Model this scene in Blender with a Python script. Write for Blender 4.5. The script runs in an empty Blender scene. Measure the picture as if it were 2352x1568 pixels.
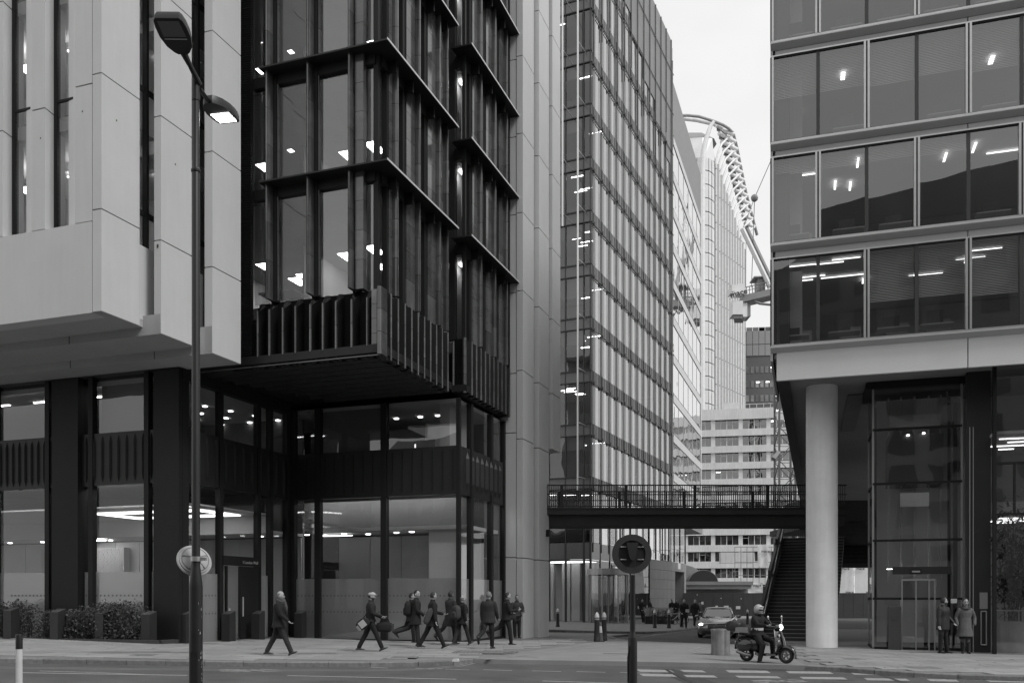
import bpy, bmesh, math, random
import numpy as np
from mathutils import Vector, Matrix, noise as mnoise

random.seed(7)
SC = bpy.context.scene
COL = SC.collection
R = math.radians

# ------------------------------------------------------------------ camera
CAMZ, FPX, HZ, CXP, WPX = 1.6, 2100.0, 1370.0, 1176.0, 2352.0   # survey of the photograph (level camera, rising front)
cam_d = bpy.data.cameras.new('camera'); cam = bpy.data.objects.new('camera', cam_d); COL.objects.link(cam)
cam.location = (0, 0, CAMZ); cam.rotation_euler = (R(90), 0, 0)
cam_d.sensor_width = 36.0; cam_d.lens = 36.0*FPX/WPX
cam_d.shift_y = (HZ-784.0)/WPX
cam_d.clip_start = 0.1; cam_d.clip_end = 3000
SC.camera = cam

# ------------------------------------------------------------------ sky, sun, exposure
SUN_DIR = Vector((0.62, -0.50, 0.95)).normalized()       # towards the sun (soft, behind cloud)
w = bpy.data.worlds.new('World'); SC.world = w; w.use_nodes = True
nt = w.node_tree; nt.nodes.clear()
o_ = nt.nodes.new('ShaderNodeOutputWorld'); bg = nt.nodes.new('ShaderNodeBackground')
sky = nt.nodes.new('ShaderNodeTexSky'); sky.sky_type = 'NISHITA'; sky.sun_disc = False
sky.sun_elevation = math.asin(SUN_DIR.z); sky.sun_rotation = math.atan2(SUN_DIR.x, SUN_DIR.y)
sky.air_density = 1.0; sky.dust_density = 6.0; sky.ozone_density = 1.0
bw = nt.nodes.new('ShaderNodeRGBToBW')
tc = nt.nodes.new('ShaderNodeTexCoord'); mp = nt.nodes.new('ShaderNodeMapping')
mp.inputs['Scale'].default_value = (1, 1, 2.2)
nz = nt.nodes.new('ShaderNodeTexNoise'); nz.inputs['Scale'].default_value = 2.1; nz.inputs['Detail'].default_value = 5; nz.inputs['Roughness'].default_value = .55
rp = nt.nodes.new('ShaderNodeMapRange'); rp.inputs[1].default_value = .35; rp.inputs[2].default_value = .7
rp.inputs[3].default_value = 8.0; rp.inputs[4].default_value = 9.3       # cloud deck: even, faintly mottled
mx = nt.nodes.new('ShaderNodeMix'); mx.data_type = 'FLOAT'; mx.inputs[0].default_value = .86
L = nt.links.new
L(tc.outputs['Generated'], mp.inputs['Vector']); L(mp.outputs[0], nz.inputs['Vector']); L(nz.outputs[0], rp.inputs[0])
L(sky.outputs[0], bw.inputs[0]); L(bw.outputs[0], mx.inputs[2]); L(rp.outputs[0], mx.inputs[3])
L(mx.outputs[0], bg.inputs[0]); bg.inputs[1].default_value = 0.10
L(bg.outputs[0], o_.inputs[0])
sd = bpy.data.lights.new('sun', 'SUN'); sd.energy = 1.5; sd.angle = R(15); sd.color = (1, 1, 1)
so = bpy.data.objects.new('sun', sd); COL.objects.link(so); so.location = (20, -20, 60)
so.rotation_euler = (-SUN_DIR).to_track_quat('-Z', 'Y').to_euler()
vs = SC.view_settings; vs.view_transform = 'Standard'; vs.look = 'None'; vs.gamma = 1; vs.exposure = 0.23; vs.use_curve_mapping = False
SC.cycles.use_denoising = True
SC.cycles.max_bounces = 8; SC.cycles.diffuse_bounces = 3; SC.cycles.glossy_bounces = 4
SC.cycles.transparent_max_bounces = 24; SC.cycles.transmission_bounces = 4
SC.cycles.caustics_reflective = False; SC.cycles.caustics_refractive = False
SC.cycles.sample_clamp_indirect = 4.0

# ------------------------------------------------------------------ materials (all neutral greys)
MATS = {}
def gmat(name, val, rough=.6, var=.10, scale=1.3, bump=0.0, bscale=40., metal=0., objvar=0.0, spec=.5, streak=0.0, coat=0.):
    if name in MATS: return MATS[name]
    m = bpy.data.materials.new(name); m.use_nodes = True; MATS[name] = m
    t = m.node_tree; b = t.nodes['Principled BSDF']; l = t.links.new
    b.inputs['Roughness'].default_value = rough; b.inputs['Metallic'].default_value = metal
    b.inputs['Specular IOR Level'].default_value = spec
    if coat: b.inputs['Coat Weight'].default_value = coat; b.inputs['Coat Roughness'].default_value = .08
    g = t.nodes.new('ShaderNodeNewGeometry')
    n1 = t.nodes.new('ShaderNodeTexNoise'); n1.inputs['Scale'].default_value = scale; n1.inputs['Detail'].default_value = 6; n1.inputs['Roughness'].default_value = .62
    l(g.outputs['Position'], n1.inputs['Vector'])
    r1 = t.nodes.new('ShaderNodeMapRange'); r1.inputs[1].default_value = .3; r1.inputs[2].default_value = .7
    r1.inputs[3].default_value = val*(1-var); r1.inputs[4].default_value = val*(1+var)
    l(n1.outputs[0], r1.inputs[0]); out = r1.outputs[0]
    def mul(a, bsock):
        q = t.nodes.new('ShaderNodeMath'); q.operation = 'MULTIPLY'; l(a, q.inputs[0]); l(bsock, q.inputs[1]); return q.outputs[0]
    if streak:
        mpg = t.nodes.new('ShaderNodeMapping'); mpg.inputs['Scale'].default_value = (3.1, 3.1, .22)
        n2 = t.nodes.new('ShaderNodeTexNoise'); n2.inputs['Scale'].default_value = 2.2; n2.inputs['Detail'].default_value = 5
        l(g.outputs['Position'], mpg.inputs['Vector']); l(mpg.outputs[0], n2.inputs['Vector'])
        r2 = t.nodes.new('ShaderNodeMapRange'); r2.inputs[1].default_value = .32; r2.inputs[2].default_value = .72
        r2.inputs[3].default_value = 1-streak; r2.inputs[4].default_value = 1+streak*.6
        l(n2.outputs[0], r2.inputs[0]); out = mul(out, r2.outputs[0])
    if objvar:
        oi = t.nodes.new('ShaderNodeObjectInfo'); r3 = t.nodes.new('ShaderNodeMapRange')
        r3.inputs[3].default_value = 1-objvar; r3.inputs[4].default_value = 1+objvar
        l(oi.outputs['Random'], r3.inputs[0]); out = mul(out, r3.outputs[0])
    cc = t.nodes.new('ShaderNodeCombineColor')
    for k in range(3): l(out, cc.inputs[k])
    l(cc.outputs[0], b.inputs['Base Color'])
    if bump:
        n3 = t.nodes.new('ShaderNodeTexNoise'); n3.inputs['Scale'].default_value = bscale; n3.inputs['Detail'].default_value = 4
        l(g.outputs['Position'], n3.inputs['Vector'])
        bp = t.nodes.new('ShaderNodeBump'); bp.inputs['Strength'].default_value = bump; bp.inputs['Distance'].default_value = .02
        l(n3.outputs[0], bp.inputs['Height']); l(bp.outputs[0], b.inputs['Normal'])
    return m

def glass(name, tint=.75, r0=.10, rough=0.0, wob=.004):
    """thin architectural glazing: Schlick reflection over a tinted clear pane"""
    if name in MATS: return MATS[name]
    m = bpy.data.materials.new(name); m.use_nodes = True; MATS[name] = m
    t = m.node_tree; t.nodes.clear(); l = t.links.new
    o = t.nodes.new('ShaderNodeOutputMaterial'); mixs = t.nodes.new('ShaderNodeMixShader')
    tr = t.nodes.new('ShaderNodeBsdfTransparent'); tr.inputs[0].default_value = (tint, tint, tint, 1)
    gl = t.nodes.new('ShaderNodeBsdfGlossy'); gl.inputs['Roughness'].default_value = rough; gl.inputs['Color'].default_value = (.95, .95, .95, 1)
    lw = t.nodes.new('ShaderNodeLayerWeight'); lw.inputs[0].default_value = .5
    pw = t.nodes.new('ShaderNodeMath'); pw.operation = 'POWER'; pw.inputs[1].default_value = 4.5; l(lw.outputs['Facing'], pw.inputs[0])
    mr = t.nodes.new('ShaderNodeMapRange'); mr.inputs[3].default_value = r0; mr.inputs[4].default_value = .96; l(pw.outputs[0], mr.inputs[0])
    if wob:
        g = t.nodes.new('ShaderNodeNewGeometry'); n = t.nodes.new('ShaderNodeTexNoise'); n.inputs['Scale'].default_value = .35; n.inputs['Detail'].default_value = 1.5
        oi = t.nodes.new('ShaderNodeObjectInfo'); va = t.nodes.new('ShaderNodeVectorMath'); va.operation = 'ADD'
        sc = t.nodes.new('ShaderNodeMath'); sc.operation = 'MULTIPLY'; sc.inputs[1].default_value = 37.0
        l(oi.outputs['Random'], sc.inputs[0]); l(g.outputs['Position'], va.inputs[0]); l(sc.outputs[0], va.inputs[1]); l(va.outputs[0], n.inputs['Vector'])
        bp = t.nodes.new('ShaderNodeBump'); bp.inputs['Strength'].default_value = 1.0; bp.inputs['Distance'].default_value = wob*6
        l(n.outputs[0], bp.inputs['Height']); l(bp.outputs[0], gl.inputs['Normal'])
    l(mr.outputs[0], mixs.inputs[0]); l(tr.outputs[0], mixs.inputs[1]); l(gl.outputs[0], mixs.inputs[2]); l(mixs.outputs[0], o.inputs[0])
    return m

def emit(name, s):
    if name in MATS: return MATS[name]
    m = bpy.data.materials.new(name); m.use_nodes = True; MATS[name] = m
    t = m.node_tree; t.nodes.clear(); o = t.nodes.new('ShaderNodeOutputMaterial'); e = t.nodes.new('ShaderNodeEmission')
    e.inputs[0].default_value = (1, 1, 1, 1); e.inputs[1].default_value = s; t.links.new(e.outputs[0], o.inputs[0])
    return m

def frosted(name, tint=.45, base=.35, mixf=.55):
    """etched film on glass: part translucent, part diffuse"""
    m = bpy.data.materials.new(name); m.use_nodes = True; MATS[name] = m
    t = m.node_tree; t.nodes.clear(); l = t.links.new
    o = t.nodes.new('ShaderNodeOutputMaterial')
    tl = t.nodes.new('ShaderNodeBsdfTranslucent'); tl.inputs[0].default_value = (.7, .7, .7, 1)
    df = t.nodes.new('ShaderNodeBsdfDiffuse'); df.inputs[0].default_value = (base, base, base, 1)
    m1 = t.nodes.new('ShaderNodeMixShader'); m1.inputs[0].default_value = mixf; l(df.outputs[0], m1.inputs[1]); l(tl.outputs[0], m1.inputs[2])
    tr = t.nodes.new('ShaderNodeBsdfTransparent'); tr.inputs[0].default_value = (.8, .8, .8, 1)
    m2 = t.nodes.new('ShaderNodeMixShader'); m2.inputs[0].default_value = tint; l(m1.outputs[0], m2.inputs[1]); l(tr.outputs[0], m2.inputs[2])
    gl = t.nodes.new('ShaderNodeBsdfGlossy'); gl.inputs['Roughness'].default_value = .03
    m3 = t.nodes.new('ShaderNodeMixShader'); m3.inputs[0].default_value = .07; l(m2.outputs[0], m3.inputs[1]); l(gl.outputs[0], m3.inputs[2])
    l(m3.outputs[0], o.inputs[0]); return m

# ------------------------------------------------------------------ mesh helpers
class MB:
    def __init__(s): s.v = []; s.f = []; s.m = []; s.cur = 0
    def add(s, vs, fs):
        b = len(s.v); s.v += [tuple(v) for v in vs]
        for f in fs: s.f.append(tuple(i+b for i in f)); s.m.append(s.cur)
    def box(s, a, b):
        x0, y0, z0 = a; x1, y1, z1 = b
        s.add([(x0,y0,z0),(x1,y0,z0),(x1,y1,z0),(x0,y1,z0),(x0,y0,z1),(x1,y0,z1),(x1,y1,z1),(x0,y1,z1)],
              [(0,3,2,1),(4,5,6,7),(0,1,5,4),(1,2,6,5),(2,3,7,6),(3,0,4,7)])
    def prism(s, poly, z0, z1, top=None):
        n = len(poly); tp = top or poly
        s.add([(x,y,z0) for x,y in poly]+[(x,y,z1) for x,y in tp],
              [tuple(range(n-1,-1,-1)), tuple(range(n,2*n))]+[(i,(i+1)%n,n+(i+1)%n,n+i) for i in range(n)])
    def extrude(s, poly, ax, t0, t1):
        """poly in the plane normal to axis ax (0: (y,z), 1: (x,z), 2: (x,y)) swept from t0 to t1"""
        n = len(poly)
        def P(p, t): return (t,p[0],p[1]) if ax == 0 else (p[0],t,p[1]) if ax == 1 else (p[0],p[1],t)
        s.add([P(p,t0) for p in poly]+[P(p,t1) for p in poly],
              [tuple(range(n)), tuple(range(2*n-1,n-1,-1))]+[(i,n+i,n+(i+1)%n,(i+1)%n) for i in range(n)])
    def tube(s, p0, p1, r0, r1=None, n=8, cap=True):
        r1 = r0 if r1 is None else r1
        p0, p1 = Vector(p0), Vector(p1); d = (p1-p0)
        if d.length < 1e-6: return
        q = d.to_track_quat('Z','Y'); a = []; 
        for p, r in ((p0,r0),(p1,r1)):
            for k in range(n):
                t = 2*math.pi*k/n; a.append(p + q @ Vector((r*math.cos(t), r*math.sin(t), 0)))
        fs = [(i,(i+1)%n,n+(i+1)%n,n+i) for i in range(n)]
        if cap: fs += [tuple(range(n-1,-1,-1)), tuple(range(n,2*n))]
        s.add(a, fs)
    def path(s, pts, r, n=6, closed=False):
        """tube along a polyline; r a number or list"""
        pts = [Vector(p) for p in pts]; m = len(pts); rr = r if isinstance(r,(list,tuple)) else [r]*m
        rings = []; up = None
        for i,p in enumerate(pts):
            d = (pts[(i+1)%m]-pts[i-1]) if closed else (pts[min(i+1,m-1)]-pts[max(i-1,0)])
            d.normalize()
            if up is None or abs(up.dot(d)) > .99: up = Vector((0,0,1)) if abs(d.z) < .9 else Vector((1,0,0))
            x = d.cross(up).normalized(); y = x.cross(d).normalized(); up = y
            rings.append([p + x*(rr[i]*math.cos(2*math.pi*k/n)) + y*(rr[i]*math.sin(2*math.pi*k/n)) for k in range(n)])
        vs = [v for g in rings for v in g]; fs = []
        for i in range(m if closed else m-1):
            j = (i+1)%m
            fs += [(i*n+k, i*n+(k+1)%n, j*n+(k+1)%n, j*n+k) for k in range(n)]
        if not closed: fs += [tuple(range(n-1,-1,-1)), tuple(range((m-1)*n, m*n))]
        s.add(vs, fs)
    def lathe(s, prof, n=16, c=(0,0,0)):
        vs = []; m = len(prof)
        for r,z in prof:
            for k in range(n):
                t = 2*math.pi*k/n; vs.append((c[0]+r*math.cos(t), c[1]+r*math.sin(t), c[2]+z))
        fs = [(i*n+k, i*n+(k+1)%n, (i+1)*n+(k+1)%n, (i+1)*n+k) for i in range(m-1) for k in range(n)]
        fs += [tuple(range(n-1,-1,-1)), tuple(range((m-1)*n, m*n))]
        s.add(vs, fs)
    def ball(s, c, r, n=12, m=8, rot=None):
        rx,ry,rz = r if isinstance(r,(list,tuple)) else (r,r,r); c = Vector(c); vs = []; 
        for i in range(1,m):
            a = math.pi*i/m
            for k in range(n):
                t = 2*math.pi*k/n; p = Vector((rx*math.sin(a)*math.cos(t), ry*math.sin(a)*math.sin(t), rz*math.cos(a)))
                vs.append(c + (rot @ p if rot else p))
        top = Vector((0,0,rz)); b = len(vs)
        vs += [c+(rot @ top if rot else top), c-(rot @ top if rot else top)]
        fs = [(i*n+k,(i+1)*n+k,(i+1)*n+(k+1)%n,i*n+(k+1)%n) for i in range(m-2) for k in range(n)]
        fs += [(b,k,(k+1)%n) for k in range(n)] + [(b+1,(m-2)*n+(k+1)%n,(m-2)*n+k) for k in range(n)]
        s.add(vs, fs)
    def loft(s, rings, cap=True):
        n = len(rings[0]); m = len(rings); vs = [v for g in rings for v in g]
        fs = [(i*n+k, i*n+(k+1)%n, (i+1)*n+(k+1)%n, (i+1)*n+k) for i in range(m-1) for k in range(n)]
        if cap: fs += [tuple(range(n-1,-1,-1)), tuple(range((m-1)*n, m*n))]
        s.add(vs, fs)
    def mesh(s, name, mats, smooth=False, fix=True):
        me = bpy.data.meshes.new(name); me.from_pydata(s.v, [], s.f)
        for m in (mats if isinstance(mats,(list,tuple)) else [mats]): me.materials.append(m)
        if isinstance(mats,(list,tuple)) and len(mats) > 1: me.polygons.foreach_set('material_index', s.m)
        if fix:
            b = bmesh.new(); b.from_mesh(me); bmesh.ops.recalc_face_normals(b, faces=b.faces); b.to_mesh(me); b.free()
        if smooth is True: me.shade_smooth()
        elif smooth:
            me.shade_smooth(); me.set_sharp_from_angle(angle=R(smooth))
        return me
    def build(s, name, mats, parent=None, smooth=False, loc=None, rotz=None):
        return obj(name, s.mesh(name, mats, smooth), parent, loc, rotz)

def obj(name, me, parent=None, loc=None, rotz=None):
    o = bpy.data.objects.new(name, me); COL.objects.link(o)
    if loc is not None: o.location = loc
    if rotz is not None: o.rotation_euler = (0,0,rotz)
    if parent is not None:
        o.parent = parent
        if parent.parent is not None: o.matrix_parent_inverse = parent.matrix_basis.inverted()   # sub-parts keep the thing's own axes
    return o
def tag(o, label, cat=None, group=None, kind=None):
    o['label'] = label
    if cat: o['category'] = cat
    if group: o['group'] = group
    if kind: o['kind'] = kind
    return o
def empty(name, loc, label, cat, group=None, rotz=0):
    e = bpy.data.objects.new(name, None); COL.objects.link(e); e.location = loc; e.rotation_euler = (0,0,rotz)
    e.empty_display_size = .2
    return tag(e, label, cat, group)
def copy_tree(o, parent=None):
    c = o.copy(); COL.objects.link(c)
    if parent is not None: c.parent = parent
    for ch in KIDS.get(o.name, ()) or list(o.children): copy_tree(ch, c)
    return c
KIDS = {}
_cube = {}; _quad = {}
def bx(name, mat, parent, a, b):
    """a box piece between two opposite corners (thing's own axes), sharing one cube per material"""
    me = _cube.get(mat.name)
    if me is None:
        q = MB(); q.box((0,0,0),(1,1,1)); me = _cube[mat.name] = q.mesh('piece_'+mat.name, mat)
    o = bpy.data.objects.new(name, me); COL.objects.link(o)
    lo = [min(a[i],b[i]) for i in range(3)]; hi = [max(a[i],b[i]) for i in range(3)]
    o.location = lo; o.scale = [max(hi[i]-lo[i],1e-4) for i in range(3)]
    if parent is not None:
        o.parent = parent
        if parent.parent is not None: o.matrix_parent_inverse = parent.matrix_basis.inverted()
    return o
def pane(name, mat, parent, p0, p1, z0, z1):
    """an upright pane from plan point p0 to p1"""
    me = _quad.get(mat.name)
    if me is None:
        q = MB(); q.add([(0,0,0),(1,0,0),(1,0,1),(0,0,1)],[(0,1,2,3)]); me = _quad[mat.name] = q.mesh('pane_'+mat.name, mat, fix=False)
    o = bpy.data.objects.new(name, me); COL.objects.link(o)
    dx, dy = p1[0]-p0[0], p1[1]-p0[1]
    o.location = (p0[0],p0[1],z0); o.scale = (math.hypot(dx,dy),1,z1-z0); o.rotation_euler = (0,0,math.atan2(dy,dx))
    if parent is not None:
        o.parent = parent
        if parent.parent is not None: o.matrix_parent_inverse = parent.matrix_basis.inverted()
    return o
def hsheet(name, mat, parent, a, b, z):
    """a small level panel (ceiling light)"""
    return bx(name, mat, parent, (a[0],a[1],z), (b[0],b[1],z+.03))
def text_mesh(name, txt, size, mat, parent=None, loc=(0,0,0), rot=(0,0,0), depth=.004, align='CENTER', bold=False):
    c = bpy.data.curves.new(name+'_c','FONT'); c.body = txt; c.size = size; c.extrude = depth; c.align_x = align; c.resolution_u = 2
    if bold: c.offset = size*.022
    t = bpy.data.objects.new(name+'_t', c); COL.objects.link(t)
    bpy.context.view_layer.update()
    me = bpy.data.meshes.new_from_object(t.evaluated_get(bpy.context.evaluated_depsgraph_get()))
    bpy.data.objects.remove(t); bpy.data.curves.remove(c)
    me.materials.clear(); me.materials.append(mat)
    o = obj(name, me, parent, loc); o.rotation_euler = rot
    return o

# ------------------------------------------------------------------ survey: where a sight line of the photo meets a plane
def gz(X, Y):
    """height of the pavement level (streets fall gently to the right and down the side street)"""
    X = max(-25., min(22., X))
    z = -.012*(X+6) if X > -6 else -.022*(X+6)
    return z - .006*max(0., min(30., Y-34.))
def sx(x, Y): return (x-CXP)/FPX*Y
def sz(y, Y): return CAMZ + (HZ-y)/FPX*Y
def gp(x, y, dz=0.):
    """plan point on the ground seen at photo point (x, y)"""
    Y = 25.
    for _ in range(60):
        Y = .5*Y + .5*max(5., (CAMZ-gz(sx(x,Y),Y)-dz)*FPX/(y-HZ))
    return (sx(x,Y), Y)
class Fr:
    """level building axes: u along the street front (to the right), v into the depth"""
    def __init__(s, ox, oy, vpx):
        t = math.atan2(vpx-CXP, FPX); s.o = (ox,oy); s.rot = -t
        s.ux, s.uy, s.vx, s.vy = math.cos(t), -math.sin(t), math.sin(t), math.cos(t)
    def w(s, u, v): return (s.o[0]+u*s.ux+v*s.vx, s.o[1]+u*s.uy+v*s.vy)
    def loc(s, X, Y):
        dx, dy = X-s.o[0], Y-s.o[1]; return (dx*s.ux+dy*s.uy, dx*s.vx+dy*s.vy)
    def u(s, x, v):
        k = (x-CXP)/FPX; ox, oy = s.o[0]+v*s.vx, s.o[1]+v*s.vy
        return (k*oy-ox)/(s.ux-k*s.uy)
    def v(s, x, u):
        k = (x-CXP)/FPX; ox, oy = s.o[0]+u*s.ux, s.o[1]+u*s.uy
        return (k*oy-ox)/(s.vx-k*s.vy)
    def z(s, y, u, v): return sz(y, s.w(u,v)[1])
# ================================================================== ground, road, pavements
M_asph = gmat('asphalt', .10, .9, .22, .7, .6, 90., spec=.25)
M_pave = gmat('paving_stone', .27, .85, .18, .55, .25, 60., spec=.3, objvar=.085)
M_pave2 = gmat('paving_bed', .20, .9, .12, .8, .2, 60., spec=.3)
M_table = gmat('crossing_setts', .24, .85, .12, .7, .35, 50., spec=.3)
M_kerb = gmat('granite_kerb', .17, .8, .25, 9., .3, 120., objvar=.14)
M_paint = gmat('road_paint', .31, .7, .28, 14., .1, 90.)
M_paint2 = gmat('worn_paint', .24, .75, .2, 12., .1, 90.)
M_patch = gmat('asphalt_patch', .065, .9, .1, 1.5, .4, 90., spec=.25)
M_tar = gmat('slot_drain', .02, .6)
ROAD = -.12

gm = MB()
xs = [-600,-25,-6,22,600]; ys = [-40,34,64,1800]
gm.add([(x,y,gz(x,y)+ROAD) for y in ys for x in xs], [(j*5+i,j*5+i+1,(j+1)*5+i+1,(j+1)*5+i) for j in range(3) for i in range(4)])
road = tag(gm.build('road', M_asph), 'dark grey asphalt road across the foreground', kind='structure')

def cut_poly(poly, dz):
    """polygon draped over the falling ground, split at its creases"""
    b = bmesh.new(); f = b.faces.new([b.verts.new((p[0],p[1],0)) for p in poly])
    for co, no in (((-25,0,0),(1,0,0)),((-6,0,0),(1,0,0)),((22,0,0),(1,0,0)),((0,34,0),(0,1,0)),((0,64,0),(0,1,0))):
        bmesh.ops.bisect_plane(b, geom=b.verts[:]+b.edges[:]+b.faces[:], plane_co=co, plane_no=no)
    bmesh.ops.recalc_face_normals(b, faces=b.faces)
    if b.faces[:] and sum(f.normal.z for f in b.faces) < 0: bmesh.ops.reverse_faces(b, faces=b.faces)
    for v in b.verts: v.co.z = gz(v.co.x, v.co.y)+dz
    return b
def drape(name, poly, mat, dz, skirt=.0, parent=None):
    b = cut_poly(poly, dz)
    if skirt:
        r = bmesh.ops.extrude_edge_only(b, edges=[e for e in b.edges if e.is_boundary])
        for v in [g for g in r['geom'] if isinstance(g, bmesh.types.BMVert)]: v.co.z -= skirt
        bmesh.ops.recalc_face_normals(b, faces=b.faces)
    me = bpy.data.meshes.new(name); b.to_mesh(me); b.free(); me.materials.append(mat)
    return obj(name, me, parent)

G = lambda *pts: [gp(x, y) for x, y in pts]
kerbL = G((-330,1502),(0,1510),(200,1513),(560,1518.5),(850,1520),(960,1518.5),(1040,1515.5),(1085,1512))
edgeT = G((1085,1512),(1206,1514.4),(1430,1517.5),(1672,1522),(1853,1527))
kerbR = G((1853,1527),(1930,1531),(2010,1537),(2100,1543),(2200,1547.5),(2352,1552),(2700,1560))
divL = G((1085,1512),(1300,1483),(1418,1465))
divR = G((1853,1527),(1800,1500),(1770,1482),(1750,1466),(1735,1450))
backT = G((1418,1465),(1467,1471),(1628,1477),(1750,1480))
pavL = tag(drape('pavement', kerbL + divL[1:] + G((1400,1458)) + [(6.0,45.6),(-2,46.5),(-3,60),(-45,60),(-45,kerbL[0][1])], M_pave2, -.028, .13),
           'pale stone pavement in front of the left hand towers', kind='structure')
table = tag(drape('raised_crossing', edgeT + [divR[1],divR[2]] + backT[::-1][:] + divL[::-1][1:-1], M_table, -.002, .13),
            'pale raised stone crossing over the side street mouth', kind='structure')
pavR = tag(drape('pavement', kerbR + [(40,kerbR[-1][1]),(60,60),(17.2,60),(14.0,48)] + divR[::-1][:-1], M_pave2, -.028, .13),
           'grey flagged pavement under the right hand office block', kind='structure')
kerbW = G((1225,1444.5),(1300,1446),(1370,1448),(1440,1449.5),(1480,1450),(1530,1448),(1575,1443.5),(1620,1438),(1650,1433),(1672,1428))
pavW = tag(drape('pavement', kerbW + [(19,76),(12,82),(0,82),(-2,60)], M_pave2, .006, .16),
           'pavement with bollards at the foot of the glass tower', kind='structure')

def kerbline(pts, parent, L_=.95, wdt=.28, top=.002):
    P = [Vector((p[0],p[1])) for p in pts]; seg = []; 
    for a, b in zip(P, P[1:]):
        n = max(1, round((b-a).length/L_))
        seg += [(a.lerp(b,i/n), a.lerp(b,(i+1)/n)) for i in range(n)]
    for a, b in seg:
        d = (b-a).normalized(); nrm = Vector((-d.y, d.x)); g = .006
        a2, b2 = a+d*g, b-d*g
        q = MB(); out = .03
        pl = [a2-nrm*out, b2-nrm*out, b2+nrm*wdt, a2+nrm*wdt]
        t = [(p.x,p.y,gz(p.x,p.y)+top) for p in pl]; 
        t[0] = (t[0][0]+nrm.x*.02, t[0][1]+nrm.y*.02, t[0][2]); t[1] = (t[1][0]+nrm.x*.02, t[1][1]+nrm.y*.02, t[1][2])
        m_ = [(p.x,p.y,gz(p.x,p.y)+top-.02) for p in pl]; bt = [(p.x,p.y,gz(p.x,p.y)-.22) for p in pl]
        q.add(bt+m_+t, [(0,1,5,4),(1,2,6,5),(2,3,7,6),(3,0,4,7),(4,5,9,8),(5,6,10,9),(6,7,11,10),(7,4,8,11),(8,9,10,11)])
        q.build('kerb_stone', M_kerb, parent)
kerbline(kerbL, pavL); kerbline(kerbR, pavR); kerbline(kerbW, pavW, 1.3, .25, .012)
kerbline(G((1418,1465),(1404,1459.5),(1385,1456)), pavL, .9, .2, .004)

def inside(p, poly):
    c = False; n = len(poly)
    for i in range(n):
        (x0,y0),(x1,y1) = poly[i], poly[i-1]
        if (y0 > p[1]) != (y1 > p[1]) and p[0] < (x1-x0)*(p[1]-y0)/(y1-y0)+x0: c = not c
    return c
def flags(parent, keep, u0, u1, v0, v1, du, dv, fr, limit, name='paving_slab', mat=None, dz=0.0):
    """flagstones in running bond, each its own stone; the last course beyond the limit stays in the bed"""
    n = 0; r = 0; v = v0
    rest = MB()
    while v < v1:
        u = u0 + (du*.5 if r % 2 else 0) + random.uniform(-.05,.05)
        while u < u1:
            a = [fr.w(u+.008,v+.008), fr.w(u+du-.008,v+.008), fr.w(u+du-.008,v+dv-.008), fr.w(u+.008,v+dv-.008)]
            if all(keep(p) for p in a):
                dd = dz + random.uniform(-.0015,.0015); q = rest if n >= limit else MB()
                q.add([(p[0],p[1],gz(*p)-.035) for p in a]+[(p[0],p[1],gz(*p)+.001+dd) for p in a], [(4,5,6,7),(0,1,5,4),(1,2,6,5),(2,3,7,6),(3,0,4,7)])
                n += 1
                if q is rest: u += du; continue
                me = bpy.data.meshes.new('slab'); me.from_pydata(q.v,[],q.f); me.materials.append(mat or M_pave); obj(name, me, parent)
            u += du
        v += dv; r += 1
    if rest.v: rest.build('far_paving', mat or M_pave, parent)['kind'] = 'stuff'
    return n
polyL = kerbL + [(3.,31.),(-2.5,33.2),(-8.6,35.6),(-10.9,29.9),(-20.,32.)]
def in_off(poly, off):
    def f(p): return inside(p, poly) and min(seg_d(p, a, b) for a, b in zip(poly, poly[1:])) > off
    return f
def seg_d(p, a, b):
    a, b, p = Vector(a), Vector(b), Vector(p); d = b-a; t = max(0,min(1,(p-a).dot(d)/max(d.length_squared,1e-9))); return (p-a-d*t).length
fr_p = Fr(0, 22.6, 1180.)
def keepk(poly, kl):
    return lambda p: inside(p, poly) and min(seg_d(p, a, b) for a, b in zip(kl, kl[1:])) > .27
flags(pavL, keepk(kerbL + divL[1:] + [(1.5,38.2),(-2.,33.4),(-8.7,35.8),(-10.8,30.0),(-20.,33.6)], kerbL), -16.5, 5, -1.2, 16, 1.25, .72, fr_p, 300)
polyR = kerbR[:-1] + [(24,31),(9.3,32.5),(8.6,27.6)] + [divR[1]]
flags(pavR, keepk(kerbR + [(26,33),(16,39),(10.5,39)] + divR[::-1][1:-1], kerbR), 5, 24, -3.4, 17, 1.05, .62, Fr(0,22.6,1230.), 300)

# tactile ribs on the left corner (leading bars of the crossing)
for i in range(17):
    x = 1040 + i*8.5
    a, b = gp(x, 1498.5+.15*i), gp(x+13, 1493.0+.1*i)
    d = Vector((b[0]-a[0], b[1]-a[1], 0)).normalized(); nn = Vector((-d.y,d.x,0))*.03
    q = MB(); P = [Vector((a[0],a[1],0))-nn, Vector((b[0],b[1],0))-nn, Vector((b[0],b[1],0))+nn, Vector((a[0],a[1],0))+nn]
    q.add([(p.x,p.y,gz(p.x,p.y)+.003) for p in P]+[(p.x,p.y,gz(p.x,p.y)+.014) for p in P], [(4,5,6,7),(0,1,5,4),(1,2,6,5),(2,3,7,6),(3,0,4,7)])
    q.build('tactile_bar', M_kerb, pavL)

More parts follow.
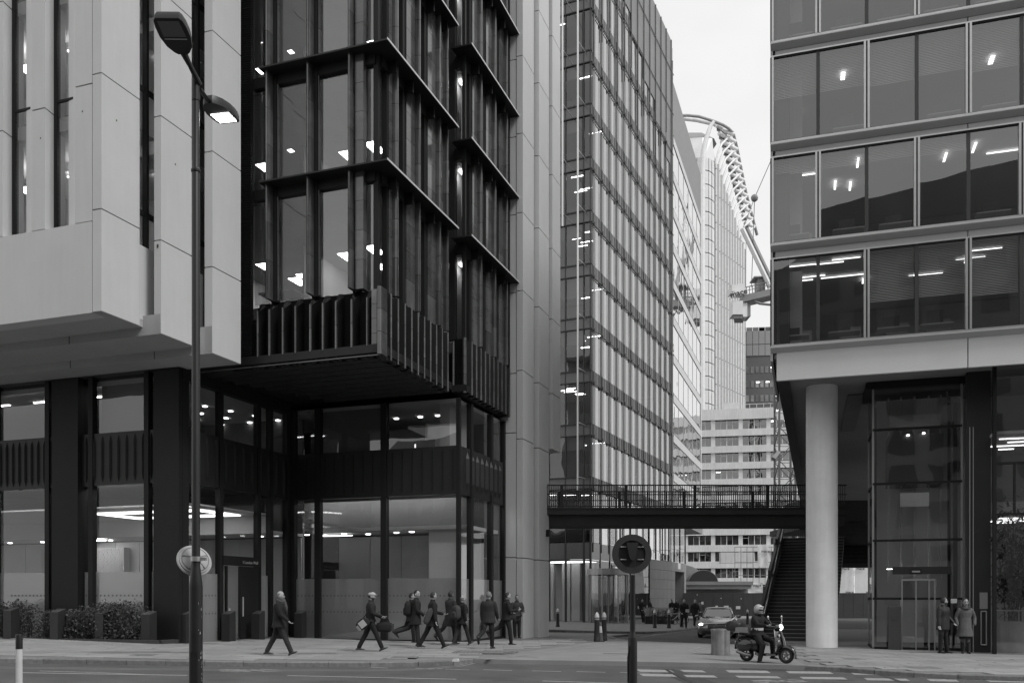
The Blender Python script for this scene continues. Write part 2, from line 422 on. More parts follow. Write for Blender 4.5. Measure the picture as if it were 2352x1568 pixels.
# painted markings: strips between photo points, laid on the road (dz ROAD) or the crossing (dz 0)
def strip(pts, wdt, parent=road, dz=ROAD+.004, mat=None, name='road_marking', plan=False):
    P = [Vector(p if plan else gp(p[0],p[1],dz)) for p in pts]
    Lf, Rt = [], []
    for i,p in enumerate(P):
        d = (P[min(i+1,len(P)-1)]-P[max(i-1,0)]).normalized(); n = Vector((-d.y,d.x))*wdt/2
        Lf.append(p+n); Rt.append(p-n)
    q = MB(); n = len(P)
    q.add([(p.x,p.y,gz(p.x,p.y)+dz) for p in Lf+Rt], [(i,n+i,n+i+1,i+1) for i in range(n-1)])
    o = q.build(name, mat or M_paint, parent)
    return o
def quadmark(pts, parent=road, dz=ROAD+.004, mat=None, name='road_marking'):
    P = [gp(x,y,dz) for x,y in pts]; q = MB()
    q.add([(p[0],p[1],gz(*p)+dz) for p in P], [tuple(range(len(P)))])
    return q.build(name, mat or M_paint, parent)
strip([(-60,1529.5),(300,1534),(600,1536.8),(850,1537.5),(980,1534),(1050,1527),(1090,1520)], .07, mat=M_paint2)
strip([(-60,1532),(300,1536.5),(600,1539),(850,1539.6),(985,1536.3),(1060,1528.5),(1105,1519)], .07, mat=M_paint2)
strip([(50,1543.5),(230,1546.5),(430,1549.7)], .14)
strip([(90,1539.5),(230,1543.5),(330,1547.5)], .10)
strip([(660,1550.2),(1048,1558.5)], .13)
strip([(1246,1562.5),(1462,1569)], .13)
for x0, x1, y0, y1 in ((843,891,1530.6,1533),(954,1017,1533.4,1535),(1022.5,1077,1535.2,1537),(1110,1176,1536.6,1538.6),(1222,1289,1539.2,1541),(1324,1391,1541,1542.6),(1424,1491,1542.8,1544.6)):
    strip([(x0,y0),(x1,y1)], .10)
for row in (((1463,1540,1536,1541.5),(1563,1614,1537,1541.5),(1668,1762,1537.6,1543.2),(1806,1906,1540,1545),(1955,2055,1543,1548),(2097,2170,1545.5,1550)),
            ((1470,1548,1545.8,1551.4),(1571,1640,1548.5,1553.5),(1690,1786,1550.5,1555),(1838,1938,1553,1557.8),(1986,2082,1556,1561),(2130,2195,1558,1563))):
    for x0, x1, y0, y1 in row:
        quadmark([(x0+7,y1),(x1+9,y1+1.4),(x1-1,y0+1.4),(x0-2,y0)], mat=M_paint)
quadmark([(2275,1565),(2375,1567),(2360,1560),(2258,1559)])
quadmark([(1428,1515.8),(1443,1516),(1458,1532),(1450,1532)])
strip([(1853,1530),(1960,1539),(2060,1549),(2180,1556),(2352,1562),(2500,1566)], .07, mat=M_paint2)
strip([(1846,1531.5),(1955,1541),(2055,1551.5),(2175,1559),(2352,1565.5),(2500,1570)], .07, mat=M_paint2)
# bicycle and arrow symbols, worn
def glyph(cx, cy, wx, wy, seed, parent=road):
    rnd = random.Random(seed)
    for a, b in (((-.9,.35),(-.35,.75)),((-.95,-.2),(-.3,-.55)),((-.5,.1),(.0,.6)),((.0,-.5),(.35,.3)),((-.2,.0),(.45,.05)),((.3,-.7),(.85,-.35)),((.35,.55),(.95,.2)),((-.75,0),(-.1,-.25))):
        strip([(cx+a[0]*wx, cy+a[1]*wy),(cx+b[0]*wx, cy+b[1]*wy)], rnd.uniform(.10,.17), mat=M_paint2, name='cycle_symbol')
glyph(575,1538.5,76,4.5,1); glyph(1790,1563,66,4.5,2)
# slot drain and patched trench crossing the road
quadmark([(1500,1536),(1545,1534.5),(1650,1568),(1575,1568)], dz=ROAD+.003, mat=M_patch, name='road_patch')
strip([(1530,1536),(1552,1549),(1605,1572)], .09, dz=ROAD+.007, mat=M_tar, name='slot_drain')
strip([(2022,1548),(2062,1562),(2110,1575)], .12, dz=ROAD+.006, mat=M_patch, name='road_patch')
strip([(1385,1499.6),(1464,1500.6)], .10, parent=table, dz=.004, mat=M_tar, name='slot_drain')
strip([(1165,1505),(1235,1508)], .16, parent=table, dz=.003, mat=M_table and M_pave2, name='worn_patch')
# faded double lines on the raised crossing
strip([(1100,1510),(1230,1495),(1330,1483.5),(1440,1469.5)], .10, table, .004, M_pave)
strip([(1118,1513),(1250,1498),(1350,1486.5),(1455,1472)], .10, table, .004, M_pave)
strip([(1668,1480),(1610,1485),(1583,1492),(1600,1500),(1680,1505),(1800,1508)], .08, table, .004, M_pave)
strip([(1668,1482.5),(1625,1487),(1600,1493),(1615,1498.5),(1690,1503),(1800,1505.5)], .08, table, .004, M_pave)
# lines on the side street, by its left kerb
strip([(1470,1462),(1560,1450),(1640,1441)], .10, dz=ROAD+.004, mat=M_paint2)
strip([(1500,1456),(1560,1447.5),(1620,1441.5)], .10, dz=ROAD+.004, mat=M_paint2)
# drain grate and litter
quadmark([(1700,1532),(1802,1534),(1812,1539.5),(1708,1537.5)], dz=ROAD+.005, mat=M_patch, name='drain_cover')
# ================================================================== left hand towers (white, black, white pier), one survey frame
FA = Fr(sx(1055,33.6), 33.6, 1920.)
def root(name, label, cat): 
    e = empty(name, (FA.o[0],FA.o[1],0), label, cat, rotz=FA.rot); return e
M_white = gmat('white_concrete', .56, .75, .03, .9, .06, 70., objvar=.018, streak=.022)
M_joint = gmat('joint_dark', .05, .8)
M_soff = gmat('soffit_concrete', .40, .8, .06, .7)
M_blk = gmat('black_cladding', .017, .45, .2, 1.2, spec=.35)
M_blk2 = gmat('black_frame', .015, .55, .1, 2., spec=.25)
M_cer = gmat('glazed_ceramic', .075, .12, .3, 1.7, .05, 18., objvar=.35, spec=.9)
M_cerd = gmat('glazed_ceramic_dark', .006, .30, .2, 2., objvar=.2, spec=.35)
M_steel = gmat('pale_metal', .62, .4, .08, 3., metal=.2)
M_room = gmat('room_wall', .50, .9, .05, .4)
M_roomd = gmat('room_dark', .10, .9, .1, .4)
M_ceil = gmat('room_ceiling', .60, .9, .03, .4)
M_carp = gmat('room_floor', .30, .9, .1, .6)
M_wood = gmat('lobby_panel', .42, .6, .06, .6, objvar=.03)
M_gl = glass('window_glass', .72, .12)
M_glc = glass('clear_glass', .82, .075); M_glU = glass('upper_glass', .80, .18, wob=.002)
M_fro = frosted('etched_glass', .18, .50, .42)
M_lite = emit('ceiling_light', 11.0)
M_fill = emit('fill_strip', 12.0)  # glow of strips added to brighten interiors
M_refl = gmat('glass_reflection', .80, .25, .05, .6, spec=.6)  # pale colour stands in for a bright reflection in the slot glass
M_spot = emit('down_light', 9.0)
M_cove = emit('cove_light', 3.0)

# ---------------------------------------------------------------- white tower
WT = root('white_office_tower', 'white concrete panelled tower overhanging the corner, far left of the street', 'building')
c1 = (-6.37,-10.70); c2 = (-5.72,-9.06); c3 = (-5.08,-7.53)
ZT = 31.0
def stack(parent, u0, u1, v0, v1, joints, mat=M_white, name='panel', gap=.018):
    for a, b in zip(joints, joints[1:]): bx(name, mat, parent, (u0,v0,a+gap), (u1,v1,b-gap))
uj = FA.u(212, c1[1])
stack(WT, uj+.012, c1[0], c1[1], c1[1]+1.49, [9.6,12.48,16.29,20.1,23.9,27.7,ZT])
stack(WT, FA.u(354,c2[1]), c2[0], c2[1], c2[1]+1.36, [9.35,12.12,15.78,19.45,23.1,26.8,ZT])
stack(WT, FA.u(470,c3[1]), c3[0], c3[1], FA.v(553,c3[0]), [9.1,11.78,15.34,19.06,22.7,26.4,ZT])
# low panels closing the slots, dark joints behind, slot windows
bx('panel', M_white, WT, (c1[0]-.5,c1[1]+1.505,9.82), (c1[0]-.012,c1[1]+2.11,12.02))
bx('panel', M_white, WT, (c2[0]-.5,c2[1]+1.375,9.55), (c2[0]-.012,c2[1]+1.9,11.72))
for (cu,cv,l0,l1,zb) in ((c1[0],c1[1],1.49,2.11,12.0),(c2[0],c2[1],1.36,1.95,11.7)):
    pane('window', M_gl, WT, (cu-.16,cv+l0), (cu-.16,cv+l1+.35), zb, ZT)
    bx('window_frame', M_blk2, WT, (cu-.22,cv+l0+.36,zb), (cu-.06,cv+l0+.46,ZT))
    for z in np.arange(zb+1.0, ZT, 3.72): bx('transom', M_blk2, WT, (cu-.2,cv+l0,z), (cu-.14,cv+l1+.3,z+.16))
    for k, z in enumerate(np.arange(zb+.3, ZT, 3.72)):
        bx('floor_slab', M_ceil, WT, (cu-5.5,cv+l0-1,z+2.9), (cu-.3,cv+l1+1.0,z+3.3))
        hsheet('ceiling_light', M_lite, WT, (cu-1.5,cv+l0+.1), (cu-.9,cv+l0+.55), z+2.85)
# street front above the base: fins with chamfered side, slot windows
zb = 12.17; vA = c1[1]; dep = .42
ulft = -26.0
bx('base_panel', M_white, WT, (ulft,vA,9.6), (uj-.012,vA+.5,zb))
fins = [(-60,5,28),(72,103,125),(172,211,212)]
per = FA.u(172,vA)-FA.u(72,vA)
def fin(u0, u1, u2, joints):
    for a, b in zip(joints, joints[1:]):
        q = MB(); q.prism([(u0,vA),(u1,vA),(u2,vA+dep),(u2,vA+dep+.4),(u0,vA+dep+.4)], a+.02, b-.02); q.build('fin', M_white, WT)
slots = []
U = lambda x: FA.u(x, vA)
fj = [zb,16.05,19.85,23.7,27.5,ZT]
fin(U(172), uj-.012, uj-.011, [zb,16.05,19.85,23.7,27.5,ZT])
for k in range(0, 5):
    o = -per*k
    fin(U(72)+o, U(103)+o, FA.u(125,vA+dep)+o, [z-.38*(k+1) if 0 < i < len(fj)-1 else z for i, z in enumerate(fj)])
    slots.append((FA.u(125,vA+dep)+o, U(172)+o))
    slots_end = U(72)+o
for a, b in slots:
    bx('window_frame', M_blk2, WT, (a,vA+dep-.03,zb), (a+.13,vA+dep+.1,ZT))
    vb_ = b+FA.u(172,vA+dep)-FA.u(172,vA); bm_ = vb_-.36*(vb_-a-.13); pane('window', M_gl, WT, (a+.13,vA+dep), (bm_,vA+dep), zb, ZT); pane('reflection_pane', M_refl, WT, (bm_,vA+dep), (b,vA+dep-.10), zb, ZT)
    for z in np.arange(16.0, ZT, 3.8): bx('transom', M_blk2, WT, (a+.1,vA+dep-.03,z), (b,vA+dep+.03,z+.07))
for z in np.arange(zb, ZT-3, 3.8):
    bx('floor_slab', M_carp, WT, (ulft,vA+1.0,z-.35), (c1[0]-.8,vA+4.6,z+.02)); bx('ceiling', M_ceil, WT, (ulft,vA+1.0,z+3.35), (c1[0]-.8,vA+4.6,z+3.4))
    for a, b in slots:
        if random.random() < .75: hsheet('ceiling_light', M_lite, WT, (a+.1,vA+1.3+random.random()*.6), (a+.75,vA+1.9+random.random()*.8), z+3.3)
bx('back_wall', M_room, WT, (ulft,vA+4.6,9.7), (c1[0]-.75,vA+4.7,ZT)); bx('side_wall', M_room, WT, (ulft-.1,vA+.9,9.7), (ulft,vA+4.7,ZT))
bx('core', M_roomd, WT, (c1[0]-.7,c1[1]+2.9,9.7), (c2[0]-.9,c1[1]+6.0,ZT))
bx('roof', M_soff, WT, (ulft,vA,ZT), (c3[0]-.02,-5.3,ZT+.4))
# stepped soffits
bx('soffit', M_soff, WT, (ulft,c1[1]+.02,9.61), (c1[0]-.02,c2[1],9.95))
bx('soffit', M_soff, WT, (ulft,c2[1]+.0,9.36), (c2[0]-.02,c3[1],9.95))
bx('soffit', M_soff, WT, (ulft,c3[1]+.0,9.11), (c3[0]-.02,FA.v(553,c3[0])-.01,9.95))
for i,(u_,v_,z_) in enumerate(((-9.2,-9.062,9.36),(-12.4,-9.062,9.36),(-7.3,-7.532,9.11),(-10.7,-7.532,9.11))):
    bx('joint', M_joint, WT, (u_,v_-.004,z_), (u_+.025,v_+.01,z_+.25))
def lightat(x, y, v_, w_, d_):
    u_ = FA.u(x,v_); hsheet('ceiling_light', M_lite, WT, (u_-w_/2,v_), (u_+w_/2,v_+d_), FA.z(y,u_,v_))
for x, y in ((54,152),(54,432)): lightat(x,y,vA+1.7,.55,.5)
for x, y in ((166,115),(166,405)): lightat(x,y,vA+1.9,.4,.5)
# form-tie dots
for (u_,z_) in ((U(188),15.3),(U(92),14.8)): bx('tie_hole', M_joint, WT, (u_,vA-.004,z_), (u_+.04,vA+.01,z_+.04))
for (cu,cv,dv_,z_) in ((c1[0],c1[1],.55,15.2),(c2[0],c2[1],.6,14.6)): bx('tie_hole', M_joint, WT, (cu-.01,cv+dv_,z_), (cu+.004,cv+dv_+.04,z_+.05))
bx('camera_eye', M_joint, WT, (FA.u(361,c2[1]),c2[1]-.02,11.9), (FA.u(364,c2[1]),c2[1]+.02,12.0))

# ---------------------------------------------------------------- dark tower: podium wing, return, podium, upper block
DT = root('black_clad_tower', 'black clad office tower with glazed ceramic mullions above a glass lobby', 'building')
vW, uR = -6.33, -7.24           # left wing front, return wall
zB0, zB1, zP = 5.40, 7.17, 8.92  # black band bottom / top, podium top
gl0 = .02
def band_ribs(a, b, axis, fixed, z0, z1, n, sgn):
    """upright slits of the band: tapered ribs standing proud"""
    for i in range(n):
        t = a+(b-a)*(i+.5)/n; w_ = .035
        q = MB()
        if axis == 'u':
            q.loft([[(t-w_*s,fixed-.004*sgn,z),(t,fixed-.07*sgn*s-.001,z),(t+w_*s,fixed-.004*sgn,z)] for z, s in ((z0+.1,.15),(z0+.3,1),(z1-.3,1),(z1-.1,.15))])
        else:
            q.loft([[(fixed+.004,t-w_*s,z),(fixed+.085*s+.001,t,z),(fixed+.004,t+w_*s,z)] for z, s in ((z0+.12,.15),(z0+.32,1),(z1-.32,1),(z1-.12,.15))])
        q.build('rib', M_blk, DT)
gL = gz(-11,31)-.02
# left wing front (v = vW)
UW = lambda x: FA.u(x, vW)
uw0 = -26.
bx('band', M_blk, DT, (uw0,vW,zB0), (uR,vW+.4,zB1))
band_ribs(UW(-60), UW(125), 'u', vW, zB0, zB1, 13, 1); band_ribs(UW(190), UW(358), 'u', vW, zB0, zB1, 9, 1)
for a, b in ((127,187),(360,416.5)): bx('pier', M_blk2, DT, (UW(a),vW-.16,gL), (UW(b) if b < 416 else uR+.03,vW+.35,zP+.18))
for x in (-70,-10,110,210,338): bx('mullion', M_blk2, DT, (UW(x)-.1,vW-.05,gL), (UW(x)+.09,vW+.16,zP+.18))
for a, b in ((-60,127),(187,360)):
    xs_ = [a]+[x for x in (110,210,338,-10) if a < x < b]+[b]; xs_.sort()
    for x0, x1 in zip(xs_, xs_[1:]):
        pane('window', M_glc, DT, (UW(x0),vW+.1), (UW(x1),vW+.1), gL, zB0); pane('window', M_gl, DT, (UW(x0),vW+.1), (UW(x1),vW+.1), zB1, zP+.2)
        if x1-x0 > 8: pane('etched_film', M_fro, DT, (UW(x0)+.03,vW+.115), (UW(x1)-.03,vW+.115), gL, 2.45)
bx('sill', M_blk2, DT, (uw0,vW-.02,gL-.1), (uR,vW+.3,gL+.12))
# return wall (u = uR, v from vW to 0)
VR = lambda x: FA.v(x, uR)
bx('band', M_blk, DT, (uR-.4,vW+.01,zB0+.0), (uR,0,zB1))
band_ribs(vW+.5, -.2, 'v', uR, zB0, zB1, 11, 1)
bx('mullion', M_blk2, DT, (uR-.12,vW+.02,gL), (uR+.04,vW+.30,zP))
for x in (507,594,622,660): bx('mullion', M_blk2, DT, (uR-.16,VR(x)-.1,gL), (uR+.05,VR(x)+.1,zP))
xr = [430,507,594,622,660]
for a, b in zip(xr, xr[1:]):
    zb_ = gL if b != 594 else 2.95
    pane('window', M_glc, DT, (uR-.05,VR(a)), (uR-.05,VR(b)), zb_, zB0); pane('window', M_gl, DT, (uR-.05,VR(a)), (uR-.05,VR(b)), zB1, zP)
    if b in (507,622): pane('etched_film', M_fro, DT, (uR-.065,VR(a)+.1), (uR-.065,VR(b)-.1), gL, 2.4)
# entrance in the return wall
bx('door_head', M_blk2, DT, (uR-.1,VR(508),2.72), (uR+.10,VR(594),3.05))
dr = bx('door', M_blk, DT, (uR-.04,VR(549),gL), (uR+.06,VR(590),2.70))
bx('door_handle', M_steel, dr, (uR+.07,VR(549)+.1,.9), (uR+.11,VR(549)+.13,1.6))
bx('door_frame', M_blk2, DT, (uR-.05,VR(518),gL), (uR+.04,VR(521),2.70))
dg = pane('door', M_glc, DT, (uR+.0,VR(521)), (uR+.0,VR(548)), gL, 2.7)
bx('door_handle', M_steel, dg, (uR+.02,VR(524),.95), (uR+.06,VR(526),1.2))
bx('door_panel', M_wood, DT, (uR-.8,VR(527),gL), (uR-.75,VR(546),2.65))
tx = text_mesh('door_lettering', '1 London Wall', .155, M_steel, DT, (uR+.106,VR(551.5),2.80), (R(90),0,R(90)), align='LEFT')
# podium front (v = 0) and its side (u = 0)
UP = lambda x: FA.u(x, 0)
gC = gz(-4,34)-.03
bx('band', M_blk, DT, (uR-.01,0,zB0), (-.0,.4,zB1)); bx('band', M_blk, DT, (-.4,.41,zB0), (0,5.0,zB1))
for t in np.linspace(uR+.35, -.25, 17): bx('rib', M_blk2, DT, (t-.012,-.03,zB0+.15), (t+.012,.01,zB1-.12))
for i in range(8):
    t = .75+i*.50; q = MB()
    q.loft([[(.003,t-.11*s,z),(.003+.10*s,t-.01,z),(.003,t+.11*s,z)] for z, s in ((zB0+.22,.05),(zB0+.45,1),(zB1-.40,1),(zB1-.14,.05))])
    q.build('lozenge_fin', M_blk, DT)
for x in (672,730,882): bx('mullion', M_blk2, DT, (UP(x)-.12,-.06,gC), (UP(x)+.12,.18,zP))
bx('corner_post', M_blk2, DT, (-.12,-.03,gC), (.03,.12,zP))
for v_ in (1.2,3.35,4.85): bx('mullion', M_blk2, DT, (-.16,v_-.11,gC-.1), (.04,v_+.11,zP))
us = [uR,UP(672),UP(730),UP(882),0]
for a, b in zip(us, us[1:]):
    pane('window', M_glc, DT, (a,.06), (b,.06), gC, zB0); pane('window', M_gl, DT, (a,.06), (b,.06), zB1, zP)
    pane('etched_film', M_fro, DT, (a+.1,.075), (b-.05,.075), gC, 2.30)
    for zz in (1.0,1.62):
        for t in np.arange(a+.25, b-.15, .155): 
            pass
vs_ = [0,1.2,3.35,4.85]
for a, b in zip(vs_, vs_[1:]):
    pane('window', M_glc, DT, (-.06,a), (-.06,b), gC-.1, zB0); pane('window', M_gl, DT, (-.06,a), (-.06,b), zB1, zP)
    pane('etched_film', M_fro, DT, (-.075,a+.05), (-.075,b-.05), gC-.1, 2.28)
bx('sill', M_blk2, DT, (uR,-.05,gC-.15), (.03,.15,gC+.05)); bx('sill', M_blk2, DT, (-.12,.15,gC-.25), (.035,5,gC+.03))
q = MB()
for u0, u1, vv in ((UP(672)+.2,UP(730)-.2,-.0),(UP(730)+.2,UP(882)-.2,0),(UP(882)+.2,-.3,0)):
    for zz in (1.0,1.62):
        for t in np.arange(u0, u1, .16): q.box((t,.05,zz),(t+.055,.054,zz+.055))
for u0, u1 in ((UW(20),UW(105)),(UW(192),UW(205)),(UW(216),UW(332))):
    for t in np.arange(u0, u1, .17): q.box((t,vW+.09,1.62),(t+.06,vW+.094,1.68))
for v0, v1 in ((vW+.6,VR(500)),):
    for zz in (1.0,1.62):
        for t in np.arange(v0, v1, .17): q.box((uR-.045,t,zz),(uR-.041,t+.06,zz+.06))
mdots = q.build('manifestation_dots', gmat('dot_film', .16, .6), DT); mdots['kind'] = 'stuff'
# ---- lobby inside
zF = -.02; LV = 10.5
bx('lobby_floor', M_carp, DT, (uw0,vW+.2,zF-.3), (uR-.2,8,zF+.09)); bx('lobby_floor', M_carp, DT, (uR-.2,.2,zF-.35), (-.15,8,zF-.02))
bx('lobby_ceiling', M_ceil, DT, (uw0,vW+.3,zB0-.28), (uR-.3,1.0,zB0-.05)) if False else None
# wing lobby: ceiling with a raised lit cove, panelled back wall, textured brick-like art panel
zc = 4.05
bx('lobby_ceiling', M_ceil, DT, (uw0,-1.0,zc), (uR-.15,-.6+1.8,zc+.1))
bx('lobby_ceiling', M_ceil, DT, (uw0,vW+.8,zc+.66), (uR-.15,-1.0,zc+.72))
bx('cove_face', M_ceil, DT, (uw0,-1.05,zc), (uR-.15,-1.0,zc+.68))
for i, (a, b, v0, v1) in enumerate(((UW(225)-2.2,uR-.9,-4.3,-3.9),(UW(225)-2.2,uR-.9,-2.3,-1.9))):
    bx('cove_light', M_cove, DT, (a,v0,zc+.60), (b,v1,zc+.64))
bx('cove_light', M_cove, DT, (UW(225)-2.2,-4.3,zc+.60), (UW(225)-1.9,-1.9,zc+.64)); bx('cove_light', M_cove, DT, (uR-1.2,-4.3,zc+.60), (uR-.9,-1.9,zc+.64))
nv = 1.15
for i, t in enumerate(np.arange(uw0, uR-.3, 1.3)):
    bx('wall_panel', M_wood, DT, (t+.012,nv,0), (min(t+1.3,uR-.2)-.012,nv+.08,zc-.05))
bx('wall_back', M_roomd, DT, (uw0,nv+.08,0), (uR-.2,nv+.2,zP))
ua, ub = FA.u(204,.72), FA.u(283,.72)
art = bx('brick_art_panel', M_room, DT, (ua,.75,1.9), (ub,1.1,3.75))
q = MB(); rnd = random.Random(3); rows = 40
for r_ in range(rows):
    for t in np.arange(ua, ub, .075): q.box((t,.75-.02-rnd.random()*.04,1.92+r_*.045),(t+.06,.752,1.92+r_*.045+.026))
ab = q.build('brick_relief', M_white, art); ab['kind'] = 'stuff'
bx('art_fill', emit('art_fill', 45.), DT, (ua,-.38,3.97), (ub,-.30,4.0))  # strip added to brighten the art panel
ua2 = FA.u(93,-1.0)
art2 = bx('brick_art_panel', M_room, DT, (FA.u(92,-.2),-.2,1.9), (FA.u(106,-.2),.3,3.75))
q = MB()
for r_ in range(rows):
    for t in np.arange(FA.u(94,-.2), FA.u(106,-.2), .075): q.box((t,-.24-rnd.random()*.03,1.92+r_*.045),(t+.06,-.198,1.92+r_*.045+.026))
ab = q.build('brick_relief', M_white, art2); ab['kind'] = 'stuff'
for i in range(9): hsheet('down_light', M_spot, DT, (-24+i*1.9,.2), (-23.88+i*1.9,.32), zc-.04)
# podium lobby
bx('lobby_ceiling', M_ceil, DT, (uR-.1,1.2,4.2), (-.2,8,4.35)); bx('lobby_upstand', gmat('upstand', .24, .8, .04, .4), DT, (uR-.1,1.2,4.2), (-.2,1.25,5.4))
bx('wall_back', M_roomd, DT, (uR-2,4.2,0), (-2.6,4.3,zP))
for a, b in ((778,850),(850,922),(922,1000)):
    bx('wall_panel', M_wood, DT, (FA.u(a,3.2)+.012,3.2,0), (FA.u(b,3.2)-.012,3.3,4.12))
bx('stone_column', M_white, DT, (FA.u(985,1.4),1.4,gC), (FA.u(1052,1.4),2.3,1.85)); bx('stone_column', M_white, DT, (FA.u(985,1.4),1.4,1.88), (FA.u(1052,1.4),2.3,4.6)); 
bx('wall_side', M_wood, DT, (-2.5,3.4,0), (-.5,3.5,4.2)); bx('wall_side', M_roomd, DT, (-1.4,4.6,0), (-.2,4.8,zP)); bx('linear_light', M_fill, DT, (UP(740),.32,zP-.05), (-1.0,.38,zP-.02))
for x, v_ in ((700,1.9),(742,2.5),(785,1.9),(840,2.4),(905,2.0),(940,1.8)): hsheet('down_light', M_spot, DT, (FA.u(x,v_),v_), (FA.u(x,v_)+.16,v_+.12), 4.16)
hsheet('cove_light', M_cove, DT, (uR-.05,2.0), (uR+1.6,2.15), 4.1)
bx('fill_strip', M_fill, DT, (uR+.3,.62,5.56), (-.4,.72,5.60)); bx('fill_strip', M_fill, DT, (UW(-50),vW+.45,zB0+.10), (uR-1.,vW+.65,zB0+.14)); bx('fill_strip', M_fill, DT, (-.9,1.2,5.56), (-.82,4.2,5.60))  # strips added above the sight line to brighten the lobbies
# first floor rooms above the band
bx('floor_slab', M_carp, DT, (uw0,vW+.5,zB0+.5), (uR-.45,8,zB1-.35)); bx('floor_slab', M_carp, DT, (uR-.45,.45,zB0+.55), (-.45,8,zB1-.35))
bx('room_ceiling', M_ceil, DT, (uw0,vW+.3,zP-.06), (uR-.2,8,zP+.1)); bx('room_ceiling', M_ceil, DT, (uR-.2,.25,zP-.1), (-.2,8,zP+.04))
bx('blind', gmat('roller_blind', .22, .9, .05, .6), DT, (UP(734),.25,zB1), (UP(876),.3,zP-.1)); bx('blind', MATS['roller_blind'], DT, (UW(216),vW+.35,zB1), (UW(334),vW+.4,zP))
bx('room_wall', M_room, DT, (UP(884),3.6,zB1-.4), (-1.2,3.7,zP)); bx('room_wall', M_room, DT, (-1.0,.5,zB1-.4), (-.6,2.4,zP))
bx('wall_screen', M_blk2, DT, (FA.u(950,3.5),3.5,zB1-.2), (FA.u(997,3.5),3.58,8.1)); bx('credenza', M_blk, DT, (FA.u(902,2.8),2.8,zB1-.3), (FA.u(1000,2.8),3.3,zB1+.35))
bx('screen_glow', emit('screen', 1.4), DT, (FA.u(952,3.48),3.48,7.6), (FA.u(955,3.48),3.49,7.95))
for i in range(12):
    a = FA.u(470+i*16, 1.5); hsheet('down_light', M_spot, DT, (a,-2.2+ (i%4)*1.1), (a+.13,-2.08+(i%4)*1.1), zP-.1)
for x in (905,960,1000): hsheet('down_light', M_spot, DT, (FA.u(x,2.2),2.2), (FA.u(x,2.2)+.15,2.32), zP-.14)
for i in range(6): hsheet('ceiling_light', M_lite, DT, (-23+i*2.6,-4.8), (-21.6+i*2.6,-4.76), zP-.1)
hsheet('ceiling_light', M_lite, DT, (uR-4,-4.6), (uR-2.6,-4.55), zP-.1)
# a figure-free desk clutter along the first floor glass
# ---- soffit of the upper block, ribbed
vD, uD = -5.61, -.26
zS = 9.08
usl = FA.u(440, vD)
bx('soffit', M_blk, DT, (usl-4.5,vD+.02,zS+.14), (uD-.02,6.2,zS+.4)); bx('wing_roof', M_blk, DT, (uw0,vW-.2,zP+.19), (uR+.1,5,zP+.3)); bx('wing_head', M_blk2, DT, (uR-.2,vW+.0,zP-.16), (uR+.06,0,zS+.13))
for i, v_ in enumerate(np.linspace(vD+.55, -.35, 9)):
    q = MB(); q.extrude([(v_-.26,zS+.14),(v_-.04,zS-.02),(v_+.04,zS-.02),(v_+.26,zS+.14)], 0, usl+.25*i, uD-.06); q.build('soffit_rib', M_blk, DT)
# ---- upper block A (front) and B (side), then the second block stepped out
ceil_lights = []
def tilefin(parent, p, joints, wid=.13, proj=.20, axis='u', mat=None, depth=.30):
    """rounded glazed mullion, stacked tiles"""
    u_, v_ = p
    pts = [(-wid/2,0),(-wid/2,-proj*.6),(-wid*.3,-proj*.92),(0,-proj),(wid*.3,-proj*.92),(wid/2,-proj*.6),(wid/2,0)]
    poly = [(u_+a, v_+b) for a, b in pts]+[(u_+wid/2,v_+depth),(u_-wid/2,v_+depth)] if axis == 'u' else [(u_-b, v_+a) for a, b in pts]+[(u_-depth,v_+wid/2),(u_-depth,v_-wid/2)]
    for a, b in zip(joints, joints[1:]):
        q = MB(); q.prism(poly, a+.006, b-.006); q.build('mullion_tile', mat or M_cer, parent, smooth=40)
def flat(parent, u0, u1, v0, v1, joints, mat=None, name='ceramic_panel'):
    for a, b in zip(joints, joints[1:]): bx(name, mat or M_cer, parent, (u0,v0,a+.006), (u1,v1,b-.006))
def js(a, b, n): return list(np.linspace(a, b, n+1))
FL = [11.24,15.02,18.70,22.40,26.1,29.8]
UD = lambda x: FA.u(x, vD)
VD = lambda x: FA.v(x, uD)
gv = vD+.32                      # glass plane of the front
ug = uD-.32                      # glass plane of the side
xm = (617,711,806)               # mullion pairs on the front
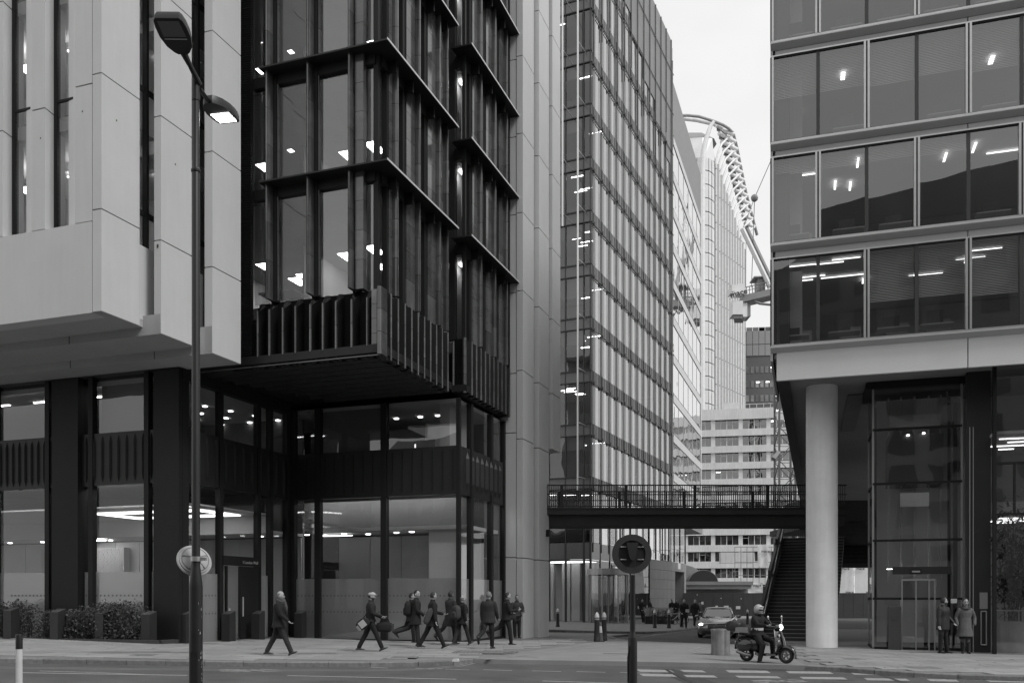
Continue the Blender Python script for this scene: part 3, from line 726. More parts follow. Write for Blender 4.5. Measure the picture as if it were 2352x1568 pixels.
for f, (za, zb_) in enumerate(zip(FL, FL[1:])):
    lin = .36                    # lintel depth under each shelf
    for k, x in enumerate(xm):
        u_ = UD(x)
        tilefin(DT, (u_, vD+.06), js(za+.03, zb_-.03, 3), .115, .22)
        bx('reveal', M_blk2, DT, (u_+.058,gv-.16,za), (u_+.19,gv+.05,zb_))
        tilefin(DT, (u_+.22, gv-.08), js(za+.03, zb_-lin, 3), .035, .06, mat=M_cer, depth=.08)
        bx('reveal', M_blk2, DT, (u_-.09,gv-.05,za), (u_-.058,gv+.05,zb_))
    bx('corner_panel', M_cer, DT, (UD(806)+.10,vD+.10,za+.03), (UD(806)+.40,vD+.32,zb_-.03)) if False else None
    wins = [(UD(584)-.2,UD(617)-.09),(UD(617)+.24,UD(711)-.09),(UD(711)+.24,UD(806)-.09),(UD(806)+.44,uD-.36)]
    for a, b in wins: pane('window', M_glU, DT, (a,gv), (b,gv), za, zb_-lin)
    flat(DT, UD(806)+.10, UD(806)+.40, gv-.25, gv+.0, js(za+.03,zb_-.05,4), M_cer)
    bx('lintel', M_blk2, DT, (UD(584)-.2,gv-.12,zb_-lin), (uD-.34,gv+.1,zb_-.02))
    bx('corner_post', M_blk2, DT, (uD-.42,vD+.26,za), (uD-.26,vD+.42,zb_))
    # side face bays
    vb = [vD+.42, VD(914), VD(965), VD(1012), -.42]
    for k, (a, b) in enumerate(zip(vb, vb[1:])):
        tilefin(DT, (uD-.10, b), js(za+.03, zb_-.03, 3), .12, .12, 'v')
        pane('window', M_gl, DT, (ug,a), (ug,a+(b-a)*.45), za, zb_-lin)
        bx('reveal', M_blk2, DT, (ug-.05,a+(b-a)*.45,za), (ug+.12,a+(b-a)*.56,zb_))
        flat(DT, ug-.02, ug+.16, a+(b-a)*.57, b-.08, js(za+.03,zb_-.05,4), M_cer)
        bx('lintel', M_blk2, DT, (ug-.1,a,zb_-lin), (ug+.14,b-.06,zb_-.02))
        bx('bracket', M_blk2, DT, (ug+.1,a+(b-a)*.5,zb_-.42), (uD+.12,a+(b-a)*.56,zb_-.06))
    # shelf
    q = MB(); e = .36
    q.prism([(UD(606),vD-.30),(uD+e,vD-.30),(uD+e,-.32),(ug,-.32),(ug,gv),(UD(606),gv)], zb_-.05, zb_+.0); q.build('shelf', M_blk, DT)
    q = MB(); q.prism([(uD+e+.001,vD-.32),(uD+e+.018,vD-.32),(uD+e+.018,-.30),(uD+e+.001,-.30)], zb_-.055, zb_+.008); q.build('shelf_edge', M_steel, DT)
    # room
    bx('floor_slab', M_carp, DT, (-9.5,gv+.2,za-.4), (ug-.15,4.4,za-.02)); bx('room_ceiling', M_ceil, DT, (-9.5,gv+.15,zb_-lin+.02), (ug-.12,4.4,zb_-lin+.06))
    bx('room_wall', M_room, DT, (-9.5,4.3,za), (ug-.3,4.4,zb_-lin)); bx('room_wall', M_room, DT, (-9.55,gv+.2,za), (-9.5,4.3,zb_-lin))
    for (x, v_) in ((598,-1.0),(790,-.8),(848,-1.1)) if f else ((598,-.6),(672,1.2),(690,.9),(786,-.5),(848,-.8),(872,1.0)):
        a = FA.u(x, v_); hsheet('ceiling_light', M_lite, DT, (a-.22,v_), (a+.22,v_+.9), zb_-lin-.05)
    hsheet('ceiling_light', M_lite, DT, (FA.u(925,1.0)-.15,1.0), (FA.u(925,1.0)+.2,1.7), zb_-lin-.05)
    if f: hsheet('down_light', M_spot, DT, (FA.u(660,-1.6),-1.6), (FA.u(660,-1.6)+.18,-1.4), zb_-lin-.05)
    bx('partition', gmat('partition', .3, .8), DT, (-5.6,gv+3.6,za), (-5.52,4.2,zb_-lin)); bx('desk', M_room, DT, (-5.6,-4.4,za+.7), (-4.2,-3.7,za+.76))
# bottom storey: zigzag ceramic fins, front and side
def zig_front(x, z1):
    u_ = UD(x); w_ = .30
    q = MB()
    q.loft([[(u_-w_*.55,gv+.1,z),(u_-.055,vD+.05-d,z),(u_+.055,vD+.05-d,z),(u_+w_*.75,gv+.1,z)] for z, d in ((zS+.05,-.26),(zS+.36,-.02),(z1-.30,-.02),(z1,-.24))])
    q.build('zigzag_fin', M_cerd, DT)
    tilefin(DT, (u_, vD+.05), js(zS+.36, z1-.30, 2), .06, .05, mat=M_cer, depth=.05)
zx = [590,617,648,677,711,740,770,806,842]
for x in zx: zig_front(x, FL[0]+.02)
M_apr = gmat('apron_black', .006, .7, .1, 2., spec=.1)
bx('apron', M_apr, DT, (UD(583),gv-.02,zS+.1), (uD-.1,gv+.2,FL[0])); bx('apron', M_apr, DT, (ug-.2,gv,zS+.1), (ug+.02,-.3,FL[0]))
flat(DT, UD(842)+.12, uD-.22, vD+.10, gv, js(zS+.3,FL[0]-.02,4), gmat('glazed_ceramic_pale', .13, .15, .2, 2., spec=.8, objvar=.2))
tilefin(DT, (uD-.06, vD+.05), js(zS+.05,FL[0]+.0,3), .16, .14)
q = MB(); q.box((usl,vD-.02,zS+.03),(uD-.05,vD+.03,zS+.06)); q.build('soffit_trim', M_cer, DT)
def zig_side(parent, v_, z1, us, gs):
    q = MB(); q.loft([[(gs,v_-.20,z),(us-.03,v_-.05,z),(us-.03,v_+.05,z),(gs,v_+.20,z)] for z in (zS+.0,z1)]); q.build('zigzag_fin', M_cerd, parent)
    tilefin(parent, (us-.03,v_+.02), js(zS+.0, z1, 3), .085, .05, 'v', M_cer, .03)
nS = 10; vv = np.linspace(vD+.65, -.45, nS)
for i, v_ in enumerate(vv): zig_side(DT, v_, FL[0]-.03, uD, ug)
# louvre strip beside the white tower
q = MB(); ul0, ul1 = UD(553)-.1, UD(583)-.16
for z in np.arange(zS+.1, 30.0, .075): q.box((ul0,vD+.05,z),(ul1,vD+.12,z+.035))
lv = q.build('louvre_strip', M_blk, DT); lv['kind'] = 'stuff'
bx('louvre_back', M_blk2, DT, (ul0-.3,vD+.15,zS), (ul1,vD+.2,30))
bx('core', M_roomd, DT, (-7.0,4.5,zP+.05), (-.7,6.2,30.)); bx('roof', M_blk, DT, (-9.5,vD,29.8), (uD-.1,6.2,30.2))
# second block
u2, v20, v21 = .30, -.05, 4.75
g2u, g2v = u2-.30, v20+.30
FL2 = [11.10,14.68,18.20,21.60,25.0,28.4]
V2 = lambda x: FA.v(x, u2)
for f, (za, zb_) in enumerate(zip(FL2, FL2[1:])):
    lin = .48
    # narrow front facing the street
    bx('reveal', M_blk2, DT, (uD-.25,g2v-.1,za), (uD+.02,g2v+.1,zb_)); pane('window', M_gl, DT, (uD+.0,g2v), (u2-.22,g2v), za, zb_-lin)
    bx('corner_post', M_blk2, DT, (u2-.24,g2v-.14,za), (u2-.12,g2v+.0,zb_)); bx('lintel', M_blk2, DT, (uD,g2v-.1,zb_-lin), (u2-.2,g2v+.1,zb_-.02))
    vb = [v20+.25, V2(1107), V2(1139), V2(1166)]
    for k, (a, b) in enumerate(zip(vb, vb[1:])):
        tilefin(DT, (u2-.10, b), js(za+.03, zb_-.03, 3), .12, .12, 'v')
        pane('window', M_gl, DT, (g2u,a), (g2u,a+(b-a)*.42), za, zb_-lin)
        bx('reveal', M_blk2, DT, (g2u-.05,a+(b-a)*.42,za), (g2u+.1,a+(b-a)*.54,zb_))
        flat(DT, g2u-.02, g2u+.15, a+(b-a)*.55, b-.08, js(za+.03,zb_-.05,4), M_cer)
        bx('lintel', M_blk2, DT, (g2u-.1,a,zb_-lin), (g2u+.12,b-.06,zb_-.02))
        bx('bracket', M_blk2, DT, (g2u+.08,a+(b-a)*.5,zb_-.4), (u2+.12,a+(b-a)*.56,zb_-.06))
    q = MB(); e = .34
    q.prism([(uD+.1,v20-.32),(u2+e,v20-.32),(u2+e,v21+.35),(g2u,v21+.35),(g2u,g2v),(uD+.1,g2v)], zb_-.05, zb_); q.build('shelf', M_blk, DT)
    q = MB(); q.prism([(u2+e+.001,v20-.34),(u2+e+.018,v20-.34),(u2+e+.018,v21+.37),(u2+e+.001,v21+.37)], zb_-.055, zb_+.008); q.build('shelf_edge', M_steel, DT)
    bx('floor_slab', M_carp, DT, (-2.5,g2v+.15,za-.4), (g2u-.1,5,za)); bx('room_ceiling', M_ceil, DT, (-2.5,g2v+.12,zb_-lin+.02), (g2u-.08,5,zb_-lin+.06)); bx('room_wall', M_room, DT, (-.65,g2v+.15,za), (-.55,5,zb_-lin))
    hsheet('ceiling_light', M_lite, DT, (-.4,.9), (-.1,1.3), zb_-lin-.05)
bx('apron', M_blk, DT, (g2u-.2,g2v,zS), (g2u+.02,v21,FL2[0])); bx('apron', M_blk, DT, (uD-.02,g2v-.02,zS), (u2-.2,g2v+.2,FL2[0]))
flat(DT, uD+.05, u2-.20, v20+.06, g2v, js(zS+.1,FL2[0]-.02,3), M_cerd)
tilefin(DT, (uD+.02,v20+.05), js(zS+.05,FL2[0]-.1,3), .08, .05, mat=M_cer, depth=.05); tilefin(DT, (u2-.10, v20+.05), js(zS,FL2[0],3), .10, .05, mat=M_cer, depth=.1)
for v_ in np.linspace(v20+.55, v21-.1, 10): zig_side(DT, v_, FL2[0]-.03, u2, g2u)
bx('soffit', M_blk, DT, (-.3,v20,zS+.06), (u2-.05,v21,zS+.3))
bx('end_wall', M_blk2, DT, (-.6,v21,zS), (u2-.05,v21+.1,28.4))

# ---------------------------------------------------------------- white pier at the side street corner
WP = root('white_pier_tower', 'white concrete stepped piers between the black tower and the side street', 'building')
r1, r2, r3 = (.80,4.90), (.985,6.50), (1.10,8.10)
ru0 = FA.u(1186.5, r1[1])
g1 = gz(0,38.5)-.15
jA = [g1, FA.z(1279.5,.2,4.9), FA.z(994,.2,4.9)]
z0A = [jA[-1]+i*3.42 for i in range(1,7)]
stack(WP, FA.u(1150,r1[1]), ru0-.012, r1[1], r1[1]+.4, jA+[FA.z(858,.2,4.9)+.0]+[FA.z(y,.2,4.9) for y in (673,495,317,140,-40)]+[31])
jB = [g1, FA.z(1280.5,*r1), FA.z(1007,*r1)]+[FA.z(y,*r1) for y in (850,667,488,306,128,-50)]+[31]
stack(WP, ru0+.012, r1[0], r1[1]-.02, r1[1]+1.45, jB)
jC = [g1, FA.z(1285,*r2), FA.z(1028,*r2)]+[FA.z(y,*r2) for y in (878,704,523,357,190,24)]+[31]
stack(WP, r2[0]-1.4, r2[0], r2[1], r2[1]+1.45, jC)
jD = [FA.z(1031,*r3)]+[FA.z(y,*r3) for y in (903,732,570,401,243,82,-70)]+[31]
stack(WP, r3[0]-1.4, r3[0], r3[1], FA.v(1287,r3[0]), jD)
bx('core', M_white, WP, (-1.5,r1[1]+.45,g1), (r1[0]-.45,r3[1]+1.2,31.))
bx('wall_lamp', M_blk2, WP, (r2[0],r2[1]+1.0,FA.z(1228,*r2)), (r2[0]+.16,r2[1]+1.2,FA.z(1212,*r2)))
# ================================================================== right hand office block on columns
FB = Fr(sx(1771,31.), 31., 1857.)
RB = empty('glazed_office_block', (FB.o[0],FB.o[1],0), 'office block with silver framed window boxes raised on a round column, far right', 'building', rotz=FB.rot)
M_alu = gmat('silver_frame', .50, .32, .06, 4., metal=.75)
M_aluD = gmat('dark_gasket', .03, .5)
M_span = gmat('grey_spandrel', .46, .5, .05, .9, objvar=.02)
M_fasc = gmat('grey_fascia', .64, .45, .04, .7, objvar=.02)
M_col = gmat('painted_column', .84, .6, .06, 1.5, .05, 60., streak=.05)
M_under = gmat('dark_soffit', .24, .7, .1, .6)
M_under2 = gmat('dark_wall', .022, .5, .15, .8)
M_glr = glass('office_glass', .60, .16, wob=.0012)
M_gll = glass('lift_glass', .70, .17); M_liteR = emit('office_light', 3.2)
M_bl = gmat('venetian_blind', .85, .6, .03, 3.)
M_lift = gmat('lift_steel', .36, .38, .1, 3., metal=.4)
UB = lambda x, v=0: FB.u(x, v)
xb = [1771,1883,1993,2109,2227,2346]
ub = [UB(x) for x in xb]; bw_ = (ub[-1]-ub[0])/5
ub = [ub[0]+bw_*i for i in range(11)]
RWS = [(10.09,12.98,1),(13.53,16.40,0),(16.94,19.80,1),(20.34,23.20,0),(23.75,26.6,1)]
dep = 3.2
for r_, (z0, z1, ph) in enumerate(RWS):
    spl = [i for i in range(11) if (i % 2 == 0) == (ph == 1)]
    ed = sorted(set([0]+spl+[10]))
    rnd = random.Random(20+r_)
    bx('bottom_rail', M_alu, RB, (ub[0],-.13,z0-.07), (ub[-1],.05,z0)); bx('top_rail', M_alu, RB, (ub[0],-.13,z1), (ub[-1],.05,z1+.045))
    bx('gasket', M_aluD, RB, (ub[0],-.09,z0), (ub[-1],.02,z0+.03)); bx('gasket', M_aluD, RB, (ub[0],-.09,z1-.03), (ub[-1],.02,z1))
    q = MB(); q.extrude([(-.15,z0-.10),(-.15,z0-.07),(.06,z0-.07),(.06,z0-.24)], 0, ub[0]-.02, ub[-1]); q.build('lower_lip', M_span, RB)
    for i in range(11):
        u_ = ub[i]
        if i in ed:
            if i > 0: bx('window_frame', M_alu, RB, (u_-.09,-.14,z0), (u_-.025,.04,z1))
            if i < 10: bx('window_frame', M_alu, RB, (u_+.025,-.14,z0), (u_+.09,.04,z1))
            bx('gasket', M_aluD, RB, (u_-.024,-.10,z0), (u_+.024,.04,z1))
        else:
            bx('mullion', M_aluD, RB, (u_-.055,-.07,z0), (u_+.055,.06,z1))
    for i in range(10): pane('window', M_glr, RB, (ub[i]+.05,-.04), (ub[i+1]-.05,-.04), z0, z1)
    # storey inside
    bx('floor_slab', M_carp, RB, (ub[0]+.1,.15,z0-.4), (ub[-1],dep+4,z0-.05)); bx('room_ceiling', gmat('office_ceiling', .5, .9, .03, .5), RB, (ub[0]+.1,.12,z1+.05), (ub[-1],dep+4,z1+.1))
    bx('room_wall', gmat('office_wall', .33, .9, .06, .3), RB, (ub[0]+.1,dep+3.6,z0), (ub[-1],dep+3.7,z1)); bx('side_wall', M_span, RB, (ub[0]-.02,.05,z0-.5), (ub[0]+.06,dep+3.6,z1+.5))
    bx('inner_column', M_col, RB, (ub[0]+.55,1.3,z0), (ub[0]+1.0,1.75,z1))
    for k in range(11):
        a = rnd.uniform(ub[0]+.4, ub[7]); v_ = rnd.uniform(.6, 3.0)
        if r_ in (1,0) and k % 2: hsheet('strip_light', M_liteR, RB, (a,v_), (a+1.1,v_+.035), z1-.02)
        elif r_ == 1: hsheet('strip_light', M_liteR, RB, (a,v_), (a+.07,v_+.7), z1-.05)
        elif k < 6: hsheet('ceiling_light', M_liteR, RB, (a,v_+.6), (a+.15,v_+1.1), z1-.05)
    if r_ == 0:
        for i in range(9):
            a = ub[0]+.3+rnd.random()*7; v_ = .5+rnd.random()*2.6; hsheet('strip_light', M_liteR, RB, (a,v_), (a+.9,v_+.025), z1-.02)
    for i in range(7):
        if rnd.random() < .8:
            a = ub[i]+rnd.uniform(.1,.5); h_ = rnd.uniform(.35,.75)
            bx('desk', M_room, RB, (a,.5,z0+.42), (a+1.0,1.1,z0+.46))
            bx('desk_screen', M_under2, RB, (a+.2,.62,z0+.48), (a+.7,.66,z0+.48+h_*.6))
            bx('cabinet', M_span, RB, (a+.4,1.9,z0), (a+1.1,2.3,z0+.95))
    # blinds: many slats
    drop = {2:(1.45,range(0,6)),3:(0,()),0:(1.75,range(2,7)),4:(1.5,range(6)),1:(.5,range(0,4))}[r_]
    for i in drop[1]:
        dd = drop[0]*rnd.uniform(.9,1.02); q = MB()
        for z in np.arange(z1-dd, z1-.05, .052): q.add([(ub[i]+.08,.10,z),(ub[i+1]-.08,.10,z),(ub[i+1]-.08,.125,z+.027),(ub[i]+.08,.125,z+.027)],[(0,1,2,3)])
        b_ = q.build('venetian_blind', M_bl, RB); 
# spandrels between rows and deep fascia below
for za, zb_ in [(z1+.045, RWS[i+1][0]-.10) for i, (z0,z1,p) in enumerate(RWS[:-1])]:
    for a, b in ((ub[0]+.14,ub[4]+.0),(ub[4]+.02,ub[8]),(ub[8]+.02,ub[10])): bx('spandrel_panel', M_span, RB, (a,.08,za), (b-.012,.2,zb_))
for a, b in ((ub[0]+.18,ub[4]),(ub[4]+.02,ub[8]),(ub[8]+.02,ub[10])): bx('fascia_panel', M_fasc, RB, (a,.06,8.92), (b-.012,.2,9.98))
bx('roof', M_span, RB, (ub[0],0,26.7), (ub[-1],8,27.1))
# soffit and long flank running back above the side street
def wl(x, Y): return FB.loc(sx(x,Y), Y)
bl, fl_ = wl(1844,84.), (ub[0]+.18,.2)
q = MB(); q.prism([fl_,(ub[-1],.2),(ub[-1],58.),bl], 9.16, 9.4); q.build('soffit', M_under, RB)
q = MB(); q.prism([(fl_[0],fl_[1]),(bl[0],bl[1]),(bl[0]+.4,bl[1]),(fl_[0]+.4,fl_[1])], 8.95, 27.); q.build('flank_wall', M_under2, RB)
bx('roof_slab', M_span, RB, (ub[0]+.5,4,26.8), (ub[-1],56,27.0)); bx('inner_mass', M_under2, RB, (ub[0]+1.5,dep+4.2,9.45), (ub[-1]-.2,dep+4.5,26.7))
bx('soffit_panel', gmat('soffit_recess', .16, .8), RB, (UB(1950,3.),4.2,9.10), (UB(1990,3.),12,9.155))
# round column
cl = FB.loc(sx(1887.5,33.), 33.); gc = gz(11,33)
q = MB(); q.lathe([(.545,gc-.2),(.545,gc+2.7),(.541,gc+2.702),(.541,gc+2.712),(.545,gc+2.714),(.545,9.17)], 40, (cl[0],cl[1],0)); q.build('round_column', M_col, RB, smooth=50)
# ---------------- glass lift under the soffit
vl = 2.4; ul0, ul1 = UB(2003,vl), UB(2212,vl); gl_ = gz(13,32)-.05
LF = empty('glass_lift', FB.w(ul0,vl)+(gl_,), 'glass walled public lift shaft under the office block soffit', 'lift', rotz=FB.rot)
def lx(u): return u-ul0
WL = ul1-ul0; HL = 9.12-gl_
zl = lambda y: FB.z(y, ul0+1, vl)-gl_
for (a, b) in ((0,.07),(WL-.07,WL)):
    bx('shaft_post', M_lift, LF, (a,0,0), (b,.08,HL)); bx('shaft_post', M_lift, LF, (a,2.3,0), (b,2.38,HL))
lev = [0]+sorted([zl(y) for y in (1374,1240,1109,984)])+[HL]
for a, b in zip(lev, lev[1:]):
    pane('pane', M_gll, LF, (.07,.03), (WL-.07,.03), a+.03, b-.03) if a > 1 else (pane('pane', M_gll, LF, (.07,.03), (lx(UB(2068,vl)),.03), a+.1, b-.03), pane('pane', M_gll, LF, (lx(UB(2150,vl)),.03), (WL-.07,.03), a+.1, b-.03))
    pane('pane', M_gll, LF, (.03,2.3), (.03,.08), a+.03, b-.03); pane('pane', M_gll, LF, (WL-.03,.08), (WL-.03,2.3), a+.03, b-.03)
    bx('transom', M_blk2, LF, (.02,-.01,b-.04), (WL-.02,.07,b+.04)); bx('transom', M_blk2, LF, (-.01,.08,b-.04), (.06,2.3,b+.04))
bx('plinth', M_blk2, LF, (0,0,0), (WL,2.4,.12)); bx('head_beam', M_blk2, LF, (-.2,-.1,HL-.22), (WL+.05,2.5,HL))
for x in (2041,2070,2101,2133,2161): bx('guide_rail', M_lift, LF, (lx(UB(x,vl+1.2))-.03,1.2,zl(1330)), (lx(UB(x,vl+1.2))+.03,1.27,HL-.3))
bx('machine_box', M_lift, LF, (lx(UB(2044,vl+1)),.9,zl(969)), (lx(UB(2160,vl+1)),1.2,zl(943))); bx('counterweight', M_col, LF, (lx(UB(2068,vl+1)),1.0,zl(1157)), (lx(UB(2134,vl+1)),1.15,zl(1125)))
bx('car', M_roomd, LF, (lx(UB(2040,vl+1)),.8,zl(1105)), (lx(UB(2165,vl+1)),2.2,zl(990))); bx('car_light', M_spot, LF, (lx(UB(2083,vl+.7)),.74,zl(993)), (lx(UB(2089,vl+.7)),.8,zl(990))); bx('car_light', M_spot, LF, (lx(UB(2119,vl+.7)),.74,zl(990)), (lx(UB(2125,vl+.7)),.8,zl(987)))
for x in (2072,2104,2134,2147): bx('door_frame', M_lift, LF, (lx(UB(x,vl))-.02,-.02,0), (lx(UB(x,vl))+.02,.05,zl(1333)))
for a, b in ((2072,2104),(2104,2134)): pane('door', M_gll, LF, (lx(UB(a,vl))+.02,0), (lx(UB(b,vl))-.02,0), .02, zl(1333))
bx('door_head', M_lift, LF, (lx(UB(2070,vl)),-.03,zl(1333)), (lx(UB(2148,vl)),.06,zl(1329)))
bx('lintel_panel', M_under2, LF, (lx(UB(2050,vl)),-.005,zl(1318)), (lx(UB(2185,vl)),.025,zl(1301)))
sg = bx('sign_box', M_blk2, LF, (lx(UB(2092,vl)),-.06,zl(1316)), (lx(UB(2115,vl)),.0,zl(1307))); 
bx('sign_face', gmat('sign_pale', .35, .6), sg, (lx(UB(2094,vl)),-.066,zl(1314)), (lx(UB(2113,vl)),-.061,zl(1310)))
bx('back_wall', M_span, LF, (.3,2.2,.2), (WL-.2,2.25,HL)); bx('shaft_fill', M_fill, LF, (.5,.30,HL-.14), (WL-.5,.36,HL-.12)); bx('shaft_fill', M_lite, LF, (.5,.2,zl(1306)), (WL-.5,.26,zl(1305)))  # shaft strips added to brighten the lift, hidden behind head and lintel
bx('notice', M_col, LF, (lx(UB(2184,vl)),-.015,zl(1384)), (lx(UB(2198,vl)),.0,zl(1374)))
# call post in front of the lift
cpw = FB.w(UB(2054,vl-.35),vl-.35)
cp = tag(bx('call_post', M_lift, None, (0,0,0), (1,1,1)), 'dark steel call button post beside the glass lift doors', 'post')
cp.location = (cpw[0]-.2,cpw[1],gz(*cpw)-.02); cp.scale = (.40,.22,1.52); cp.rotation_euler = (0,0,FB.rot)
q = MB(); q.box((0,0,0),(1,1,.93)); q.prism([(-.02,-.02),(1.02,-.02),(1.02,1.02),(-.02,1.02)],.93,1.0,[(0,0),(1,0),(1,1),(0,1)]); q.box((.3,-.06,.7),(.7,0,.82)); cp.data = q.mesh('call_post', gmat('post_dark', .06, .45))
# ---------------- ground floor walls right of the lift
bx('black_wall', M_under2, RB, (UB(2214,vl),vl-.6,gl_), (UB(2281,vl-1.),vl-.3,9.15))
for x in (2226,2234): bx('wall_rib', M_lift, RB, (UB(x,vl-.6),vl-.64,gl_), (UB(x,vl-.6)+.03,vl-.6,7.3))
bx('wall_panel_box', M_under, RB, (UB(2250,vl-.62),vl-.66,1.2), (UB(2268,vl-.62),vl-.6,1.75)); 
q = MB()
pu0, pu1, pz0, pz1 = UB(2253,vl-.62), UB(2265,vl-.62), .0, 1.12
for a, b in (((pu0,pz0),(pu0,pz1)),((pu0,pz1),(pu1,pz1)),((pu1,pz1),(pu1,pz0)),((pu1,pz0),(pu0,pz0))): q.tube((a[0],vl-.66,a[1]),(b[0],vl-.66,b[1]),.022)
q.build('pull_handle', M_lift, RB)
ug0 = UB(2284,1.0); vg = 1.0
bx('glazing_post', M_blk2, RB, (ug0-.05,vg-.1,gl_), (ug0+.05,vg+.1,9.15))
for z0, z1 in ((gl_,2.2),(2.25,4.25),(4.35,5.9),(5.95,9.1)): pane('window', M_gll, RB, (ug0+.05,vg), (ub[-1],vg), z0, z1); bx('transom', M_blk2, RB, (ug0,vg-.06,z1), (ub[-1],vg+.05,z1+.07))
bx('glazing_mullion', M_blk2, RB, (UB(2330,vg)-.03,vg-.05,4.3), (UB(2330,vg)+.03,vg+.05,5.9))
bx('lobby_floor', M_carp, RB, (ug0,vg,gl_-.1), (ub[-1],9,gl_+.03)); bx('room_wall', M_span, RB, (ug0-.2,6,gl_), (ub[-1],6.1,9.1)); bx('room_ceiling', M_room, RB, (ug0,vg+.1,6.9), (ub[-1],6,7.0))
bx('mezzanine', M_span, RB, (ug0+.1,2.2,4.3), (ub[-1],6,4.8))
for i in range(4): hsheet('strip_light', M_liteR, RB, (ug0+.3+.4*(i%2),1.9+.8*i), (ug0+1.5-.3*(i%2),1.93+.8*i), 6.85)
for i in range(4): hsheet('strip_light', M_liteR, RB, (ug0+.3+.35*(i%2),2.5+.7*i), (ug0+1.5-.2*(i%2),2.53+.7*i), 4.25)
q = MB()
for i in range(6): q.tube((ug0+.1+.35*i,1.5,.2),(ug0+.1+.35*i,1.5,1.15),.02)
q.tube((ug0,1.5,1.15),(ub[-1],1.5,1.15),.025); q.build('balustrade', M_lift, RB)
bx('rear_wall', M_under2, RB, (UB(2006,7.),7.,gl_), (ub[-1],7.2,9.15))
# ---------------- bamboo in a pot behind the corner glazing
ppw = FB.w(UB(2326,2.0),2.0); gpp = gl_+.03
PL = empty('potted_bamboo', (ppw[0],ppw[1],gpp), 'leafy bamboo in a metal pot behind the corner glazing, far right', 'plant')
q = MB(); q.lathe([(.50,0),(.56,1.05),(.52,1.05),(.50,.95)],24); q.build('pot', M_lift, PL, smooth=40)
M_leaf = gmat('dark_leaf', .05, .55, .3, 9., objvar=.1)
q = MB(); rnd = random.Random(5)
tips = []
for i in range(16):
    a = rnd.uniform(0,6.28); r_ = rnd.uniform(.05,.35); h_ = rnd.uniform(2.4,4.1); b = rnd.uniform(.3,.9)
    P = [Vector((r_*math.cos(a)*(1+b*t*t*2),r_*math.sin(a)*(1+b*t*t*2),.9+h_*t-.35*t*t*b)) for t in np.linspace(0,1,7)]
    q.path(P,[.016*(1-.7*t) for t in np.linspace(0,1,7)],5); tips += P[2:]
q.build('stems', gmat('stem', .09, .6), PL)
q = MB()
for k in range(2600):
    p = rnd.choice(tips)+Vector((rnd.gauss(0,.24),rnd.gauss(0,.24),rnd.gauss(0,.25))); a = rnd.uniform(0,6.28); L_ = rnd.uniform(.18,.36); d = Vector((math.cos(a),math.sin(a),rnd.uniform(-1.1,.2))).normalized()
    s = d.cross(Vector((0,0,1))).normalized()*L_*.13
    q.add([p,p+d*L_*.4+s,p+d*L_,p+d*L_*.4-s],[(0,1,2,3)])
q.build('foliage', M_leaf, PL)
# ---------------- stairs up to the walkway
sb = Vector((sx(1751,38.7),38.7)); sd_ = Vector((.379,.925)); rt = Vector((.925,-.379)); zs0 = gz(11,39)-.02
ST = empty('outdoor_stair', (sb.x,sb.y,zs0), 'dark wide outdoor stair rising to the walkway beside the round column', 'stair', rotz=math.atan2(-rt.x*0+rt.y, rt.x))
M_step = gmat('dark_step', .035, .7, .2, 2.5, objvar=.15); M_nose = gmat('step_nosing', .17, .6, .2, 4.)
NS, RISE, RUN, WS = 30, .162, .30, 2.9
for i in range(NS):
    s_ = bx('step', M_step, ST, (0,i*RUN,0 if i == 0 else (i-1)*RISE), (WS,(i+1)*RUN+.02,(i+1)*RISE-.03))
    bx('nosing', M_nose, ST, (0,i*RUN-.02,(i+1)*RISE-.03), (WS,(i+1)*RUN,(i+1)*RISE))
bx('landing', M_step, ST, (-.3,NS*RUN,NS*RISE-.35), (WS+6,NS*RUN+4.5,NS*RISE-.002))
for (a, b) in ((0,11),(11,21),(21,30)):
    y0, y1, z0, z1 = a*RUN, b*RUN, a*RISE, b*RISE; st = .28
    q = MB(); q.extrude([(y0,z0-.3),(y1,z1-.3),(y1,z1+1.0),(y0,z0+1.0+st)], 0, -.16, -.04); q.build('balustrade_panel', M_under2, ST)
    q = MB(); q.path([(.05,y0+.15,z0+1.0+st*.5),(.05,y1-.1,z1+.98)],.028,8); q.build('handrail', M_alu, ST, smooth=True)
q = MB(); yb = NS*RUN+4.3
for i in range(46): q.tube((.0+i*.11,yb,NS*RISE),(.0+i*.11,yb,NS*RISE+1.05),.011,n=4)
q.build('balusters', M_under2, ST)['kind'] = 'stuff'
bx('top_rail', M_under2, ST, (-.1,yb-.03,NS*RISE+1.05), (5.1,yb+.03,NS*RISE+1.12))
# second flight hanging behind the column
f2a, f2b = sx(1926,47.), sx(2000,47.)
F2S = empty('upper_stair_flight', (f2a,47.,0), 'dark upper stair flight seen between the column and the lift', 'stair')
for i in range(12):
    bx('step', M_step, F2S, (0,i*.26,3.1+i*.22), (f2b-f2a+1.2,i*.26+.3,3.3+i*.22))
bx('string', M_under2, F2S, (-.1,0,3.0), (-.02,3.4,6.2)); bx('landing', M_under2, F2S, (-1,3.2,5.6), (f2b-f2a+2,6,6.9)); bx('landing_soffit', M_under2, F2S, (-1,3.2,5.3), (f2b-f2a+2,9,5.6))
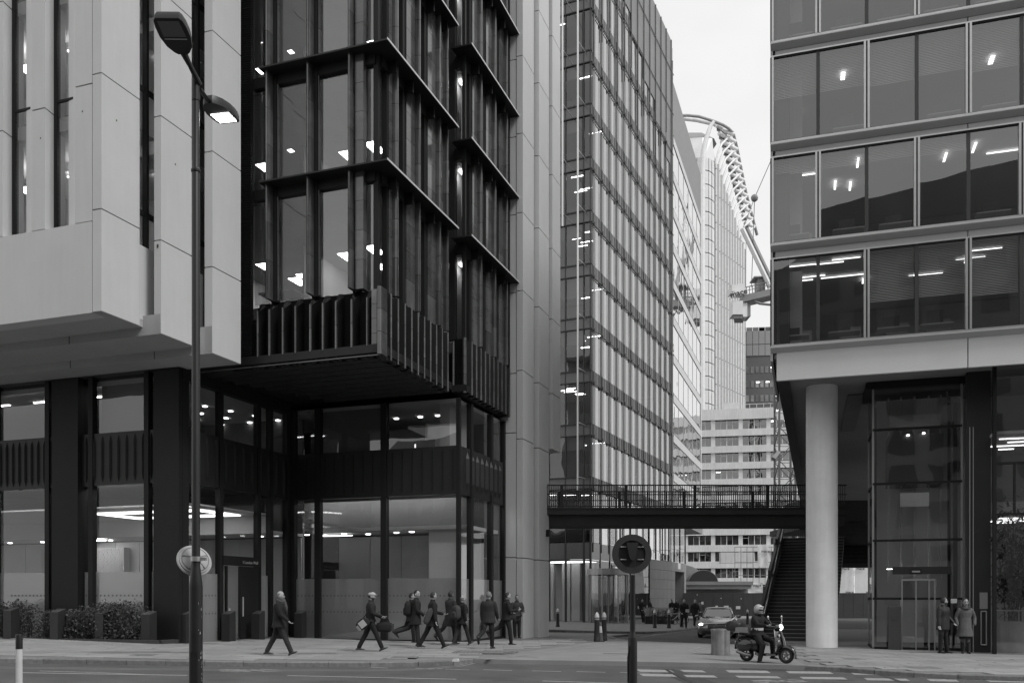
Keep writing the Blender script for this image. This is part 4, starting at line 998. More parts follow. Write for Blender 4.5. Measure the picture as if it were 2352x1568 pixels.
# ================================================================== footbridge
M_brg = gmat('bridge_concrete', .035, .8, .15, 1.2); M_rail = gmat('bridge_rail', .02, .5)
yb0, yb1 = 40.5, 43.1; xb0, xb1 = sx(1252,yb0), sx(1862,yb0)+1.6
zd1, zd0 = sz(1166,yb0), sz(1205,yb0); zr = sz(1112,yb0)
BR = empty('footbridge', (xb0,yb0,0), 'dark steel railed footbridge crossing the side street', 'bridge')
Lb = xb1-xb0; Wb = yb1-yb0
q = MB(); q.extrude([(0,zd1),(0,zd1-.28),(.22,zd1-.34),(.30,zd0),(Wb-.3,zd0),(Wb-.22,zd1-.34),(Wb,zd1-.28),(Wb,zd1)], 0, 0, Lb); q.build('deck', M_brg, BR)
bx('edge_trim', M_rail, BR, (0,-.03,zd1-.06), (Lb,-.001,zd1+.02))
for yy in (.05, Wb-.05):
    bx('top_rail', M_rail, BR, (0,yy-.035,zr-.05), (Lb,yy+.035,zr)); bx('mid_rail', M_rail, BR, (0,yy-.02,zr-.46), (Lb,yy+.02,zr-.42)); bx('bottom_rail', M_rail, BR, (0,yy-.02,zd1+.06), (Lb,yy+.02,zd1+.10))
    for x in np.arange(.09, Lb, .0985): bx('baluster', M_rail, BR, (x-.012,yy-.012,zd1+.1), (x+.012,yy+.012,zr-.05))
    for x in (1255,1291,1439,1597,1763): bx('rail_post', M_rail, BR, (sx(x,yb0)-xb0-.055,yy-.06,zd1), (sx(x,yb0)-xb0+.055,yy+.06,zr-.01))

# ================================================================== glass tower
FT = Fr(sx(1357,69.), 69., 2110.)
GT = empty('glass_tower', (FT.o[0],FT.o[1],0), 'tall glass tower with close set vertical fins beyond the footbridge', 'building', rotz=FT.rot)
M_tgl = glass('tower_glass', .60, .11, wob=.004); M_tgs = glass('tower_side_glass', .45, .70, wob=.006)
M_tsp = gmat('tower_spandrel', .10, .22, .1, .8, spec=.8)
M_tfr = gmat('tower_frame', .025, .45); M_tsd = gmat('tower_side_spandrel', .10, .35, .1, .8, spec=.4)
M_tfin = gmat('tower_fin', .26, .3, .1, 1., metal=.5)
M_tfd = gmat('tower_fin_dark', .045, .4)
M_tscr = gmat('top_screen', .22, .5, .15, .25, metal=.2); M_pole = gmat('steel_pole', .62, .35, .05, 2., metal=.5)
ZT0, SH, SP, NL = 10.70, 4.02, .95, 12
ZTOP = 57.5
vB = 25.1
mv = list(np.linspace(FT.v(1380,0), FT.v(1528,0), 11)); dv = mv[1]-mv[0]
mv = [mv[0]-dv] + mv + [mv[-1]+dv*k for k in (1,2,3) if mv[-1]+dv*k < vB+.5]
au = [FT.u(x,0) for x in (1180,1225,1262,1300,1342)] + [0]
lv = [ZT0+SH*k for k in range(NL)]
def tower_floor(z0, z1, k):
    """glazing from z0 to the underside of the spandrel, spandrel to z1"""
    for a, b in zip(au, au[1:]):
        pane('window', M_tgl, GT, (a+.05,0), (b-.05,0), z0, z1-SP); bx('mullion', M_tfr, GT, (b-.07,-.06,z0), (b+.02,.08,z1))
    bx('spandrel', M_tsp, GT, (au[0],-.05,z1-SP), (0,.1,z1)); bx('spandrel_edge', M_tfr, GT, (au[0],-.12,z1-.1), (.1,.05,z1)); bx('spandrel_edge', M_tfr, GT, (au[0],-.10,z1-SP), (.1,.05,z1-SP+.07))
    vv = [0]+mv
    for a, b in zip(vv, vv[1:]):
        pane('window', M_tgs, GT, (0,a+.03), (0,b-.03), z0, z1-SP); bx('spandrel', M_tsd, GT, (-.1,a+.03,z1-SP), (.03,b-.03,z1))
        bx('glazing_clamp', M_tfd, GT, (.14,b-.10,z1-SP-.14), (.20,b+.10,z1-SP+.12)) if k < 10 else None
    bx('floor_slab', M_carp, GT, (-11,.25,z1-.4), (-.2,vB,z1-.1)); bx('room_ceiling', M_ceil, GT, (-11,.2,z1-SP-.03), (-.15,vB,z1-SP+.02))
    rnd = random.Random(100+k)
    bx('room_wall', gmat('tower_room', .22, .9) if k > 6 else M_roomd, GT, (-11,6,z0), (-3,6.1,z1-SP)); bx('room_wall', M_roomd, GT, (-3.2,.3,z0), (-3.1,vB,z1-SP)) if k > 7 else None
    for i in range(4 if k < 7 else 2):
        a = rnd.uniform(-6.5,-.8); v_ = rnd.uniform(.5,3.5); hsheet('strip_light', M_lite, GT, (a,v_), (a+1.0,v_+.07), z1-SP-.06)
    for i in range(3 if k < 6 else 0):
        v_ = rnd.uniform(1,5); hsheet('strip_light', M_lite, GT, (-2.4,v_), (-1.7,v_+.10), z1-SP-.06)
    bx('desk_row', M_roomd, GT, (-9,.7,z0+.1), (-.6,1.4,z0+.8+.3*rnd.random()))
    if rnd.random() < .7: bx('blind', MATS['roller_blind'], GT, (au[2]+.1,.15,z1-SP-rnd.uniform(.8,1.9)), (au[4],.2,z1-SP))
for k, z1 in enumerate(lv): tower_floor(lv[k-1] if k else 5.75, z1, k)
# fins on the side, one tall blade pair per bay, and top screen
for i, v_ in enumerate(mv):
    bx('fin', M_tfd, GT, (.03,v_-.035,5.0), (.085,v_+.035,ZTOP-.5)); bx('fin', M_tfin, GT, (.03,v_+.30,9.7), (.07,v_+.36,ZTOP-.9)); bx('fin', M_tfd, GT, (.03,v_-.60,9.7), (.05,v_-.57,ZTOP-.9)); bx('fin', M_tfd, GT, (.03,v_+.72,9.7), (.05,v_+.745,ZTOP-.9)); bx('fin', M_tfin, GT, (.03,v_-.36,9.7), (.055,v_-.33,ZTOP-.9))
    bx('top_blade', M_tfin, GT, (.03,v_-.03,ZTOP-15+2.2*(i%3)), (.17,v_+.01,ZTOP-.5))
for i, (a, b) in enumerate(zip(mv, mv[1:])):
    t = (i+1)/len(mv)
    if i > 2: bx('screen_panel', M_tscr, GT, (.02,a+.04,ZTOP-1.5-11.5*t-.8*(i%2)), (.06,b-.04,ZTOP-.45))
for z1 in lv: bx('maintenance_rail', M_tfd, GT, (.10,0,z1-SP-.05), (.14,vB,z1-SP+.02))
q = MB(); 

bx('parapet', M_tscr, GT, (-.4,0,ZTOP-3.2), (.025,mv[-1]+.1,ZTOP-.45)); bx('parapet', M_tscr, GT, (-11,-.05,ZTOP-3.2), (0,.3,ZTOP-.45)); bx('roof', M_tsp, GT, (-11,0,ZTOP-3.5), (0,vB,ZTOP-3.)); bx('back_wall', M_roomd, GT, (-11.2,0,0), (-11,vB,ZTOP-3)); bx('end_wall', M_tsp, GT, (-11,vB,9.7), (0,vB+.2,ZTOP-2))
for x, y0, y1 in ((1327,-200,1125),(1292,-200,520)):
    Yp = 67.5; P = FT.loc(sx(x,Yp),Yp); q = MB(); q.tube((P[0],P[1],sz(y1,Yp)),(P[0],P[1],sz(y0,Yp)),.07); q.build('mast_pole', M_pole, GT)
    q = MB()
    for z in np.arange(sz(y1,Yp)+1, sz(y0,Yp), SH): q.tube((P[0],P[1],z),(P[0],0,z+.05),.03,n=5)
    q.build('pole_bracket', M_pole, GT)
# street storeys: lobby glazing, first spandrel, revolving door
gT = gz(7,69)-.03
for a, b in zip(au, au[1:]):
    pane('lobby_window', M_glc, GT, (a+.05,0), (b-.05,0), gT, 4.42); bx('lobby_mullion', M_tfr, GT, (b-.09,-.08,gT), (b+.05,.1,5.75))
bx('lobby_spandrel', M_tsp, GT, (au[0],-.06,4.45), (0,.1,5.70))
vv = [0, 2.2, 4.6, 7.4, 10.4, FT.v(1491,0)]
for a, b in zip(vv, vv[1:]):
    pane('lobby_window', M_tgl if b > 5 else M_glc, GT, (0,a+.04), (0,b-.04), gT, 4.42); pane('lobby_window', M_tgl, GT, (0,a+.04), (0,b-.04), 5.72, 9.75); bx('lobby_mullion', M_tfr, GT, (-.06,b-.06,gT), (.05,b+.06,9.7)); bx('lobby_spandrel', M_tsp, GT, (-.1,a+.05,4.45), (.02,b-.05,5.70))
bx('lobby_floor', M_carp, GT, (-11,.2,gT-.2), (-.2,14,gT+.02)); bx('lobby_ceiling', M_ceil, GT, (-11,.2,4.35), (-.2,14,4.42)); bx('lobby_wall', M_room, GT, (-11,5,gT), (-3.4,5.1,4.4)); bx('lobby_wall', M_roomd, GT, (-3.4,7,gT), (-.3,7.1,4.4))
for i in range(5): hsheet('strip_light', M_cove, GT, (-10.5,.5+.55*i), (-.5,.62+.55*i), 4.30)
for x in (1262,1300,1322,1350): bx('lobby_column', M_room, GT, (FT.u(x,3)-.35,3,gT), (FT.u(x,3)+.35,3.6,4.35))
bx('upper_wall', M_roomd, GT, (-11,4,5.8), (-.6,4.1,9.7)); bx('upper_ceiling', M_roomd, GT, (-11,.2,9.66), (-.2,14,9.72))
for i in range(4): hsheet('strip_light', M_lite, GT, (-6+1.4*i,1.2+.6*i), (-4.9+1.4*i,1.3+.6*i), 9.62)
rd = FT.loc(sx(1397,68.2),68.2)
RV = empty('revolving_door', FT.w(rd[0],rd[1])+(gT,), 'glass revolving door drum at the glass tower entrance', 'door')
q = MB()
for k in range(8):
    a0 = 2*math.pi*(k+.5)/8; q.tube((1.5*math.cos(a0),1.5*math.sin(a0),0),(1.5*math.cos(a0),1.5*math.sin(a0),3.6),.05,n=6)
q.build('drum_posts', M_lift, RV)
q = MB(); q.lathe([(1.55,3.6),(1.55,4.05),(1.5,4.05),(1.5,3.6)],32); q.build('drum_head', M_lift, RV)
q = MB()
for k in range(32):
    a0, a1 = 2*math.pi*k/32, 2*math.pi*(k+1)/32
    if (k % 16) < 12: q.add([(1.5*math.cos(a0),1.5*math.sin(a0),0),(1.5*math.cos(a1),1.5*math.sin(a1),0),(1.5*math.cos(a1),1.5*math.sin(a1),3.6),(1.5*math.cos(a0),1.5*math.sin(a0),3.6)],[(0,1,2,3)])
q.build('drum_glass', M_glc, RV)
for k in range(4):
    a0 = .4+math.pi/2*k; pane('leaf', M_glc, RV, (.06*math.cos(a0),.06*math.sin(a0)), (1.4*math.cos(a0),1.4*math.sin(a0)), .05, 3.5)
q = MB(); q.tube((0,0,0),(0,0,3.6),.05); q.build('spindle', M_lift, RV)
# stone podium wall in line with the side, with a deep doorway
M_stone = gmat('podium_stone', .30, .7, .07, .9, objvar=.05)
va, vb_ = FT.v(1491,0), FT.v(1574,0); vd0, vd1 = FT.v(1549,0), FT.v(1570,0)
nc = 9; cw = (vb_-va)/nc; rh = (5.1-gT)/6
for r_ in range(6):
    for c in range(nc):
        v0, v1 = va+c*cw, va+(c+1)*cw
        if v1 > vd0+.1 and v0 < vd1-.1 and r_ < 5:
            if v0 < vd0: v1 = vd0
            elif v1 > vd1: v0 = vd1
            else: continue
        bx('stone_panel', M_stone, GT, (-.25,v0+.01,gT+r_*rh+.01), (.08,v1-.01,gT+(r_+1)*rh-.01))
bx('podium_core', M_joint, GT, (-3,va,gT), (-1.5,vb_,5.1)); bx('door_recess', M_stone, GT, (-1.4,vd0-.1,gT), (-1.3,vd1+.1,4.3)); bx('door_reveal', M_stone, GT, (-1.4,vd1,gT), (-.26,vd1+.2,4.3))
for r_ in range(5): bx('shutter_slat', gmat('shutter', .16, .6), GT, (-1.29,vd0,gT+.05+.85*r_), (-1.24,vd1,gT+.82+.85*r_))
bx('sign_plate', M_col, GT, (.085,vd0+1.2,4.45), (.10,vd0+2.2,5.05))
pane('podium_window', M_tgl, GT, (-.02,va), (-.02,vb_), 5.15, 10.3); 
for t in np.linspace(va, vb_, 7): bx('podium_mullion', M_tfr, GT, (-.05,t-.05,5.12), (.05,t+.05,10.3))
bx('podium_room', M_roomd, GT, (-4,va,5.1), (-3.8,vb_,10.3)); bx('podium_cap', M_stone, GT, (-4,va,10.3), (0,vb_,10.5))

# ================================================================== pale glazed block behind the tower
F2 = Fr(sx(1546,96.), 96., 1900.)
PB = empty('pale_glazed_block', (F2.o[0],F2.o[1],0), 'pale mirror glazed block with slanting spandrels behind the finned tower', 'building', rotz=F2.rot)
M_pgl = glass('mirror_glass', .35, .88, wob=.009)
M_psp = gmat('pale_spandrel', .62, .45, .05, .8)
vE = 22.0; zz = [14.7,18.8,23.0,27.1,31.1,34.9,38.7,42.4,46.2,50.0]
zprev = 10.6
for z in zz:
    n = 6
    for i in range(n): pane('window', M_pgl, PB, (0,vE*i/n+.03), (0,vE*(i+1)/n-.03), zprev, z-.95)
    bx('spandrel', M_psp, PB, (-.2,0,z-.95), (.06,vE,z-.12)); bx('shadow_gap', M_tfr, PB, (-.2,0,z-.12), (.04,vE,z))
    zprev = z
bx('parapet', gmat('grey_parapet', .22, .5), PB, (-.4,0,50.0), (.0,vE,55.6))
bx('end_trim', M_col, PB, (-.3,vE,10.), (.10,vE+.35,55.6)); bx('inner_mass', M_roomd, PB, (-9,0,10.6), (-.6,vE,55.)); bx('roof', M_psp, PB, (-9,0,55.), (-.4,vE,55.3))
q = MB(); q.prism([(-6,-3),(0.2,-3),(0.2,vE+.3),(-6,vE+.3)], 9.6, 10.5); q.build('overhang', gmat('overhang_soffit', .25, .6), PB)
for t in range(1,6): bx('glazing_bar', M_psp, PB, (-.02,vE*t/6-.025,10.6), (.03,vE*t/6+.025,50))
# ================================================================== slab block with ribbon windows
FC = Fr(sx(1780,170.), 170., 1604.)
SB = empty('concrete_slab_block', (FC.o[0],FC.o[1],0), 'pale concrete slab block with ribbon windows at the end of the side street', 'building', rotz=FC.rot)
M_con = gmat('slab_concrete', .66, .85, .10, .35, streak=.12)
M_con2 = gmat('slab_concrete_pier', .62, .85, .10, .5)
M_wfr = gmat('pale_window_frame', .60, .6)
M_wgl = glass('far_glass', .45, .20, wob=.004)
M_wcur = gmat('curtain', .40, .9, .3, .8, objvar=.5)
zt0, STY = 34.8, 3.09
ub0 = FC.u(1460,0); bayw = FC.u(1765,0)-FC.u(1701,0); u_r = FC.u(1765,0)
bays = [u_r-bayw*k for k in range(5)][::-1]+[u_r+bayw*k for k in (1,2)]
uL, uRt = bays[0], bays[-1]
bx('parapet', M_con, SB, (uL,-.3,zt0), (FC.u(1783,0),.2,zt0+2.0)); bx('parapet', M_con, SB, (FC.u(1784,0),-.1,zt0-.4), (uRt,.3,zt0+1.4))
rnd = random.Random(11)
for r_ in range(12):
    zt = zt0-STY*r_; zb_ = zt-1.82
    if zb_ < .2: break
    bx('spandrel_band', M_con, SB, (uL,-.3,zt-STY), (uRt,.1,zb_))
    for a, b in zip(bays, bays[1:]):
        bx('pier', M_con2, SB, (b-.38,-.05,zb_), (b+.38,.5,zt)); w4 = (bayw-.76)/4
        bx('head', M_joint, SB, (a+.38,.0,zt-.12), (b-.38,.4,zt))
        for k in range(4):
            x0 = a+.38+k*w4
            bx('window_frame', M_wfr, SB, (x0-.07 if k == 2 else x0-.03,.12,zb_), (x0+.08 if k == 2 else x0+.03,.3,zt-.1))
            pane('window', M_wgl, SB, (x0+.03,.25), (x0+w4-.03,.25), zb_, zt-.1)
            if rnd.random() < .6: bx('curtain', M_wcur, SB, (x0+.05,.5,zb_ if rnd.random() < .6 else zb_+.8), (x0+w4-.05,.55,zt-.1))
            elif rnd.random() < .5: bx('window_bar', M_wfr, SB, (x0,.16,zt-.62), (x0+w4,.22,zt-.55))
            if rnd.random() < .10: bx('room_light', M_lite, SB, (x0+.2,1.2,zt-.4), (x0+1.0,1.4,zt-.3))
    bx('room_floor', M_con, SB, (uL,.3,zb_-.3), (uRt,5,zb_-.1)); 
bx('room_back', gmat('far_room', .16, .9), SB, (uL,5,0), (uRt,5.2,zt0)); bx('roof', M_con2, SB, (uL,0,zt0-.1), (uRt,12,zt0+.3))
q = MB(); q.box((FC.u(1661,3),3,zt0+1.8),(FC.u(1697,3),6,zt0+2.6)); q.prism([(FC.u(1664,3),3.2),(FC.u(1694,3),3.2),(FC.u(1696,3),5.8),(FC.u(1663,3),5.8)],zt0+2.6,zt0+3.9); q.build('roof_plant', M_wfr, SB)
q = MB()
for x in (1690,1706,1722,1738,1754,1770): q.tube((FC.u(x,2),2,zt0+2),(FC.u(x,2),2,zt0+3.2),.05,n=5)
q.tube((FC.u(1690,2),2,zt0+3.2),(FC.u(1775,2),2,zt0+3.2),.05,n=5); q.build('roof_rail', M_wfr, SB)
bx('corner_post', M_wfr, SB, (FC.u(1777,1),1,zt0+1.8), (FC.u(1781,1),1.4,zt0+6.0))

# ================================================================== office block far behind
Yd = 262.; FD = Fr(sx(1700,Yd), Yd, 1400.)
DB = empty('dark_office_block', (FD.o[0],FD.o[1],0), 'dark office block with a glazed top behind the slab block', 'building', rotz=FD.rot)
M_ddk = gmat('dark_far_wall', .10, .6, .15, .15); M_dgl = gmat('far_top_glass', .24, .3, .08, .1, spec=.8); M_dwin = gmat('far_window', .20, .35, .4, .4, objvar=.5)
wD = FD.u(1800,0); zD = sz(761,Yd); zM = sz(818,Yd)
for i in range(7):
    a = wD*i/7
    for z0, z1 in ((zM,zM+3.2),(zM+3.3,zM+8.),(zM+8.1,zD)): bx('glazed_panel', M_dgl, DB, (a+.06,-.1,z0+.04), (a+wD/7-.06,.1,z1-.04))
bx('wall', M_ddk, DB, (-.5,.12,30), (wD+1,12,zD))
for r_ in range(8):
    z = zM-3.0-r_*4.1
    for i in range(9):
        a = wD*i/9; bx('window', M_dwin, DB, (a+.25,.02,z-1.9), (a+wD/9-.2,.14,z))
        if random.random() < .22: bx('room_light', M_lite, DB, (a+.5,-.02,z-.5), (a+1.4,.01,z-.35))

# ================================================================== curved top tower
Yc = 240.; k_ = Yc/FPX
CX = lambda x: (x-CXP)*k_; CZ = lambda y: CAMZ+(HZ-y)*k_
CT = empty('curved_top_tower', (CX(1640),Yc,0), 'tall pale tower with an arched top and a ribbed canopy frame', 'building')
M_cgl = gmat('tower_pale_glass', .66, .25, .10, .12, spec=.7, objvar=.06); M_cbar = gmat('tower_bar', .30, .5); M_crib = gmat('tower_rib', .78, .5); M_crd = gmat('tower_rib_gap', .42, .6); M_cwh = gmat('tower_white_steel', .75, .45)  # tones made paler, distance haze put into the colour
ox = CX(1640)
X = lambda x: CX(x)-ox
NC = 9; zc0 = 20.
tops = lambda t: CZ(300+ (70 if t > .6 else 0))
# glazed bowed front: panels between storey lines
def bow(t): return -3.0*math.sin(math.pi*min(1,max(0,t)))       # towards the street
zls = list(np.arange(CZ(372), zc0, -3.55))
cols = [X(x) for x in (1560,1578,1596,1613,1623,1632,1641.5)]
for z1, z0 in zip(zls, zls[1:]):
    for i in range(len(cols)-1):
        t0, t1 = i/6, (i+1)/6
        q = MB(); q.add([(cols[i]+.06,bow(t0),z0+.12),(cols[i+1]-.06,bow(t1),z0+.12),(cols[i+1]-.06,bow(t1),z1-.12),(cols[i]+.06,bow(t0),z1-.12)],[(0,1,2,3)])
        me = bpy.data.meshes.new('glazed_panel'); me.from_pydata(q.v,[],q.f); me.materials.append(M_cgl); obj('glazed_panel', me, CT)
q = MB(); q.prism([(cols[i],bow(i/6)+.35) for i in range(7)]+[(cols[-1],20),(cols[0],20)], zc0, CZ(372)); q.build('body', M_cbar, CT)
# glazed crown under the arch
q = MB(); q.prism([(X(1572),-1.),(X(1612),-1.5),(X(1640),-.5),(X(1652),3),(X(1640),18),(X(1572),18)], CZ(372), CZ(318), [(X(1574),0),(X(1612),-.5),(X(1636),0),(X(1642),3),(X(1636),16),(X(1574),16)]); q.build('crown', M_cgl, CT)
q = MB(); q.prism([(X(1574),0),(X(1640),0),(X(1652),3),(X(1640),16),(X(1574),16)], CZ(318), CZ(296), [(X(1572),2),(X(1615),2),(X(1628),4),(X(1615),14),(X(1572),14)]); q.build('crown_roof', M_dgl, CT)
# ribs: stepped tops running down to the right
def CP(x, y, d=0.): k2 = (Yc+d)/FPX; return ((x-CXP)*k2-ox, d, CAMZ+(HZ-y)*k2)
nr = 11
for i in range(nr):
    t = i/(nr-1); x = 1643+ (1706-1643)*t**.92; yt = 365+ (560-365)*t**.9; d = 2.0+14*t
    c = CP(x,yt,d); c2_ = CP(x+6.2-1.6*t,yt+12,d)
    bx('rib', M_crib, CT, (c[0]-.16,d-.9,zc0), (c[0]+.26,d+.3,c[2]))
    bx('rib_wall', M_crd, CT, (c[0]+.26,d,zc0), (c2_[0]+.3,d+1.2,c2_[2]))
    for z in np.arange(zc0+2, c[2], 7.1): bx('rib_joint', M_cbar, CT, (c[0]-.18,d-.93,z), (c[0]+.28,d-.2,z+.25))
# white arch leg and roof arc
q = MB(); q.path([CP(x,y,-4.6) for x, y in ((1613,1200),(1612.8,700),(1612.8,470),(1613.4,384),(1616,345),(1623,316),(1632,290),(1640,279))], [.75]*4+[.7,.6,.5,.4], 8); q.build('arch_leg', M_cwh, CT, smooth=50)
q = MB(); q.path([CP(x,y,-2.+d) for x, y, d in ((1560,266,0),(1580,265.5,0),(1605,268,0),(1625,274,0),(1640,279,1),(1660,287,3),(1673,295,5),(1684,306,6))], .38, 8); q.build('roof_arc', M_cbar, CT, smooth=50)
q = MB(); q.path([CP(x,y,4.) for x, y in ((1566,272),(1600,276),(1640,285),(1668,302),(1684,309))], .55, 8); q.build('roof_arc', M_cwh, CT, smooth=50)
q = MB(); q.path([CP(1684,306,6),CP(1692,337,8),CP(1713,441,13),CP(1739,540,18)], .42, 8); q.build('canopy_edge', M_cbar, CT, smooth=50)
for i in range(13):
    t = i/12.5; xe = 1684+ (1736-1684)*t; ye = 309+ (530-309)*t; xi = 1646+(1712-1646)*t; yi = ye-22+14*t
    ed, di = 6+11*t, 3+13*t
    q = MB(); q.path([CP(xi,yi,di),CP(xe,ye,ed)], .62-.18*t, 8); q.build('canopy_beam', M_crib, CT, smooth=50)
    q = MB(); yb_ = ye+62-18*t; xb_ = 1645+(1700-1645)*t
    q.path([CP(xe,ye,ed),CP(xe-10+3*t,ye+5,ed-1),CP(xb_+13-4*t,ye+22,di-1),CP(xb_+4,ye+42,di-1.5),CP(xb_,yb_,di-1.5)], .28, 6); q.build('canopy_bracket', M_crib, CT, smooth=50)
    q = MB(); q.add([CP(xi,yi+1,di+.6),CP(xe-14,ye-4,ed),CP(xe-14,ye+3,ed),CP(xi,yi+14,di+.6)],[(0,1,2,3)]); q.build('canopy_infill', M_cbar, CT)

# ================================================================== tower crane
Yk = 135.; kk = Yk/FPX
KX = lambda x: (x-CXP)*kk; KZ = lambda y: CAMZ+(HZ-y)*kk
CR = empty('tower_crane', (KX(1803),Yk,gz(22,64)), 'tower crane with white counterweights and a lattice mast behind the office block', 'crane')
kx = lambda x: KX(x)-KX(1803)
kz = lambda y: KZ(y)-gz(22,64)
M_kst = gmat('crane_steel', .10, .5); M_kwh = gmat('crane_white', .72, .5, .06, .6); M_kgr = gmat('crane_grey', .22, .5)
hw = (kx(1821)-kx(1784))/2; ztop = kz(640)
for sx_ in (-1,1):
    for sy in (-1,1): bx('mast_leg', M_kst, CR, (sx_*hw-.13,sy*hw-.13,0), (sx_*hw+.13,sy*hw+.13,ztop))
q = MB(); nb = 20; hh = ztop/nb
for i in range(nb):
    z0, z1 = i*hh, (i+1)*hh; s = 1 if i % 2 else -1
    for sy in (-1,1): q.tube((-s*hw,sy*hw,z0),(s*hw,sy*hw,z1),.07,n=5); q.tube((-hw,sy*hw,z1),(hw,sy*hw,z1),.05,n=5)
    for sx_ in (-1,1): q.tube((sx_*hw,-s*hw,z0),(sx_*hw,s*hw,z1),.07,n=5)
q.build('mast_lattice', M_kst, CR)
for s, x0, x1, y0, y1 in ((-1,1784,1769,1041,1058),(1,1821,1838,1041,1060)):
    q = MB(); q.path([(kx(x0),-hw,kz(y0)),(kx(x1),-hw-.5,kz(y1))],[.35,.45],4); q.build('mast_collar', M_kgr, CR)
# counter jib, machinery, ballast
q = MB(); q.loft([[(kx(1700),-1.6,kz(y0)),(kx(1700),1.6,kz(y0)),(kx(1700),1.6,kz(y1)),(kx(1700),-1.6,kz(y1))] if i == 0 else [(kx(1776),-1.6,kz(y0-18)),(kx(1776),1.6,kz(y0-18)),(kx(1776),1.6,kz(y1-18)),(kx(1776),-1.6,kz(y1-18))] for i, (y0,y1) in enumerate(((701,686),(701,686)))]); q.build('counter_jib', M_kgr, CR)
q = MB(); q.box((kx(1676.5),-1.7,kz(730)),(kx(1700),.6,kz(699))); q.build('ballast_block', M_kwh, CR); q = MB(); q.box((kx(1702),-1.2,kz(733)),(kx(1712),1.2,kz(701))); q.build('ballast_block', M_kwh, CR); q = MB(); q.box((kx(1713.5),-1.,kz(731)),(kx(1720),1.4,kz(703))); q.build('ballast_block', M_kgr, CR)
q = MB(); q.prism([(kx(1679),-1.5),(kx(1699),-1.5),(kx(1711),.9),(kx(1690),.9)], kz(737.5), kz(730.5)); q.build('ballast_keel', M_kgr, CR)
q = MB(); q.add([(kx(1667),-2.0,kz(695.5)),(kx(1705),-2.0,kz(685.5)),(kx(1705),-2.0,kz(671)),(kx(1672),-2.0,kz(683)),(kx(1667),-1.7,kz(695.5)),(kx(1705),-1.7,kz(685.5)),(kx(1705),-1.7,kz(671)),(kx(1672),-1.7,kz(683))],[(0,1,2,3),(7,6,5,4),(0,4,5,1),(1,5,6,2),(2,6,7,3),(3,7,4,0)]); sgn = q.build('sign_board', M_kwh, CR)
t_ = text_mesh('sign_lettering', 'mace', 1.2, M_joint, sgn, (kx(1690.5),-2.03,kz(688.6)), (R(90),R(-14.5),0), .01, bold=True)
for i in range(3): bx('sign_bars', M_joint, sgn, (kx(1669.5+i*2.1),-2.03,kz(691.6-.6*i)), (kx(1671+i*2.1),-2.0,kz(686.6-.6*i)))
q = MB(); q.box((kx(1676),-1.4,kz(676)),(kx(1692),1.2,kz(661))); q.box((kx(1690),-1.3,kz(678)),(kx(1706),1.2,kz(658))); q.build('winch_house', M_kwh, CR)
q = MB()
for i in range(9): a = 1708+i*7; q.tube((kx(a),-1.6,kz(684-i*1.7)),(kx(a),-1.6,kz(668-i*1.7)),.06,n=4)
q.tube((kx(1706),-1.6,kz(668)),(kx(1775),-1.6,kz(652)),.07,n=4); q.tube((kx(1706),-1.6,kz(676)),(kx(1775),-1.6,kz(660)),.05,n=4); q.build('walkway_rail', M_kgr, CR)
q = MB(); q.box((kx(1737),-1.,kz(672)),(kx(1753),1.,kz(640))); q.box((kx(1727),-1.3,kz(644)),(kx(1762),1.3,kz(641))); q.build('drive_unit', M_kgr, CR)
q = MB(); q.path([(kx(1701),-1.,kz(532)),(kx(1757),-1.4,kz(655)),(kx(1762),-1.4,kz(667))],.36,6); q.build('a_frame', M_kwh, CR); q = MB(); q.path([(kx(1716),1.,kz(520)),(kx(1776),1.4,kz(640))],.5,6); q.build('a_frame', M_kgr, CR)
q = MB()
for i in range(7): t = i/6.; q.tube((kx(1703+54*t),-1.,kz(536+118*t)),(kx(1722+50*t),1.2,kz(534+98*t)),.09,n=4)
q.build('a_frame_lacing', M_kgr, CR)
q = MB(); q.tube((kx(1726),0,kz(660)),(kx(1733),0,kz(462)),.05,n=4); q.tube((kx(1702),-1,kz(533)),(kx(1733),0,kz(455)),.05,n=4); q.tube((kx(1733),0,kz(455)),(kx(1790),0,kz(325)),.05,n=4); q.tube((kx(1715),.5,kz(660)),(kx(1715.5),.5,kz(533)),.04,n=4); q.build('pendant_rope', M_kst, CR)
q = MB(); q.ball((kx(1733),0,kz(455)),.55,8,6); q.build('rope_block', M_kgr, CR)
q = MB(); q.path([(kx(1707),-1.2,kz(690)),(kx(1740),-1.3,kz(704)),(kx(1780),-1.3,kz(708))],.2,5); q.build('jib_stay', M_kgr, CR)

# ================================================================== low structures at the end of the street
Yh = 96.; HX = lambda x: sx(x,Yh); HZz = lambda y: sz(y,Yh); gh = gz(20,70)-.25
HB = empty('site_hoarding', (HX(1575),Yh,gh), 'dark site hoarding with small notices at the end of the street', 'fence')
M_hoard = gmat('hoarding', .045, .7, .15, .8, objvar=.06)
hx = lambda x: HX(x)-HX(1575); hz = lambda y: HZz(y)-gh
n = 20; wd = (HX(2030)-HX(1570))/n
for i in range(n): bx('hoarding_board', M_hoard, HB, (-.3+i*wd+.01,-.05,0), (-.3+(i+1)*wd-.01,.05,hz(1361)))
for x, y, w_, h_ in ((1610,1381,5.5,9),(1643,1390,5.5,8),(1662,1390,11,5),(1690,1391,10,7),(1600,1364,2,2),(1655,1372,2,2),(1701,1373,2,2)): bx('notice', M_wfr, HB, (hx(x),-.07,hz(y+h_)), (hx(x+w_),-.051,hz(y)))
q = MB(); q.box((hx(1748),-8,0),(hx(1750),-7.9,1.1)); q.build('hoarding_end', M_hoard, HB)
